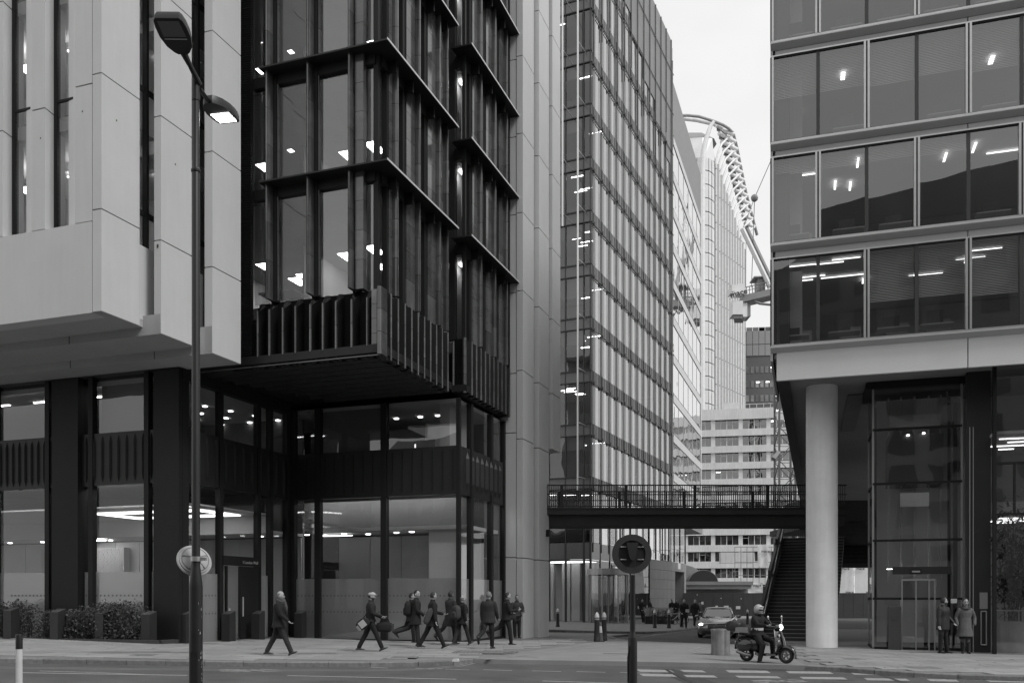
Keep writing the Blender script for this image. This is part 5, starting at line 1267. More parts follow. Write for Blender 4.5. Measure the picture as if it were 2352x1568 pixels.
# lane barrier strip at the foot
bx('foot_rail', M_con2, HB, (hx(1575),-1.2,.12), (hx(1760),-1.05,.35))
Yl = 104.; LX = lambda x: sx(x,Yl); LZ = lambda y: sz(y,Yl)
LBd = empty('canopied_kiosk', (LX(1575),Yl,gh), 'low canopy roofed kiosk with a black barrel vault above the hoarding', 'building')
lx_ = lambda x: LX(x)-LX(1575); lz = lambda y: LZ(y)-gh
bx('roof', M_under, LBd, (lx_(1560),-1.5,lz(1343)), (lx_(1722),3,lz(1335))); bx('roof_fascia', M_span, LBd, (lx_(1560),-1.2,lz(1352)), (lx_(1720),-1.1,lz(1343))); bx('wall', M_under, LBd, (lx_(1560),0,0), (lx_(1718),.3,lz(1352)))
q = MB(); c0 = (lx_(1630), lz(1336)); rr_ = (lx_(1664)-lx_(1597))/2
poly = [(c0[0]+rr_*math.cos(a), c0[1]+rr_*.86*math.sin(a)) for a in np.linspace(0,math.pi,20)]; q.extrude(poly, 1, 3.2, 3.5); q.build('vault_end', M_under2, LBd)
q = MB(); q.extrude([(x*1.06-c0[0]*.06, z*1.04-c0[1]*.04) for x, z in poly], 1, 3.5, 9); q.build('vault', M_lift, LBd, smooth=40)
q = MB(); q.extrude([(lx_(1578)+3.1*math.cos(a), lz(1337)+2.2*math.sin(a)) for a in np.linspace(0,math.pi,18)], 1, 4.4, 9); q.build('vault', M_lift, LBd, smooth=40)
# sheeted scaffold behind the hoarding
Ys = 118.; SXx = lambda x: sx(x,Ys); SZz = lambda y: sz(y,Ys)
SS = empty('sheeted_scaffold', (SXx(1700),Ys,gh), 'white sheeted scaffold with printed mace lettering above the hoarding', 'scaffold')
sx2 = lambda x: SXx(x)-SXx(1700); sz2 = lambda y: SZz(y)-gh
M_sheet = gmat('scaffold_sheet', .66, .7, .10, .5, .4, 3.)
for (x0,x1,y0,y1) in ((1712,1752,1338,1362),(1740,1765,1250,1300),(1915,1962,1303,1368),(1963,2030,1303,1368)):
    q = MB(); nx, nz_ = 8, 6
    for i in range(nx+1):
        for j in range(nz_+1):
            a = x0+(x1-x0)*i/nx; b = y1+(y0-y1)*j/nz_; q.v.append((sx2(a), .12*math.sin(i*2.1+j)*math.cos(j*1.3+a), sz2(b)))
    q.f = [(i*(nz_+1)+j,(i+1)*(nz_+1)+j,(i+1)*(nz_+1)+j+1,i*(nz_+1)+j+1) for i in range(nx) for j in range(nz_)]; q.m = [0]*len(q.f)
    q.build('sheet', M_sheet, SS, smooth=True)
for x, y in ((1738,1346),(1757,1268),(1940,1308),(1975,1308),(1997,1362),(1950,1362)): text_mesh('sheet_lettering', 'mace', .50, M_hoard, SS, (sx2(x),-.22,sz2(y)), (R(90),0,0), .004, bold=True)
q = MB()
for x in np.arange(1690,2035,14): q.tube((sx2(x),.5,0),(sx2(x),.5,sz2(1255)),.04,n=5)
for y in (1255,1290,1320,1345): q.tube((sx2(1690),.5,sz2(y)),(sx2(2035),.5,sz2(y)),.04,n=5)
q.build('scaffold_tubes', M_kgr, SS)
bx('concrete_balcony', M_con, SS, (sx2(1668),3,sz2(1291)), (sx2(1746),4,sz2(1265)))

# ================================================================== buildings across the street (seen only as reflections)
M_opp = gmat('opposite_stone', .20, .85, .2, .2); M_oppw = gmat('opposite_window', .03, .2, .2, .5, spec=.8)
for nm, x0, x1, h_, Yo, lab in (('stone_office', -75,-14,20,-26,'grey stone office across the street, mirrored in the lobby glass'),('brick_office',-13,22,34,-28,'tall office across the street, mirrored in the right hand windows'),('corner_office',24,80,25,-26,'lower corner office across the street, mirrored at the far right')):
    e = empty(nm, (x0,Yo,0), lab, 'building')
    q = MB(); q.box((0,-14,-.3),(x1-x0,0,h_)); q.prism([(0,-14),(x1-x0,-14),(x1-x0,-1),(0,-1)],h_,h_+3,[(4,-11),(x1-x0-4,-11),(x1-x0-4,-4),(4,-4)]); q.build('wall', M_opp, e)
    if nm == 'brick_office': q = MB(); q.box((4,-12,h_+1),(33,-2,h_+6)); q.build('roof_storeys', M_opp, e)
    for z in np.arange(1.2, h_-2.5, 3.6):
        for x in np.arange(1.2, x1-x0-2, 3.6): bx('window', M_oppw, e, (x,-.02,z), (x+2.0,.05,z+2.2))
# ================================================================== street furniture
M_pst = gmat('post_black', .014, .42, .2, 3., spec=.4); M_chip = gmat('bare_metal', .45, .6)
M_wpl = gmat('white_plastic', .62, .5, .08, 6.)
# ---- lamp column with two lanterns (one lit)
Yl_ = 11.6; kl = Yl_/FPX
LXm = lambda x: (x-CXP)*kl; LZm = lambda y: CAMZ+(HZ-y)*kl
gl2 = gz(LXm(450),Yl_)+ROAD
LC = empty('street_lamp', (LXm(450),Yl_,gl2), 'tall black street lamp post with two lanterns, the lower one lit', 'street lamp')
ax = lambda x: LXm(x)-LXm(450); az = lambda y: LZm(y)-gl2
zc_ = az(1322)
q = MB(); q.lathe([(.083,0),(.083,zc_-.14),(.080,zc_-.1),(.056,zc_+.10),(.052,zc_+.12),(.050,az(395)),(.044,az(395)+.02),(.044,az(185))], 20); q.build('column', M_pst, LC, smooth=35)
q = MB(); q.lathe([(.060,az(395)),(.060,az(390)),(.05,az(388))],16); q.lathe([(.052,az(232)),(.052,az(180)),(.0,az(178))],16); q.build('collar', M_pst, LC, smooth=35)
rnd = random.Random(2); q = MB()
for i in range(26):
    a = rnd.choice([rnd.uniform(-.9,-.1), rnd.gauss(-.25,.12)]); z = rnd.uniform(.25,zc_-.3) if i > 16 else rnd.uniform(.3,1.05); r_ = .0838; w_ = rnd.uniform(.03,.12); h_ = rnd.uniform(.01,.05)
    q.add([(r_*math.cos(a),r_*math.sin(a),z),(r_*math.cos(a+w_),r_*math.sin(a+w_),z+h_*.2),(r_*math.cos(a+w_),r_*math.sin(a+w_),z+h_),(r_*math.cos(a),r_*math.sin(a),z+h_*.8)],[(0,1,2,3)])
q.build('paint_chips', M_chip, LC)
bx('service_door', M_pst, LC, (-.04,-.088,.5), (.04,-.08,1.05))
def lantern(tip, neck, lit, tilt_w):
    """flat LED head: outline tapering to the neck; the lens looks down"""
    tip, neck = Vector(tip), Vector(neck); d = (tip-neck); L_ = d.length; d.normalize()
    s = d.cross(Vector((0,0,1))).normalized(); n = s.cross(d).normalized()      # n: up out of the back
    prof = [(0,.05),(.06,.085),(.22,.135),(.48,.165),(.75,.165),(.93,.150),(1.0,.125)]
    w_ = tilt_w/.165
    top, bot = [], []
    for t, h_ in prof:
        for sg, arr in ((1,top),(-1,bot)): arr.append((neck+d*(t*L_)+s*(sg*h_*w_)))
    out = top+bot[::-1]; th = .035
    q = MB(); m_ = len(out); q.add([p-n*th for p in out]+[p+n*th*.6 for p in out]+[neck+(p-neck)*.92+n*.075+d*.02 for p in out],
        [tuple(range(m_-1,-1,-1))]+[(i,(i+1)%m_,m_+(i+1)%m_,m_+i) for i in range(m_)]+[(m_+i,m_+(i+1)%m_,2*m_+(i+1)%m_,2*m_+i) for i in range(m_)]+[tuple(range(2*m_,3*m_))])
    h = q.build('lantern', M_pst, LC, smooth=30)
    q = MB(); P = [neck+d*(t*L_)+s*(sg*h_*w_*.78)-n*(th+.004) for t, h_, sg in ((.50,.155,1),(.93,.145,1),(.93,.145,-1),(.50,.155,-1))]; q.add(P,[(0,1,2,3)])
    q.build('lens', emit('lamp_glow', 16.) if lit else gmat('lens_grey', .12, .3), h)
    q = MB(); P = [neck+d*(t*L_)+s*(sg*.12*w_)-n*(th+.006) for t, sg in ((.43,1),(.46,1),(.46,-1),(.43,-1))]; q.add(P,[(0,1,2,3)]); q.build('lens_trim', M_alu, h)
    return h
def LP(x, y, dY):
    Yq = Yl_+dY; return Vector((sx(x,Yq)-LXm(450), dY, sz(y,Yq)-gl2))
a1 = LP(459,196,0)
n1 = LP(421,120,-.30); t1 = LP(383,36,-.86)
q = MB(); q.path([a1,a1.lerp(n1,.6),n1],[.035,.03,.045],8); q.build('arm', M_pst, LC, smooth=40)
lantern(t1, n1, False, .185)
n2 = LP(478,231,.30); t2 = LP(528,277,.86)
q = MB(); q.path([a1+Vector((0,0,-.05)),n2],.028,8); q.build('arm', M_pst, LC, smooth=40)
lantern(t2, n2, True, .175)
# ---- convex mirror clamped to the lamp post, seen from behind
TM = empty('traffic_mirror', (LXm(450),Yl_,gl2+az(1283)), 'round pale traffic mirror clamped to the lamp post, seen from behind', 'mirror')
dn = Vector((-.55,.0,-.0)); mc = Vector((ax(434),.22,.0)); nrm = Vector((.52,-.70,.42)).normalized(); rot = nrm.to_track_quat('Z','Y').to_matrix()
def place(mb): 
    for i, v in enumerate(mb.v): mb.v[i] = tuple(mc + rot @ Vector(v))
rm = .212
q = MB(); q.lathe([(rm,-.02),(rm+.012,-.03),(rm+.012,-.045),(rm*.95,-.06),(rm*.93,-.0),(rm*.6,.035),(.05,.05),(0.0,.05)],36); place(q); q.build('dish', gmat('mirror_back', .36, .55, .08, 5.), TM, smooth=35)
q = MB(); q.lathe([(rm*.78,.012),(rm*.80,.022),(rm*.84,.012)],36)
for k in range(5): a = 2*math.pi*k/5+.35; q.path([(rm*.25*math.cos(a),rm*.25*math.sin(a),.048),(rm*.78*math.cos(a),rm*.78*math.sin(a),.022)],.011,5)
place(q); q.build('ribs', gmat('mirror_rib', .22, .6), TM)
q = MB(); q.lathe([(.05,.045),(.05,.07),(.02,.085)],12); place(q); q.build('hub', M_alu, TM)
q = MB(); q.lathe([(.062,-.03),(.066,-.03),(.066,.03),(.062,.03)],18); q.box((.05,-.03,-.02),(.13,.03,.02)); q.path([(0,.05,0),(mc.x*.5,.12,0),tuple(mc+nrm*.06)],.018,6); q.build('clamp', M_alu, TM)
# ---- round keep-left sign on a post, seen from behind
Yp_ = 13.; kp = Yp_/FPX; PX = lambda x: (x-CXP)*kp; PZ = lambda y: CAMZ+(HZ-y)*kp
gp_ = gz(PX(1453),Yp_)+ROAD
RS = empty('round_road_sign', (PX(1453),Yp_,gp_), 'black post with a round road sign seen from behind, in the foreground', 'sign')
pz = lambda y: PZ(y)-gp_
zc2 = pz(1462)
q = MB(); q.lathe([(.066,0),(.066,zc2-.02),(.062,zc2),(.040,zc2+.07),(.038,zc2+.09),(.038,pz(1320)),(.030,pz(1320))],18); q.build('post', M_pst, RS, smooth=35)
cz = pz(1271); rs = 45.5*kp
q = MB()
ring = [(rs*math.cos(a), rs*math.sin(a)) for a in np.linspace(0,2*math.pi,49)[:-1]]; r2 = [(.69*x,.69*y) for x, y in ring]
for y0 in (.06,):
    q.add([(x,y0,cz+z) for x, z in ring]+[(x,y0,cz+z) for x, z in r2]+[(x,y0+.04,cz+z) for x, z in ring]+[(x,y0+.02,cz+z) for x, z in r2],
          [(i,(i+1)%48,48+(i+1)%48,48+i) for i in range(48)]+[(i,96+i,96+(i+1)%48,(i+1)%48) for i in range(48)]+[(48+i,48+(i+1)%48,144+(i+1)%48,144+i) for i in range(48)])
q.build('rim', gmat('sign_rim', .032, .5, .15, 5.), RS, smooth=30)
q = MB(); q.add([(x,.085,cz+z) for x, z in r2],[tuple(range(48))]); q.add([(x,.11,cz+z) for x, z in ring],[tuple(range(47,-1,-1))]); q.build('plate', gmat('sign_back', .012, .5), RS)
q = MB(); q.extrude([(-.085,cz+.16),(.085,cz+.16),(.045,cz-.04),(.02,cz-.09),(-.02,cz-.09),(-.045,cz-.04)], 1, .0, .07); q.build('bracket', gmat('sign_bracket', .018, .5), RS)
q = MB()
for sx_ in (-1,1):
    for dz_ in (.10,-.08): q.ball((sx_*.155,.07,cz+dz_),.013,8,6); q.tube((sx_*.08,.075,cz+dz_),(sx_*.15,.075,cz+dz_),.008,n=5)
q.build('fixing_bolts', M_lift, RS)
q = MB(); q.path([(-.068,-.02,.6),(-.072,-.03,.95),(-.05,-.05,1.12)],.010,5); q.build('cable', M_pst, RS)
# ---- white marker post
Yw = 11.4; kw = Yw/FPX; gw = gz((44-CXP)*kw,Yw)+ROAD
WM = empty('marker_post', ((44-CXP)*kw,Yw,gw), 'white marker post with a black cap, bottom left corner', 'bollard')
zq = lambda y: CAMZ+(HZ-y)*kw-gw
q = MB(); q.lathe([(.043,0),(.041,.3),(.038,zq(1488))],16); q.build('shaft', M_wpl, WM, smooth=40)
q = MB(); q.lathe([(.041,zq(1489)),(.041,zq(1458)),(.036,zq(1455.5)),(.02,zq(1455))],16); q.build('cap', M_pst, WM, smooth=40)

# ---- square raked-top bollards
M_bol = gmat('bollard_dark', .022, .55, .2, 2.)
_b = MB(); w_ = .17
_b.loft([[(-w_,-w_,0),(w_,-w_,0),(w_,w_,0),(-w_,w_,0)],[(-w_,-w_,.94),(w_,-w_,.94),(w_,w_,1.04),(-w_,w_,1.04)]]); bme = _b.mesh('bollard', M_bol)
_p = MB(); _p.loft([[(-w_+.004,-w_+.004,.94),(w_-.004,-w_+.004,.94),(w_-.004,w_-.004,1.036),(-w_+.004,w_-.004,1.036)],[(-w_+.012,-w_+.012,.955),(w_-.012,-w_+.012,.955),(w_-.012,w_-.012,1.053),(-w_+.012,w_-.012,1.053)]]); pme = _p.mesh('bollard_top', gmat('bollard_cap', .05, .5))
blist = [(26,1456,'in the hedge bed at the left edge of the photo'),(133,1458,'in the hedge, second from the left edge'),(236,1460,'in the hedge, third from the left edge'),(342,1462,'at the right end of the hedge'),
         (425,1474,'half hidden behind the lamp post'),(525,1470,'in front of the glass door'),(593,1467,'in front of the dark door leaf'),(647,1464,'just behind the bald walking person'),(690,1462,'right of the bald walking person'),(742,1461,'beside the entry intercom')]
for i, (x, y, where) in enumerate(blist):
    Yb = (30.2 if i < 4 else 30.6+.0*i); X_, Yb = gp(x, y); 
    if i < 4: Yb = 29.6-(.30)*(0)+.9*(3-i)*.35; X_ = sx(x,Yb)
    bt = 1.0 if i >= 4 else .98
    e = empty('square_bollard', (X_,Yb,gz(X_,Yb)-.02), 'dark raked-top square bollard '+where, 'bollard', 'square bollards in front of the black tower', FA.rot)
    e.scale = (1,1,bt); obj('post', bme, e); obj('raked_top', pme, e)
# ---- entry intercom pedestal
ip = gp(758,1462)
IC = empty('intercom_pedestal', (ip[0],ip[1],gz(*ip)-.02), 'tall slim entry intercom pedestal with a steel face', 'intercom', rotz=FA.rot)
bx('pedestal', M_bol, IC, (-.15,-.10,0), (.19,.14,1.52)); fc = bx('face_plate', M_lift, IC, (-.15,-.115,.68), (.06,-.101,1.50)); bx('keypad', M_joint, fc, (-.09,-.12,1.0), (.02,-.116,1.1)); bx('call_light', emit('call_dot', 3.), fc, (-.07,-.122,1.17), (-.045,-.116,1.195)); bx('slot', M_joint, fc, (-.09,-.12,.83), (0,-.116,.95))
# ---- hedge bed with kerb
hp = [FA.w(FA.u(-60,-7.6),-7.6), FA.w(FA.u(366,-7.45),-7.45), FA.w(FA.u(404,-6.75),-6.75), FA.w(-16.,-6.6)]
HE = empty('hedge_bed', (hp[1][0]-2,hp[1][1]+.5,gz(-10,30)), 'low evergreen hedge in a kerbed bed below the left windows', 'hedge')
q = MB(); 
for a, b in zip(hp[:3], hp[1:3]): 
    A, B = Vector(a), Vector(b); d = (B-A).normalized(); n_ = Vector((-d.y,d.x))*.12
    P = [A-n_, B-n_, B+n_, A+n_]; q.prism([(p.x-HE.location.x,p.y-HE.location.y) for p in P], -.1, .14)
q.build('kerb', gmat('bed_kerb', .045, .7), HE)
q = MB(); q.add([(p[0]-HE.location.x,p[1]-HE.location.y,.10) for p in hp],[(0,1,2,3)]); q.build('soil', gmat('soil', .03, .95), HE)
q = MB(); rnd = random.Random(9)
clumps = []
for i in range(90):
    t = rnd.random(); u_ = FA.u(-30+ (318+30)*t, -7.0); v_ = -7.0+rnd.uniform(-.28,.32); P = FA.w(u_,v_)
    h_ = .98+.14*math.sin(t*9.)+rnd.uniform(-.15,.18); clumps.append((P[0]-HE.location.x,P[1]-HE.location.y,h_))
for k in range(17000):
    c = rnd.choice(clumps); a = rnd.uniform(0,6.28); b = rnd.random()**.6; zf = rnd.random()
    p = Vector((c[0]+math.cos(a)*.36*b*(1-.35*zf), c[1]+math.sin(a)*.36*b*(1-.35*zf), .12+c[2]*zf+rnd.gauss(0,.03)))
    L_ = rnd.uniform(.05,.10); d = Vector((rnd.gauss(0,1),rnd.gauss(0,1),rnd.uniform(.1,1.3))).normalized(); s = d.orthogonal().normalized()*L_*.28
    s = Matrix.Rotation(rnd.uniform(0,3.1),3,d) @ s
    q.add([p,p+d*L_*.5+s,p+d*L_,p+d*L_*.5-s],[(0,1,2,3)])
q.build('foliage', gmat('hedge_leaf', .06, .5, .5, 6.), HE)
q = MB()
for c in clumps:
    for j in range(3): q.path([(c[0],c[1],.1),(c[0]+rnd.gauss(0,.06),c[1]+rnd.gauss(0,.06),.1+c[2]*.5),(c[0]+rnd.gauss(0,.14),c[1]+rnd.gauss(0,.14),.1+c[2]*.95)],[.012,.008,.004],4)
q.build('stems', gmat('hedge_stem', .04, .8), HE)
# ---- city bollards with white domed tops
M_cb = gmat('bollard_iron', .016, .5, .2, 4.); M_cw = gmat('bollard_white', .62, .5, .1, 6.)
def ctop(): 
    q = MB(); q.lathe([(.082,.84),(.088,.86),(.088,.94),(.10,.945),(.10,.965),(.088,.97),(.082,1.02),(.06,1.08),(.03,1.115),(.012,1.14)],14); return q.mesh('dome_top', M_cw, 40)
def cshaft():
    q = MB(); q.lathe([(.13,0),(.13,.10),(.115,.13),(.105,.35),(.092,.83),(.092,.845)],12); return q.mesh('shaft', M_cb, 40)
cs_, ct_ = cshaft(), ctop()
def cband():
    q = MB(); q.lathe([(.093,.87),(.0935,.925)],14); return q.mesh('band', gmat('bollard_band', .2, .5), 40)
cb_ = cband()
for x, y, hpx, lab in ((1371,1461,67,'front left of the pair by a traffic cone'),(1387.5,1457,65,'front right of the pair by a traffic cone'),(1281,1443,42,'alone in front of the tower lobby, left'),
                       (1504,1442,42,'by the pale grasses, left of two'),(1536.5,1440,42,'by the parked bicycles, right of two'),(1634,1420,34,'against the hoarding, left of the car roof'),(1643,1420,34,'against the hoarding, just left of the car roof'),(1717,1418,34,'against the hoarding, right of the car roof'),(1566,1440,40,'hidden behind the suited person on the kerb')):
    Yb = 1.12*FPX/hpx; X_ = sx(x,Yb); g_ = gz(X_,Yb)
    e = empty('dome_bollard', (X_,Yb,g_), 'black bollard with a white domed top, '+lab, 'bollard', 'domed street bollards')
    obj('shaft', cs_, e); obj('dome_top', ct_, e); obj('band', cb_, e)
Yb = 1.12*FPX/66; 
TC = empty('traffic_cone', (sx(1378.5,Yb-.2),Yb-.2,gz(4,35)), 'grey traffic cone between the pair of domed bollards', 'cone')
q = MB(); q.box((-.16,-.16,0),(.16,.16,.03)); q.build('base', M_cb, TC); q = MB(); q.lathe([(.12,.03),(.085,.35)],16); q.build('lower_cone', gmat('cone_grey', .10, .5), TC, smooth=50); q = MB(); q.lathe([(.085,.35),(.06,.60)],16); q.build('sleeve', M_wpl, TC, smooth=50); q = MB(); q.lathe([(.06,.60),(.04,.74),(.03,.75)],16); q.build('tip', MATS['cone_grey'], TC, smooth=50)
# ---- fluted stone block on the crossing
fb = gp(1655,1503)
FBk = empty('fluted_stone_block', (fb[0],fb[1],gz(*fb)-.01), 'squat fluted stone block standing on the crossing by the scooter', 'bollard')
q = MB(); hb = 60/FPX*fb[1]; rb = 22.5/FPX*fb[1]
def flute(r, ph=.3): 
    out = []
    for k in range(72):
        a = 2*math.pi*k/72; m_ = abs(math.sin(3.*(a+ph))); out.append((r*(.78+.22*m_**.5)*math.cos(a), r*(.78+.22*m_**.5)*math.sin(a)))
    return out
q.loft([[(x,y,z) for x, y in flute(rb*s)] for z, s in ((0,1.0),(.06,1.02),(.1,.985),(hb-.05,1.0),(hb-.015,.99),(hb,.95))]); q.build('block', gmat('weathered_stone', .21, .85, .25, 4., .3, 40., streak=.3), FBk, smooth=35)
q = MB(); q.lathe([(rb*.5,hb+.001),(rb*.5,hb+.012),(rb*.42,hb+.014)],20); q.build('lifting_plate', gmat('stone_cap', .16, .8), FBk)
# small white litter on the kerb, covers and darker patches
lp = gp(1047,1518.5); q = MB(); q.box((-.09,-.05,.0),(.09,.05,.04)); q.prism([(-.07,-.04),(.05,-.05),(.08,.03),(-.03,.05)],.04,.075)
tag(q.build('crushed_carton', M_wpl, None, loc=(lp[0],lp[1],gz(*lp)+.004)), 'small crushed white carton lying on the left kerb', 'litter')
M_iron = gmat('cast_iron', .055, .6, .2, 12.); M_dkstone = gmat('dark_stone', .165, .7, .2, 1.2)
for x, y, w_, d_, par in ((930,1508,.7,.7,pavL),(330,1503,.6,.5,pavL),(2120,1532,.75,.6,pavR),(1960,1512,.5,.5,pavR)):
    c = gp(x,y); q = MB(); P = [(c[0]-w_/2,c[1]-d_/2),(c[0]+w_/2,c[1]-d_/2),(c[0]+w_/2,c[1]+d_/2),(c[0]-w_/2,c[1]+d_/2)]
    q.add([(p[0],p[1],gz(*p)+.0065) for p in P],[(0,1,2,3)]); q.build('access_cover', M_dkstone if x != 930 else M_kerb, par)
def blot(cx, cy, wx, wy, mat, par, dz, seed, name='stain'):
    rnd = random.Random(seed); P = []
    for k in range(18):
        a = 2*math.pi*k/18; r = 1+.28*rnd.uniform(-1,1); P.append(gp(cx+wx*r*math.cos(a), cy+wy*r*math.sin(a)))
    q = MB(); q.add([(p[0],p[1],gz(*p)+dz) for p in P],[tuple(range(18))]); q.build(name, mat, par)
blot(315,1497,125,2.2,M_dkstone,pavL,.0055,1,'dark_patch'); blot(700,1500,60,1.2,M_dkstone,pavL,.0055,2,'dark_patch')
rnd = random.Random(77)
for i in range(46):
    x, y = (rnd.uniform(60,1040), rnd.uniform(1486,1511)) if i < 28 else (rnd.uniform(1930,2340), rnd.uniform(1512,1535))
    blot(x, y, rnd.uniform(1.2,3.2), rnd.uniform(.35,.8), M_dkstone, pavL if i < 28 else pavR, .0058, i+10, 'gum_spot')
for i in range(14):
    x, y = rnd.uniform(40,2300), rnd.uniform(1552,1567); c = gp(x,y,ROAD); 
    if c[1] > 15: quadmark([(x,y),(x+rnd.uniform(20,90),y+.4),(x+rnd.uniform(20,90),y+1.6),(x+4,y+1.3)], dz=ROAD+.0025, mat=M_patch, name='road_patch')
# ================================================================== people
M_skin = gmat('skin', .34, .55, .08, 12.); M_skin2 = gmat('skin_deep', .13, .55, .1, 12.)
M_hairD = gmat('hair_dark', .02, .6, .3, 60.); M_hairG = gmat('hair_grey', .16, .7, .3, 60.); M_hairL = gmat('hair_fair', .06, .6, .35, 50.)
M_dark = gmat('face_dark', .03, .5); M_lip = gmat('lip', .16, .5)
C_blk = gmat('cloth_black', .008, .85, .25, 14., .25, 160.); C_dk = gmat('cloth_dark', .012, .85, .25, 12., .25, 160.); C_ch = gmat('cloth_charcoal', .022, .85, .25, 10., .25, 160.)
C_gr = gmat('cloth_grey', .05, .9, .2, 10., .3, 160.); C_gr2 = gmat('cloth_mid_grey', .12, .9, .15, 20., .4, 200.); C_shoe = gmat('shoe_black', .015, .35, .2, 8.); C_shoeb = gmat('shoe_brown', .05, .4, .2, 8.)
C_puff = gmat('cloth_nylon', .018, .6, .3, 8., .5, 30.)
def ell(c, fx, fy, n=14, tilt=0.):
    return [Vector((c[0]+fx*math.cos(a)*math.cos(tilt), c[1]+fy*math.sin(a), c[2]-fx*math.cos(a)*math.sin(tilt))) for a in np.linspace(0,2*math.pi,n+1)[:-1]]
def cap_tube(mb, P, rr, n=10):
    """closed tapered limb with rounded ends"""
    P = [Vector(p) for p in P]
    d0 = (P[0]-P[1]).normalized(); d1 = (P[-1]-P[-2]).normalized()
    pts = [P[0]+d0*rr[0]*.8]+P+[P[-1]+d1*rr[-1]*.8]; r2 = [rr[0]*.5]+list(rr)+[rr[-1]*.5]
    mb.path(pts, r2, n)
def head_mesh(c, yaw, pitch, mats, hair, beard=False, s=1.0):
    """head: skull, jaw, nose, ears, eyes, mouth; returns (MB head, MB hair). material slots: 0 skin 1 dark 2 lip 3 hair"""
    Rm = Matrix.Rotation(yaw,3,'Z') @ Matrix.Rotation(pitch,3,'Y'); c = Vector(c)
    n, m = 22, 18; q = MB(); ring = []
    def surf(th, ph):
        z = math.cos(th); r = math.sin(th); x, y = r*math.cos(ph), r*math.sin(ph)
        X, Y, Z = .098*x, .076*y, .122*z
        if z < 0: k = 1-.30*(-z)**1.2; Y *= k; X *= (k+.10 if x > 0 else k-.08)
        if x > .2 and z < .35: X *= .96
        f = max(0,1-(abs(y)/.22)**2)*max(0,x)
        if -.40 < z < .12: X += .026*f*math.exp(-((z+.20)/.13)**2)
        if .0 < z < .2 and x > .3: X -= .010*math.exp(-((abs(y)-.38)/.2)**2)*math.exp(-((z-.08)/.08)**2)
        if z < -.75 and x > 0: X += .008
        return Vector((X,Y,Z))*s
    for i in range(1,m):
        for k in range(n): q.v.append(tuple(c+Rm @ surf(math.pi*i/m, 2*math.pi*k/n)))
    q.v += [tuple(c+Rm @ Vector((0,0,.122*s))), tuple(c+Rm @ Vector((.01*s,0,-.122*s)))]; b = len(q.v)-2
    def face(idx, th, ph):
        z = math.cos(th); x = math.sin(th)*math.cos(ph); y = math.sin(th)*math.sin(ph)
        mt = 0
        if beard and z < -.38 and x > -.1 and not (abs(y) < .18 and -.60 < z < -.42): mt = 3
        q.f.append(idx); q.m.append(mt)
    for i in range(m-2):
        for k in range(n): face((i*n+k,(i+1)*n+k,(i+1)*n+(k+1)%n,i*n+(k+1)%n), math.pi*(i+1.5)/m, 2*math.pi*(k+.5)/n)
    for k in range(n): face((b,k,(k+1)%n),.05,0); face((b+1,(m-2)*n+(k+1)%n,(m-2)*n+k), math.pi-.05, 0)
    for sg in (-1,1):
        q.cur = 0; q.ball(c+Rm @ (Vector((-.008,sg*.076,-.005))*s), (.020*s,.010*s,.032*s), 8, 6)
        q.cur = 1; q.ball(c+Rm @ (Vector((.082,sg*.030,.012))*s), .011*s, 8, 6)
        q.cur = 3; q.ball(c+Rm @ (Vector((.088,sg*.030,.036))*s), (.008*s,.018*s,.005*s), 8, 5)
    q.cur = 2; q.ball(c+Rm @ (Vector((.086,0,-.070))*s), (.010*s,.022*s,.007*s), 8, 5)
    q.cur = 0; 
    h = None
    if hair:
        h = MB(); off = {'short':1.07,'bald':1.012,'long':1.09,'crop':1.05}[hair]
        keep = {}
        def hs(th, ph):
            p = surf(th, ph); x = math.sin(th)*math.cos(ph); z = math.cos(th)
            return p*off+Vector((-.004,0,.004))*s
        lim = lambda ph: (.62 if math.cos(ph) > .45 else 1.25 if math.cos(ph) > -.1 else 1.95) if hair != 'bald' else (0 if math.cos(ph) > -.1 else 1.9)
        if hair == 'long': lim = lambda ph: .62 if math.cos(ph) > .5 else 1.5 if math.cos(ph) > .1 else 2.2
        th0 = .0 if hair != 'bald' else 1.05
        rows, cols_ = 9, 26; G_ = []
        for j in range(rows+1):
            for k in range(cols_):
                ph = 2*math.pi*k/cols_; L_ = max(th0+.02,lim(ph)); G_.append(c+Rm @ hs(th0+(L_-th0)*j/rows+1e-3, ph))
        fs = [(j*cols_+k,(j+1)*cols_+k,(j+1)*cols_+(k+1)%cols_,j*cols_+(k+1)%cols_) for j in range(rows) for k in range(cols_)]
        h.add(G_, fs)
        if hair == 'long':
            for t in np.linspace(-1,1,11):
                a = math.pi+t*1.5; p0 = c+Rm @ Vector((.07*math.cos(a),.075*math.sin(a),.0)); h.path([p0, p0+Rm @ Vector((-.03,.02*t,-.12)), p0+Rm @ Vector((-.05,.05*t,-.24)), p0+Rm @ Vector((-.04,.06*t,-.33))],[.03,.034,.028,.008],6)
    return q, h
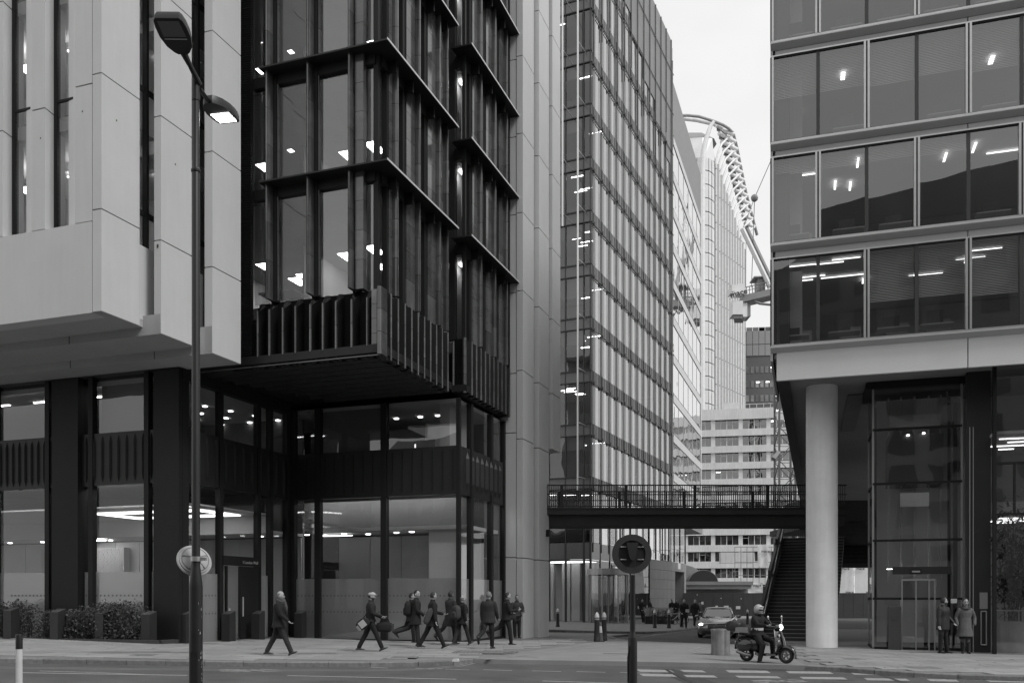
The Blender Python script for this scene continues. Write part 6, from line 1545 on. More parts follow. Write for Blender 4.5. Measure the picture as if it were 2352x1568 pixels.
def hand(mb, w_, d, curl, side, up=Vector((0,0,1)), s=1.0):
    """palm and five fingers leaving wrist w_ along d; curl bends them towards the body's inside"""
    d = Vector(d).normalized(); lat = d.cross(up); lat = lat.normalized() if lat.length > .1 else Vector((1,0,0)); nrm = lat.cross(d).normalized()
    if side < 0: nrm = nrm
    pc = w_+d*.045*s
    mb.ball(pc, (.022*s,.042*s,.050*s), 10, 8, rot=Matrix((nrm,lat,d)).transposed())
    mb.tube(w_-d*.03, w_+d*.02, .027*s, .026*s, 8)
    for i, (o, L_) in enumerate(((-.030,.062),(-.010,.075),(.010,.072),(.029,.056))):
        p = w_+d*.085*s+lat*o*s; dd = d.copy(); P = [p-d*.02]; 
        for sg in range(3):
            dd = (Matrix.Rotation(curl*(.7+.25*sg),3,lat) @ dd); P.append(P[-1]+dd*L_*s*(.45,.33,.27)[sg]+ (d*.02 if sg == 0 else Vector((0,0,0))))
        mb.path(P,[.0105*s,.0100*s,.0092*s,.0072*s],6)
    p = w_+d*.03*s-lat*.034*s*(1 if side > 0 else -1); t1 = (d*.6-lat*(.75 if side > 0 else -.75)+nrm*.2).normalized()
    mb.path([p,p+t1*.035*s,p+t1*.035*s+(d*.9+nrm*.4).normalized()*.035*s],[.012*s,.011*s,.008*s],6)

PEND = []
def person(label, X, Y, yaw, pose, look, z=None, group=None, height=1.76, cat='person'):
    s = height/1.76; q = MB(); segs = []
    ps = dict(lf=.0, lk=.0, rf=.0, rk=.0, lp=0, rp=0, lean=.03, la=0, le=.25, ra=0, re=.25, lo=.10, ro=.10, hy=0, hp=0, hem=.10, flare=.02, bulk=1.0, sit=None, lh=.5, rh=.5, legs=1.0, larm=None, rarm=None, ab=.10); ps.update(pose)
    lk = dict(coat=C_blk, tro=C_dk, shoe=C_shoe, skin=M_skin, hair='short', hmat=M_hairD, beard=False, collar=True); lk.update(look)
    TH, SH_ = .44, .43
    # feet first (pelvis at origin), then drop so the lower sole touches the ground
    legs = {}; low = 0
    for sd, sgn in (('l',1),('r',-1)):
        a, k, p = ps[sd+'f'], ps[sd+'k'], ps[sd+'p']; o_ = ps.get(sd+'s',0.)
        hip = Vector((0,sgn*.085,-.02)); kn = hip+Vector((math.sin(a)*TH, sgn*(.01+o_*TH), -math.cos(a)*TH)); an = kn+Vector((math.sin(a-k)*SH_, sgn*(-.01+o_*.4), -math.cos(a-k)*SH_))
        fd = Vector((math.cos(p),sgn*.12,math.sin(p))).normalized(); heel = an+Vector((0,0,-.055))-fd*.075; dn_ = Vector((math.sin(p),0,-math.cos(p)))
        toe = heel+fd*.27; legs[sd] = (hip,kn,an,fd,dn_,heel,toe); low = min(low, (heel+dn_*.035).z, (toe+dn_*.03).z)
    hz = ps['sit'] if ps['sit'] is not None else -low
    off = Vector((0,0,hz))
    for sd in 'lr':
        hip,kn,an,fd,dn_,heel,toe = [v+off if i not in (3,4) else v for i, v in enumerate(legs[sd])]
        b = ps['legs']
        cap_tube(q,[hip+Vector((0,0,.05)),hip.lerp(kn,.5),kn,kn.lerp(an,.4),an+Vector((0,0,.0))],[.104*b,.096*b,.076*b,.074*b,.066*b],12)
        segs += [(hip,kn,.09,.066,1),(kn,an+(kn-an)*.05,.066,.056,1)]
        side = fd.cross(Vector((0,0,1))).normalized(); upv = -dn_
        rings = []
        for t, w2, h2 in ((-.02,.026,.05),(.03,.036,.075),(.09,.036,.085),(.16,.044,.055),(.22,.044,.038),(.265,.028,.026)):
            cpt = heel+fd*t; rings.append([cpt+side*w2*math.cos(x_)+upv*(h2*.5-.033+h2*.5*math.sin(x_)) for x_ in np.linspace(0,2*math.pi,11)[:-1]])
        q.loft(rings); segs += [(heel+fd*.02+upv*.005,toe-fd*.03+upv*-.01,.045,.035,2)]
    ln = ps['lean']; ax_ = Vector((math.sin(ln),0,math.cos(ln))); B = ps['bulk']*1.10
    at = lambda t: off+ax_*t
    prof = [(-.08,.105,.165),(.02,.128,.182),(.14,.122,.172),(.26,.132,.185),(.38,.140,.203),(.455,.122,.205),(.515,.095,.145),(.55,.070,.085),(.60,.055,.060)]
    q.loft([ell(at(t),fx*B if t < .5 else fx,fy*B if t < .5 else fy,16,ln) for t, fx, fy in prof])
    segs += [(at(0),at(.15),.14*B,.14*B,0),(at(.15),at(.42),.15*B,.16*B,0)]
    if ps['hem'] > .0:
        h_ = ps['hem']; q.loft([ell(at(t)+Vector((dx,0,0)),fx*B,fy*B,16,0) for t, fx, fy, dx in ((.18,.130,.182,0),(.02,.142,.195,0),(-.5*h_,.150+ps['flare']*.5,.200+ps['flare']*.4,ps.get('hx',0)*.5),(-h_,.152+ps['flare'],.202+ps['flare'],ps.get('hx',0)))])
        segs += [(at(.1),at(-h_),.15*B,.17*B+ps['flare'],0)]
    if lk['collar']: q.loft([ell(at(t),fx,fy,16,ln) for t, fx, fy in ((.48,.10,.13),(.545,.082,.088),(.60,.078,.080))]); segs += [(at(.5),at(.585),.10,.085,0)]
    hands_ = MB(); hr = {}
    for sd, sgn in (('l',1),('r',-1)):
        sh = at(.465)+Vector((0,sgn*.195*B,0)); a, e, ou = ps[sd+'a'], ps[sd+'e'], ps[sd+'o']
        if ps[sd+'arm']: el, wr = [off*0+Vector(v) for v in ps[sd+'arm']]
        else:
            el = sh+Vector((math.sin(a)*.285, sgn*math.sin(ou)*.285, -math.cos(a)*math.cos(ou)*.285)); wr = el+Vector((math.sin(a+e)*.25, sgn*(math.sin(ou)*.25-ps['ab']*math.sin(e)), -math.cos(a+e)*math.cos(ou)*.25))
        cap_tube(q,[sh+Vector((0,-sgn*.03,.0)),sh.lerp(el,.5),el,el.lerp(wr,.5),wr],[.076*B**.5,.070,.062,.057,.050],10); segs += [(sh,el,.066,.053,0),(el,wr,.053,.043,0)]
        if ps[sd+'h'] is not None: hand(hands_, wr+ (wr-el).normalized()*.015, wr-el, ps[sd+'h'], sgn, s=1.0)
        hr[sd] = wr+(wr-el).normalized()*.09
    hc = at(.60)+Vector((math.sin(ln)*.05+.016,0,.098)); 
    hd, hairm = head_mesh(hc, ps['hy'], ps['hp'], None, lk['hair'], lk['beard'], 1.09)
    cap_tube(hands_, [at(.54),hc+Vector((-.012,0,-.06))],[.058,.054],10)
    PEND.append(dict(q=q, segs=segs, hd=hd, hairm=hairm, hands=hands_, label=label, loc=(X,Y,gz(X,Y)+.004 if z is None else z), yaw=yaw, s=s, lk=lk, group=group, ctx=dict(off=off, ax=ax_, at=at, hc=hc, hand=hr, legs=legs, ps=ps)))
    return PEND[-1]
def finish_people():
    tmp = []
    for p in PEND:
        me = p['q'].mesh('tmp', M_dark); o = bpy.data.objects.new('tmp', me); COL.objects.link(o)
        r = o.modifiers.new('r','REMESH'); r.mode = 'VOXEL'; r.voxel_size = .0135 if p['loc'][1] < 45 else .022
        sm = o.modifiers.new('s','SMOOTH'); sm.factor = .5; sm.iterations = 5; tmp.append(o)
    bpy.context.view_layer.update(); dg = bpy.context.evaluated_depsgraph_get()
    for p, o in zip(PEND, tmp):
        me = bpy.data.meshes.new_from_object(o.evaluated_get(dg)); nv = len(me.vertices)
        co = np.empty(nv*3,'f'); me.vertices.foreach_get('co', co); co = co.reshape(-1,3)
        # cloth folds
        yw = p['loc'][0]*3.1
        for i in range(0, nv): 
            pass
        F = [tuple(f.vertices) for f in me.polygons]; cen = np.array([co[list(f)].mean(0) for f in F])
        best = np.full(len(F), 1e9); mi = np.zeros(len(F), int)
        for a, b, r0, r1, m_ in p['segs']:
            a, b = np.array(a), np.array(b); d = b-a; t = np.clip(((cen-a)@d)/max(d@d,1e-9),0,1); dist = np.linalg.norm(cen-(a+t[:,None]*d),axis=1)-(r0+(r1-r0)*t)
            k = dist < best; best[k] = dist[k]; mi[k] = m_
        wn = np.array([mnoise.noise(Vector((c[0]*9+yw,c[1]*9,c[2]*5))) for c in co])*.006
        nr = np.empty(nv*3,'f'); me.vertices.foreach_get('normal', nr); co = co+nr.reshape(-1,3)*wn[:,None]
        q = MB(); q.v = [tuple(v) for v in co]; q.f = F; q.m = [int(x) for x in mi]
        lk = p['lk']
        for src, mp_ in ((p['hd'],{0:3,1:4,2:5,3:6}),(p['hands'],{0:3})):
            b = len(q.v); q.v += src.v; q.f += [tuple(i+b for i in f) for f in src.f]; q.m += [mp_[x] for x in src.m]
        body = q.build('person', [lk['coat'],lk['tro'],lk['shoe'],lk['skin'],M_dark,M_lip if lk['skin'] is M_skin else M_dark,lk['hmat']], smooth=True)
        body.location = p['loc']; body.rotation_euler = (0,0,p['yaw']); body.scale = (p['s'],)*3
        tag(body, p['label'], 'person', p['group']); p['o'] = body
        if p['hairm']: p['hairm'].build('hair', lk['hmat'], body, smooth=True)
        bpy.data.objects.remove(o); bpy.data.meshes.remove(me)
def wpt(p, v):
    """a point of a person's own axes in the street"""
    v = Vector(v)*p['s']; c, s = math.cos(p['yaw']), math.sin(p['yaw']); return Vector((p['loc'][0]+c*v.x-s*v.y, p['loc'][1]+s*v.x+c*v.y, p['loc'][2]+v.z))
WALK = dict(lf=.42, lk=.02, lp=.42, rf=-.36, rk=.12, rp=-.02, la=-.35, le=.35, ra=.40, re=.5)
WALK2 = dict(rf=.42, rk=.02, rp=.42, lf=-.36, lk=.12, lp=-.02, ra=-.35, re=.35, la=.40, le=.5)
def P_(x, y): return gp(x, y)
def at_px(x, foot_y): return gp(x, foot_y)
X_, Y_ = at_px(641,1505)
p1 = person('bald person in dark jacket and knitted scarf striding right, nearest on the left pavement', X_,Y_,.02, dict(WALK2, ra=.30, re=.55, la=-.2, le=.3, hem=.16, bulk=1.06, hy=.12), dict(hair='bald',hmat=M_hairG,coat=C_blk,tro=C_ch,shoe=C_shoeb), height=1.74)
X_, Y_ = at_px(851,1495)
p2 = person('bearded person in a pale flat cap carrying a messenger bag and a holdall', X_,Y_,.05, dict(WALK2, ra=.30, re=.95, la=.15, le=1.0, hem=.05, bulk=.98), dict(hair='crop',beard=True,coat=C_dk,tro=C_blk,shoe=C_shoeb), height=1.76)
X_, Y_ = at_px(955,1483)
p3 = person('person in dark overcoat with a black backpack among the walkers', X_,Y_,.10, dict(lf=-.55,lk=.75,lp=-.9,rf=.12,rk=.05,rp=.0, ra=.1, re=.9, la=.2, le=.6, hem=.28, hy=-.55, bulk=1.05), dict(coat=C_dk,tro=C_ch), height=1.80)
X_, Y_ = at_px(943,1478); Y_ += .9
p3b = person('person in black almost hidden behind the black backpack walker', sx(944,Y_),Y_,.10, dict(lf=-.50,lk=.70,lp=-.8,rf=.15,rk=.05,rp=.0, hem=.2), dict(coat=C_blk,tro=C_blk), height=1.72)
X_, Y_ = at_px(993,1489)
p4 = person('short haired person in a collared dark coat with shoulder bag and phone', X_,Y_,.22, dict(WALK2, lf=-.40, ra=.05, re=.12, la=.35, le=1.0, hem=.24, hy=.25), dict(coat=C_blk,tro=C_blk,hair='crop'), height=1.79)
X_, Y_ = at_px(1034,1479)
p5 = person('dark haired person in a long dark overcoat walking away', X_,Y_,.75, dict(lf=-.5,lk=.45,lp=-.7,rf=.20,rk=.04,rp=.05, ra=.1, re=.7, la=.2, le=.9, hem=.36, flare=.03), dict(coat=C_ch,tro=C_blk,skin=M_skin2), height=1.80)
X_, Y_ = at_px(1061,1481)
p6 = person('bald person with a grey backpack walking away past the corner', X_,Y_,.65, dict(WALK2, rf=.34, lf=-.30, ra=-.15, re=.3, la=.3, le=.6, hem=.20, hy=.2), dict(coat=C_blk,tro=C_ch,hair='bald',hmat=M_hairG,shoe=C_shoeb), height=1.66)
X_, Y_ = at_px(1122,1489)
p7 = person('grey haired person in a suit jacket seen from behind with a folded bag', X_,Y_,1.15, dict(lf=-.42,lk=.72,lp=-1.0,rf=.12,rk=.05,rp=.0, la=.05, le=.1, ra=.15, re=.5, hem=.16, flare=.015, bulk=1.03), dict(coat=C_ch,tro=C_blk,hair='crop',hmat=M_hairG), height=1.78)
X_, Y_ = at_px(1164,1480)
p8 = person('person in black reading a phone while walking towards the white pier', X_,Y_,.12, dict(lf=-.62,lk=.60,lp=-1.0,rf=.22,rk=.12,rp=.0, ra=.25, re=1.45, la=.25, le=1.4, hem=.12, hp=.12), dict(coat=C_blk,tro=C_blk), height=1.78)
X_, Y_ = at_px(1186.5,1459)
p9 = person('person in dark jacket leaning on the white pier, facing the street', sx(1187,37.55),37.55,-1.35, dict(lf=.06,rf=-.02, la=.1, le=1.2, ra=.1, re=1.1, lo=.18, ro=.15, hem=.06, hp=.1), dict(coat=C_gr,tro=C_dk), height=1.72)
X_, Y_ = at_px(2166,1499.5)
p10 = person('bearded person in a dark quilted jacket standing by the glass lift', X_,Y_,-.95, dict(lf=.05,rf=-.02,rs=.05,ls=.08,lp=0, la=.05, le=.7, ra=.0, re=.15, lo=.18, ro=.14, hem=.22, bulk=1.16, hy=.9, hp=-.12, flare=.0), dict(coat=C_puff,tro=C_blk,beard=True), height=1.77)
X_, Y_ = at_px(2217,1500)
p11 = person('long haired person in a mid grey wool coat standing by the black wall', X_,Y_,-1.75, dict(lf=.03,rf=-.03, la=-.1, le=.55, ra=-.1, re=.55, lo=.32, ro=.32, hem=.42, flare=.045, bulk=.93, lh=None, rh=None, legs=.78, ab=.2), dict(coat=C_gr2,tro=C_blk,hair='long',hmat=M_hairL), height=1.74)
# farther down the side street
def far(x, y, hpx, label, yaw, pose, look, height=1.76):
    Y = height*FPX/hpx; return person(label, sx(x,Y), Y, yaw, pose, look, height=height)
p12 = far(1476,1424,53,'person in black leaning on the glass tower wall', -1.2, dict(lf=.15,rf=.2,lean=-.12,la=.1,le=.8,ra=.1,re=.8), dict(coat=C_blk,tro=C_blk))
p13 = far(1492,1424,51,'person in dark coat standing beside the tower planting', -.6, dict(lf=.05,rf=-.05,la=.2,le=1.2,hem=.25), dict(coat=C_dk,tro=C_blk))
p14 = far(1571,1444,66,'suited person with a paper walking up the side street', -1.45, dict(WALK, lf=.2, rf=-.2, rk=.3, lp=.1, la=.1, le=1.3, ra=.1, re=.6, hem=.30, flare=.05), dict(coat=C_blk,tro=C_blk))
p15 = far(1596,1443,61,'person in an open dark coat walking beside the suited one', -1.3, dict(WALK2, rf=.2, lf=-.2, lk=.3, rp=.1, hem=.22), dict(coat=C_blk,tro=C_blk,hmat=M_hairG))
p16 = far(1608,1437,57,'person in a grey jacket walking away down the street', 1.5, dict(WALK, lf=.2, rf=-.2, rk=.35, lp=.05, hem=.12), dict(coat=C_gr2,tro=C_dk))
p17 = far(1553,1420,48,'person in black standing behind the parked bicycles', -1.4, dict(la=.1,le=1.1,ra=.1,re=1.1), dict(coat=C_blk,tro=C_blk))
p18 = far(1543.5,1420,47,'person in dark jacket and pale scarf by the bicycles', -1.7, dict(la=.1,le=.9,ra=.1,re=.9), dict(coat=C_dk,tro=C_blk))
# ================================================================== scooter and rider
M_sp = gmat('scooter_paint', .016, .25, .1, 3., spec=.6, coat=.6); M_tyre = gmat('tyre', .016, .8, .2, 20.); M_rim = gmat('alloy', .22, .35, .1, 6., metal=.7); M_chr = gmat('chrome', .60, .15, .05, 4., metal=1.); M_seat = gmat('seat_vinyl', .03, .6); M_box = gmat('top_box', .022, .5); M_hiv = gmat('reflective_strip', .55, .4); M_mir = gmat('mirror_face', .75, .08, .02, 1., metal=1.)
Ysc = 24.5; yaw_s = R(-46)
SCx = sx(1759,Ysc); gsc = gz(SCx,Ysc)
SCO = empty('motor_scooter', (SCx,Ysc,gsc+.003), 'black step through motor scooter with top box, headlamp lit', 'scooter', rotz=yaw_s); SCO.scale = (.91,)*3
def wheel(parent, c, r, w_, name='wheel', spokes=5, rimr=.62):
    e_ = MB(); n = 28
    prof = [(rimr*r,-w_*.36),(r*.86,-w_*.5),(r*.96,-w_*.40),(r,-w_*.15),(r,w_*.15),(r*.96,w_*.40),(r*.86,w_*.5),(rimr*r,w_*.36)]
    for rr, yy in prof:
        for k in range(n): a = 2*math.pi*k/n; e_.v.append((c[0]+rr*math.cos(a),c[1]+yy,c[2]+rr*math.sin(a)))
    e_.f = [(i*n+k,i*n+(k+1)%n,((i+1)%8)*n+(k+1)%n,((i+1)%8)*n+k) for i in range(8) for k in range(n)]; e_.m = [0]*len(e_.f)
    wo = e_.build(name, M_tyre, parent, smooth=40)
    m_ = MB(); 
    for rr0, rr1, yy in ((rimr*r*.86,rimr*r*1.02,w_*.3),(rimr*r*.86,rimr*r*1.02,-w_*.3)):
        m_.v += [(c[0]+rr0*math.cos(2*math.pi*k/n),c[1]+yy,c[2]+rr0*math.sin(2*math.pi*k/n)) for k in range(n)]+[(c[0]+rr1*math.cos(2*math.pi*k/n),c[1]+yy,c[2]+rr1*math.sin(2*math.pi*k/n)) for k in range(n)]
        b = len(m_.v)-2*n; m_.f += [(b+k,b+(k+1)%n,b+n+(k+1)%n,b+n+k) for k in range(n)]; m_.m += [0]*n
    for k in range(spokes): a = 2*math.pi*k/spokes+.3; m_.path([(c[0],c[1],c[2]),(c[0]+rimr*r*.95*math.cos(a),c[1],c[2]+rimr*r*.95*math.sin(a))],[r*.11,r*.085],6)
    m_.tube((c[0],c[1]-w_*.42,c[2]),(c[0],c[1]+w_*.42,c[2]),r*.17,n=12); m_.build('rim', M_rim, wo, smooth=40)
    return wo
wheel(SCO,(.66,0,.235),.235,.11); wheel(SCO,(-.64,0,.225),.225,.12)
# front fender
q = MB(); rg = []
for a in np.linspace(R(-15),R(165),12):
    r0 = .285; cxx, czz = .66+r0*math.cos(a)*1.05, .235+r0*math.sin(a); wd_ = .085*(.55+.45*math.sin(max(.15,a)))
    rg.append([(cxx,-wd_,czz-.05),(cxx+.0,-wd_*.75,czz+.012),(cxx,0,czz+.03),(cxx,wd_*.75,czz+.012),(cxx,wd_,czz-.05),(cxx-.0,0,czz+.0)])
q.loft(rg); q.build('front_fender', M_sp, SCO, smooth=50)
# leg shield and steering column: swept sheet from headset down to floorboard
q = MB(); rg = []
for t, x, z, wd_, cv in ((0,.36,.98,.13,.05),(.15,.40,.88,.20,.06),(.4,.455,.70,.245,.07),(.65,.50,.52,.24,.07),(.82,.47,.36,.20,.04),(.92,.36,.27,.17,.02),(1,.22,.245,.165,0)):
    ys_ = np.linspace(-wd_,wd_,7); fr_ = [(x+cv*(1-(y/wd_)**2),y,z) for y in ys_]; bk = [(x-.03+cv*(1-(y/wd_)**2)*.8,y*.98,z-.005) for y in ys_[::-1]]; rg.append(fr_+bk)
q.loft(rg); q.build('leg_shield', M_sp, SCO, smooth=50)
q = MB(); rg = [[(x,y,z) for x, y, z in ((.50,-.035,.93-.0),(.525,0,.93),(.50,.035,.93),(.47,0,.93))],[(.575,-.045,.70),(.60,0,.70),(.575,.045,.70),(.53,0,.70)],[(.60,-.05,.52),(.63,0,.52),(.60,.05,.52),(.55,0,.52)]]; q.loft(rg); q.build('horn_cover', gmat('scooter_trim', .09, .4), SCO, smooth=40)
q = MB()
for sg in (-1,1): q.path([(.35,sg*.135,.98),(.40,sg*.205,.88),(.455,sg*.25,.70),(.50,sg*.245,.52),(.47,sg*.205,.36)],.011,6)
q.build('shield_edge', M_chr, SCO, smooth=50)
for y, z, w_, h_ in ((-.12,.80,.07,.07),(-.13,.64,.10,.05)):
    q = MB(); q.ball((.487+.02,y,z),(.012,w_*.6,h_*.7),12,8); q.build('badge', M_hiv, SCO, smooth=True)
# fork, headset, lamp, bars, mirrors
q = MB(); q.path([(.42,0,.98),(.60,.05,.42),(.66,.07,.235)],.028,8); q.build('fork', M_rim, SCO, smooth=50)
q = MB(); q.ball((.40,0,1.03),(.13,.15,.085),16,10); q.build('headset', M_sp, SCO, smooth=True)
q = MB(); q.ball((.475,0,1.04),(.075,.085,.085),16,10); q.build('headlamp', emit('headlamp_lit', 3.5), SCO, smooth=True)
q = MB(); q.lathe([(.088,-.01),(.095,0),(.088,.012)],20); q.v = [(.462+v[2],v[0],1.04+v[1]) for v in q.v]; q.build('headlamp_ring', M_chr, SCO, smooth=40)
q = MB()
for sg in (-1,1): q.path([(.37,sg*.08,1.04),(.33,sg*.22,1.06),(.27,sg*.35,1.05)],[.03,.022,.018],8)
q.build('handlebar', M_seat, SCO, smooth=50)
for sg in (-1,1):
    q = MB(); q.path([(.33,sg*.22,1.06),(.34,sg*.32,1.20),(.30,sg*.37,1.30)],.008,6); st_ = q.build('mirror_stalk', M_chr, SCO, smooth=50)
    q = MB(); q.ball((.30,sg*.38,1.33),(.018,.058,.058),14,10); q.build('mirror', M_chr, st_, smooth=True)
# floor, rear body, seat
q = MB(); q.loft([[(x,-w_,z0),(x,w_,z0),(x,w_*.95,z1),(x,-w_*.95,z1)] for x, w_, z0, z1 in ((.40,.15,.22,.27),(.1,.17,.20,.26),(-.18,.17,.20,.27),(-.28,.14,.22,.34))]); q.build('floorboard', M_sp, SCO, smooth=30)
q = MB(); rg = []
for x, w_, zb_, zt_ in ((-.16,.10,.30,.62),(-.24,.16,.28,.74),(-.42,.215,.30,.77),(-.62,.225,.34,.77),(-.80,.19,.42,.76),(-.93,.11,.52,.72),(-.98,.04,.58,.68)):
    rg.append([(x,w_*math.cos(a)*(1 if math.sin(a) < .3 else .9),(zb_+zt_)/2+(zt_-zb_)/2*math.sin(a)) for a in np.linspace(0,2*math.pi,15)[:-1]])
q.loft(rg); q.build('rear_body', M_sp, SCO, smooth=60)
for sg in (-1,1): q = MB(); q.ball((-.62,sg*.17,.50),(.30,.09,.19),16,10); q.build('side_cowl', M_sp, SCO, smooth=True)
q = MB(); rg = []
for x, w_, zt_, hh_ in ((-.14,.07,.80,.05),(-.22,.13,.825,.08),(-.42,.155,.835,.09),(-.62,.15,.86,.10),(-.82,.12,.865,.09),(-.88,.07,.85,.05)):
    rg.append([(x,w_*math.cos(a),zt_-hh_/2+hh_/2*math.sin(a)) for a in np.linspace(0,2*math.pi,13)[:-1]])
q.loft(rg); q.build('seat', M_seat, SCO, smooth=60)
q = MB(); rg = []
for x, w_, zb_, zt_ in ((-.78,.17,.90,1.12),(-.84,.20,.885,1.18),(-1.05,.21,.885,1.22),(-1.22,.19,.90,1.18),(-1.27,.14,.92,1.10)):
    rg.append([(x,w_*max(-1,min(1,1.25*math.cos(a))),(zb_+zt_)/2+(zt_-zb_)/2*max(-1,min(1,1.2*math.sin(a)))) for a in np.linspace(0,2*math.pi,17)[:-1]])
q.loft(rg); q.build('top_box', M_box, SCO, smooth=40)
bx('lunch_box', gmat('parcel', .26, .6, .25, 20.), SCO, (-.84,-.30,.87), (-.42,-.16,1.02))
q = MB(); q.path([(-.70,-.17,.88),(-1.0,-.15,.86)],.012,6); q.path([(-.70,.17,.88),(-1.0,.15,.86)],.012,6); q.build('rack', M_chr, SCO)
q = MB(); q.path([(-.42,-.15,.20),(-.60,-.17,.22),(-.86,-.18,.31)],[.045,.062,.055],10); q.build('exhaust', M_rim, SCO, smooth=50)
bx('number_plate', M_tyre, SCO, (-1.0,-.09,.36), (-.98,.09,.50)); q = MB(); q.ball((-.965,0,.60),(.03,.06,.035),10,8); q.build('tail_lamp', gmat('tail_lens', .3, .2), SCO)
q = MB(); q.ball((-.95,-.12,.585),(.03,.03,.03),8,6); q.build('indicator', M_hiv, SCO)
# lettering on the shield
# rider: feet down, hands on the bars
RD = person('helmeted rider in dark clothes and light belt seated on the scooter', SCx+math.cos(yaw_s)*-.27, Ysc+math.sin(yaw_s)*-.27, yaw_s,
     dict(lf=1.10,lk=1.15,lp=-.05,rf=.80,rk=.95,rp=-.15,ls=.22,rs=.22,lean=.06,hem=.04,bulk=1.10,sit=.83,larm=((.22,.30,1.10),(.50,.33,1.08)),rarm=((.22,-.30,1.10),(.50,-.33,1.08)),lh=1.0,rh=1.0,hp=.05,legs=1.05),
     dict(coat=C_blk,tro=C_blk,hair=None), z=gsc+.0, height=1.62)
# ================================================================== saloon car
M_car = gmat('car_paint', .19, .22, .06, 1., metal=.4, spec=.7, coat=1.0); M_cgls = glass('car_glass', .35, .16, wob=0); M_trim = gmat('car_trim', .018, .45); M_hl = emit('car_headlamp', 7.)
Yc_ = 43.6; Xc_ = sx(1671,Yc_); gc_ = gz(Xc_,Yc_)+ROAD
CAR = empty('saloon_car', (Xc_,Yc_+1.9,gc_), 'dark saloon car with lit headlamps coming up the side street', 'car', rotz=math.atan2(-.965,-.262))
def carsec(x, w_, zs, zb_, zt_, tum):
    """one half ring mirrored: sill, flank, shoulder, deck"""
    h = [(w_*.86,zs),(w_*.97,zs+.10),(w_,(zs+zb_)*.5+.05),(w_*.985,zb_-.06),(w_*.93,zb_),(w_*tum,zt_),(w_*.0,zt_+.02)]
    return [(x,y,z) for y, z in h]+[(x,-y,z) for y, z in h[-2::-1]]
q = MB(); q.loft([carsec(*s) for s in ((2.40,.62,.26,.55,.62,.6),(2.32,.80,.20,.62,.72,.7),(2.10,.89,.18,.72,.80,.75),(1.6,.915,.18,.84,.90,.78),(1.0,.92,.18,.92,.99,.8),(.7,.92,.18,.94,1.01,.82),(-.6,.925,.18,.95,1.0,.85),(-1.5,.92,.20,.97,1.03,.85),(-2.0,.90,.22,.95,1.05,.8),(-2.35,.84,.28,.86,.98,.75),(-2.42,.72,.34,.72,.84,.7))]); q.build('body', M_car, CAR, smooth=35)
q = MB(); q.loft([[(x,w0,z0),(x2,w1,z1),(x2,-w1,z1),(x,-w0,z0)] for x, x2, w0, w1, z0, z1 in ((1.0,.25,.74,.58,.98,1.40),(-.2,-.2,.76,.60,.98,1.445),(-1.0,-.9,.75,.58,.99,1.41),(-1.75,-1.35,.70,.54,1.0,1.30))]); q.build('cabin', M_trim, CAR, smooth=30)
q = MB(); q.loft([[(x,w_,z),(x,w_*.5,z+.03),(x,-w_*.5,z+.03),(x,-w_,z),(x,-w_,z-.03),(x,w_,z-.03)] for x, w_, z in ((.30,.575,1.40),(.0,.60,1.435),(-.5,.60,1.44),(-1.0,.58,1.41),(-1.4,.54,1.31))]); q.build('roof', M_car, CAR, smooth=50)
def cq(name, pts, mat, par=CAR):
    q = MB(); q.add(pts,[tuple(range(len(pts)))]); return q.build(name, mat, par)
cq('windscreen', [(1.02,-.68,1.0),(1.02,.68,1.0),(.29,.545,1.395),(.29,-.545,1.395)], M_cgls)
for sg in (-1,1):
    cq('side_window', [(.75,sg*.765,1.0),(-.25,sg*.785,1.0),(-.22,sg*.625,1.38),(.22,sg*.605,1.38)], M_cgls); cq('side_window', [(-.32,sg*.785,1.0),(-1.25,sg*.775,1.02),(-1.0,sg*.61,1.36),(-.30,sg*.625,1.38)], M_cgls)
    q = MB(); q.path([(1.02,sg*.72,.99),(.27,sg*.575,1.41)],.035,6); q.build('pillar', M_car, CAR, smooth=True)
    q = MB(); q.ball((.72,sg*1.0,1.02),(.07,.11,.075),12,8); q.build('wing_mirror', M_car, CAR, smooth=True)
    q = MB(); q.ball((2.12,sg*.70,.66),(.20,.165,.085),14,10); hl_ = q.build('headlamp', gmat('lamp_cover', .5, .12), CAR, smooth=True)
    q = MB(); q.ball((2.24,sg*.70,.67),(.11,.12,.06),12,8); q.build('lamp_glow', M_hl, hl_, smooth=True)
    wheel(CAR,(1.45,sg*.80,.335),.335,.22,spokes=9,rimr=.72); wheel(CAR,(-1.42,sg*.80,.335),.335,.22,spokes=9,rimr=.72)
    q = MB(); q.box((2.30,sg*.45-.2,.24),(2.41,sg*.45+.2,.36)); q.build('air_intake', M_trim, CAR)
gr_ = bx('grille', M_trim, CAR, (2.33,-.40,.46), (2.425,.40,.70))
for z in (.50,.565,.63): bx('grille_bar', M_chr, gr_, (2.42,-.39,z), (2.436,.39,z+.022))
q = MB(); q.path([(2.445,.085*math.cos(a),.58+.085*math.sin(a)) for a in np.linspace(0,2*math.pi,21)[:-1]],.012,6,True)
for a in (math.pi/2,math.pi/2+2.094,math.pi/2+4.189): q.tube((2.445,0,.58),(2.445,.083*math.cos(a),.58+.083*math.sin(a)),.013,.005,5)
q.build('bonnet_emblem', M_chr, gr_)
bx('number_plate', M_wpl, CAR, (2.42,-.26,.36), (2.435,.26,.46))
for sg in (-1,1): q = MB(); q.path([(1.05,sg*.1,.995),(1.0,sg*.55,1.02),(.86,sg*.6,1.07)],.01,5); q.build('wiper', M_trim, CAR)
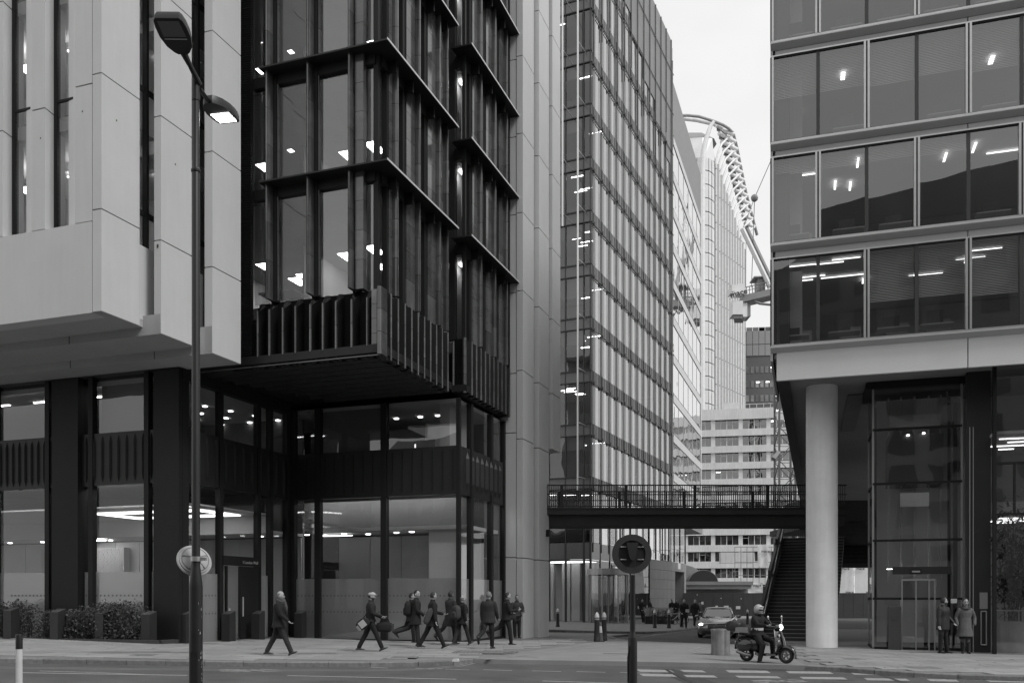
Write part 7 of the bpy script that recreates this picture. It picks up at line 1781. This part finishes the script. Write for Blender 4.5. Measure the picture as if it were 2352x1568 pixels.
# ================================================================== parked bicycles and pale grasses by the tower
M_bk = gmat('bike_frame', .05, .4)
for i, (x, y, yw) in enumerate(((1518,1421,.25),(1548,1421,.1),(1562,1420,.6))):
    Y = 66.+i*.4; e = empty('bicycle', (sx(x,Y),Y,gz(sx(x,Y),Y)+.012), 'parked bicycle leaning by the podium wall, '+('left of three','middle of three','right of three')[i], 'bicycle', 'bicycles parked by the podium', yw)
    for cx_ in (-.52,.52):
        q = MB(); q.path([(cx_+.34*math.cos(a),0,.34+.34*math.sin(a)) for a in np.linspace(0,2*math.pi,25)[:-1]],.018,6,True); wo = q.build('wheel', M_tyre, e)
        q = MB(); [q.tube((cx_,0,.34),(cx_+.33*math.cos(a),0,.34+.33*math.sin(a)),.003,n=3) for a in np.linspace(0,2*math.pi,13)[:-1]]; q.build('spokes', M_rim, wo)
    q = MB(); 
    for a, b in (((-.52,.34),(-.12,.30)),((-.12,.30),(-.28,.82)),((-.52,.34),(-.26,.75)),((-.26,.75),(.38,.78)),((-.12,.30),(.40,.70)),((.52,.34),(.36,.92))): q.tube((a[0],0,a[1]),(b[0],0,b[1]),.018,n=6)
    q.build('frame', M_bk if i != 1 else M_wpl, e); q = MB(); q.ball((-.29,0,.86),(.13,.07,.03),10,6); q.build('saddle', M_trim, e); q = MB(); q.path([(.30,-.25,.96),(.38,-.1,.95),(.36,0,.93),(.38,.1,.95),(.30,.25,.96)],.014,6); q.build('handlebar', M_trim, e)
Yg = 67.; GRs = empty('pale_grasses', (sx(1516,Yg),Yg,gz(9,Yg)), 'pale feathery grasses in a trough by the podium wall', 'plant')
bx('trough', M_trim, GRs, (-1.1,-.25,0), (1.0,.25,.55)); q = MB(); rnd = random.Random(4)
for k in range(420):
    p = Vector((rnd.uniform(-1.0,.9),rnd.uniform(-.2,.2),.5)); d = Vector((rnd.gauss(0,.28),rnd.gauss(0,.28),1)).normalized(); L_ = rnd.uniform(.4,.95); m1 = p+d*L_*.6; e1 = p+d*L_+Vector((d.x*.3,d.y*.3,-.08)); sd1 = Vector((rnd.gauss(0,1),rnd.gauss(0,1),0)).normalized()*.022
    q.add([p-sd1*.3,p+sd1*.3,m1+sd1,e1,m1-sd1],[(0,1,2,3,4)])
q.build('foliage', gmat('pale_plume', .42, .8, .2, 5.), GRs)

finish_people()
# ================================================================== things people wear and carry
def bag_mesh(rx, ry, rz, c=(0,0,0), e=.45):
    q = MB(); rg = []
    for t in np.linspace(-1,1,11):
        k = (1-abs(t)**3.2)**.38 if abs(t) < 1 else .25
        k = max(k,.30); rg.append([(c[0]+rx*k*math.copysign(abs(math.cos(a))**e,math.cos(a)), c[1]+ry*k*math.copysign(abs(math.sin(a))**e,math.sin(a)), c[2]+rz*t) for a in np.linspace(0,2*math.pi,19)[:-1]])
    q.loft(rg); return q
def at_person(p, name, label, cat, v):
    w_ = wpt(p, v); return empty(name, tuple(w_), label, cat, rotz=p['yaw'])
# scarf: child of the bald walker
c = p1['ctx']; q = MB()
for k, (dz, rr, tk) in enumerate(((.055,.085,.045),(.005,.10,.05),(-.04,.095,.045))):
    o = c['at'](.585)+Vector((0,0,dz-.02)); q.path([(o.x+.02+rr*math.cos(a),o.y+rr*1.0*math.sin(a),o.z+.018*math.sin(2*a+k)-.03*math.cos(a)) for a in np.linspace(0,2*math.pi,17)[:-1]],tk,8,True)
o = c['at'](.50); q.path([(o.x+.12,.02,o.z+.05),(o.x+.16,.03,o.z-.10),(o.x+.165,.03,o.z-.28)],[.05,.055,.04],8); q.build('scarf', gmat('knit_scarf', .075, .9, .5, 45., .8, 60.), p1['o'], smooth=True)
# flat cap
c = p2['ctx']; hc = c['hc']; q = MB(); q.ball(hc+Vector((.005,0,.055)),(.118,.098,.078),18,10); q.ball(hc+Vector((.10,0,.045)),(.06,.07,.018),14,6); q.build('flat_cap', gmat('cap_tweed', .40, .9, .2, 40.), p2['o'], smooth=True)
# messenger bag and holdall of p2
e = at_person(p2,'messenger_bag','messenger bag with a pale patch slung behind the capped person','bag',(-.20,-.26,.82)); e.rotation_euler = (0,R(-38),p2['yaw'])
q = bag_mesh(.21,.08,.15); q.build('bag', C_dk, e, smooth=40); bx('patch', gmat('bag_patch', .36, .7), e, (-.10,-.092,-.10), (.10,-.078,.10)); bx('side_pocket', gmat('bag_pocket', .2, .7), e, (-.20,-.09,-.12), (-.13,-.07,.06))
q = MB(); q.path([(.10,.0,.12),(.22,.10,.16),(.34,.16,.22)],.018,6); q.build('strap', C_blk, e)
e = at_person(p2,'holdall','black holdall held in front by the capped person','bag',(.42,-.02,.72)); q = bag_mesh(.26,.13,.16,e=.6); q.build('bag', C_blk, e, smooth=40); q = MB()
for y in (-.08,.08): q.path([(-.14,y,.12),(-.10,y*.6,.25),(0,y*.3,.30),(.10,y*.6,.25),(.14,y,.12)],.012,6)
q.build('handles', C_dk, e); bx('end_pocket', C_gr, e, (.18,-.10,-.12), (.275,.10,.10))
def backpack(p, name, label, mat, s=1.0, v=(-.26,0,1.20)):
    e = at_person(p, name, label, 'backpack', v); q = bag_mesh(.105*s,.155*s,.235*s); q.build('pack', mat, e, smooth=45); q = bag_mesh(.05*s,.12*s,.12*s,(-.09*s,0,-.07*s)); q.build('front_pocket', mat, e, smooth=45)
    q = MB()
    for sg in (-1,1): q.path([(.06,sg*.10,.20),(.20,sg*.13,.28),(.37,sg*.13,.18),(.38,sg*.14,.0),(.10,sg*.14,-.16)],.018,6)
    q.build('straps', C_blk, e); q = MB(); q.path([(-.02,-.04,.22),(-.03,0,.27),(-.02,.04,.22)],.012,6); q.build('loop', C_blk, e)
backpack(p3,'backpack','black backpack on the overcoated walker',C_blk,1.1); backpack(p6,'backpack','grey backpack on the bald walker by the corner',C_gr,1.1,(-.25,0,1.18))
e = at_person(p4,'shoulder_bag','soft dark shoulder bag on the collared coat walker','bag',(-.16,-.24,1.02)); e.rotation_euler = (0,R(22),p4['yaw']); q = bag_mesh(.10,.06,.27); q.build('bag', C_gr, e, smooth=40); q = MB(); q.path([(0,0,.24),(.05,.05,.40),(.06,.12,.46)],.015,6); q.build('strap', C_blk, e)
def gadget(p, sd, name, label, mat, size=(.012,.07,.14)):
    v = p['ctx']['hand'][sd]; e = at_person(p, name, label, 'phone', (v.x,v.y,v.z+.03)); bx('case', mat, e, (-size[0]/2,-size[1]/2,-size[2]/2), (size[0]/2,size[1]/2,size[2]/2)); bx('screen', M_wpl, e, (-size[0]/2-.002,-size[1]/2+.005,-size[2]/2+.008), (-size[0]/2-.0005,size[1]/2-.005,size[2]/2-.008))
gadget(p4,'l','mobile_phone','phone held by the collared coat walker',C_shoe); gadget(p8,'r','mobile_phone','phone read by the walker near the white pier',M_wpl)
e = at_person(p7,'folded_bag','slim folded bag carried by the grey haired walker','bag',(.05,.30,.62)); q = bag_mesh(.05,.03,.17); q.build('bag', C_gr2, e, smooth=40); q = MB(); q.path([(0,0,.15),(0,-.02,.24)],.012,6); q.build('handle', C_gr, e)
e = at_person(p8,'document_case','dark document case under the arm of the phone reader','bag',(.16,-.14,.98)); q = bag_mesh(.16,.04,.11); q.build('case', C_ch, e, smooth=40); q = MB(); q.path([(-.1,0,.1),(-.12,.1,.35)],.012,6); q.build('strap', C_blk, e)
v = p14['ctx']['hand']['l']; e = at_person(p14,'paper','white paper held by the suited person in the side street','paper',(v.x+.03,v.y-.05,v.z)); bx('sheet', M_wpl, e, (-.006,-.12,-.10), (.0,.10,.08)); bx('fold', M_wpl, e, (-.012,-.12,-.10), (-.007,.0,.02))
# quilting seams of the padded jacket; collar of the wool coat; woman's skirt is part of the coat hem
c = p10['ctx']; q = MB()
for t in (.06,.14,.22,.30,.38): o = c['at'](t); q.path([tuple(v) for v in ell(o,.148*1.12,.205*1.1,20,0)],.012,5,True)
q.build('quilt_seams', C_puff, p10['o'], smooth=True)
c = p11['ctx']; o = c['at'](.53); q = MB(); q.path([(o.x+.02+.10*math.cos(a),o.y+.12*math.sin(a),o.z-.05*math.cos(a)+.01) for a in np.linspace(0,2*math.pi,15)[:-1]],.035,8,True); q.build('coat_collar', C_gr, p11['o'], smooth=True)
q = MB(); q.loft([ell(c['at'](t),fx,fy,16,0) for t, fx, fy in ((-.30,.15,.18),(-.50,.155,.185))]); q.build('skirt', C_dk, p11['o'], smooth=50)
# helmet and belt of the rider
c = RD['ctx']; hc = c['hc']; q = MB(); rg = []
q.ball(hc+Vector((0,0,.015)),(.148,.128,.150),24,16); q.build('helmet', gmat('helmet_shell', .40, .25, .1, 3., spec=.7, coat=.6), RD['o'], smooth=True)
q = MB(); q.ball(hc+Vector((.035,0,-.105)),(.125,.105,.055),20,10); q.build('chin_bar', gmat('helmet_dark', .10, .35), RD['o'], smooth=True)
q = MB(); q.ball(hc+Vector((.045,0,.0)),(.112,.117,.058),20,10); q.build('visor', M_trim, RD['o'], smooth=True)
q = MB(); q.ball(hc+Vector((.10,0,.085)),(.075,.085,.018),16,6); q.build('helmet_peak', M_wpl, RD['o'], smooth=True)
q = MB(); q.loft([ell(c['at'](t),.150*1.1,.205*1.08,20,0) for t in (.10,.17)],cap=False); q.build('reflective_belt', M_hiv, RD['o'], smooth=50)
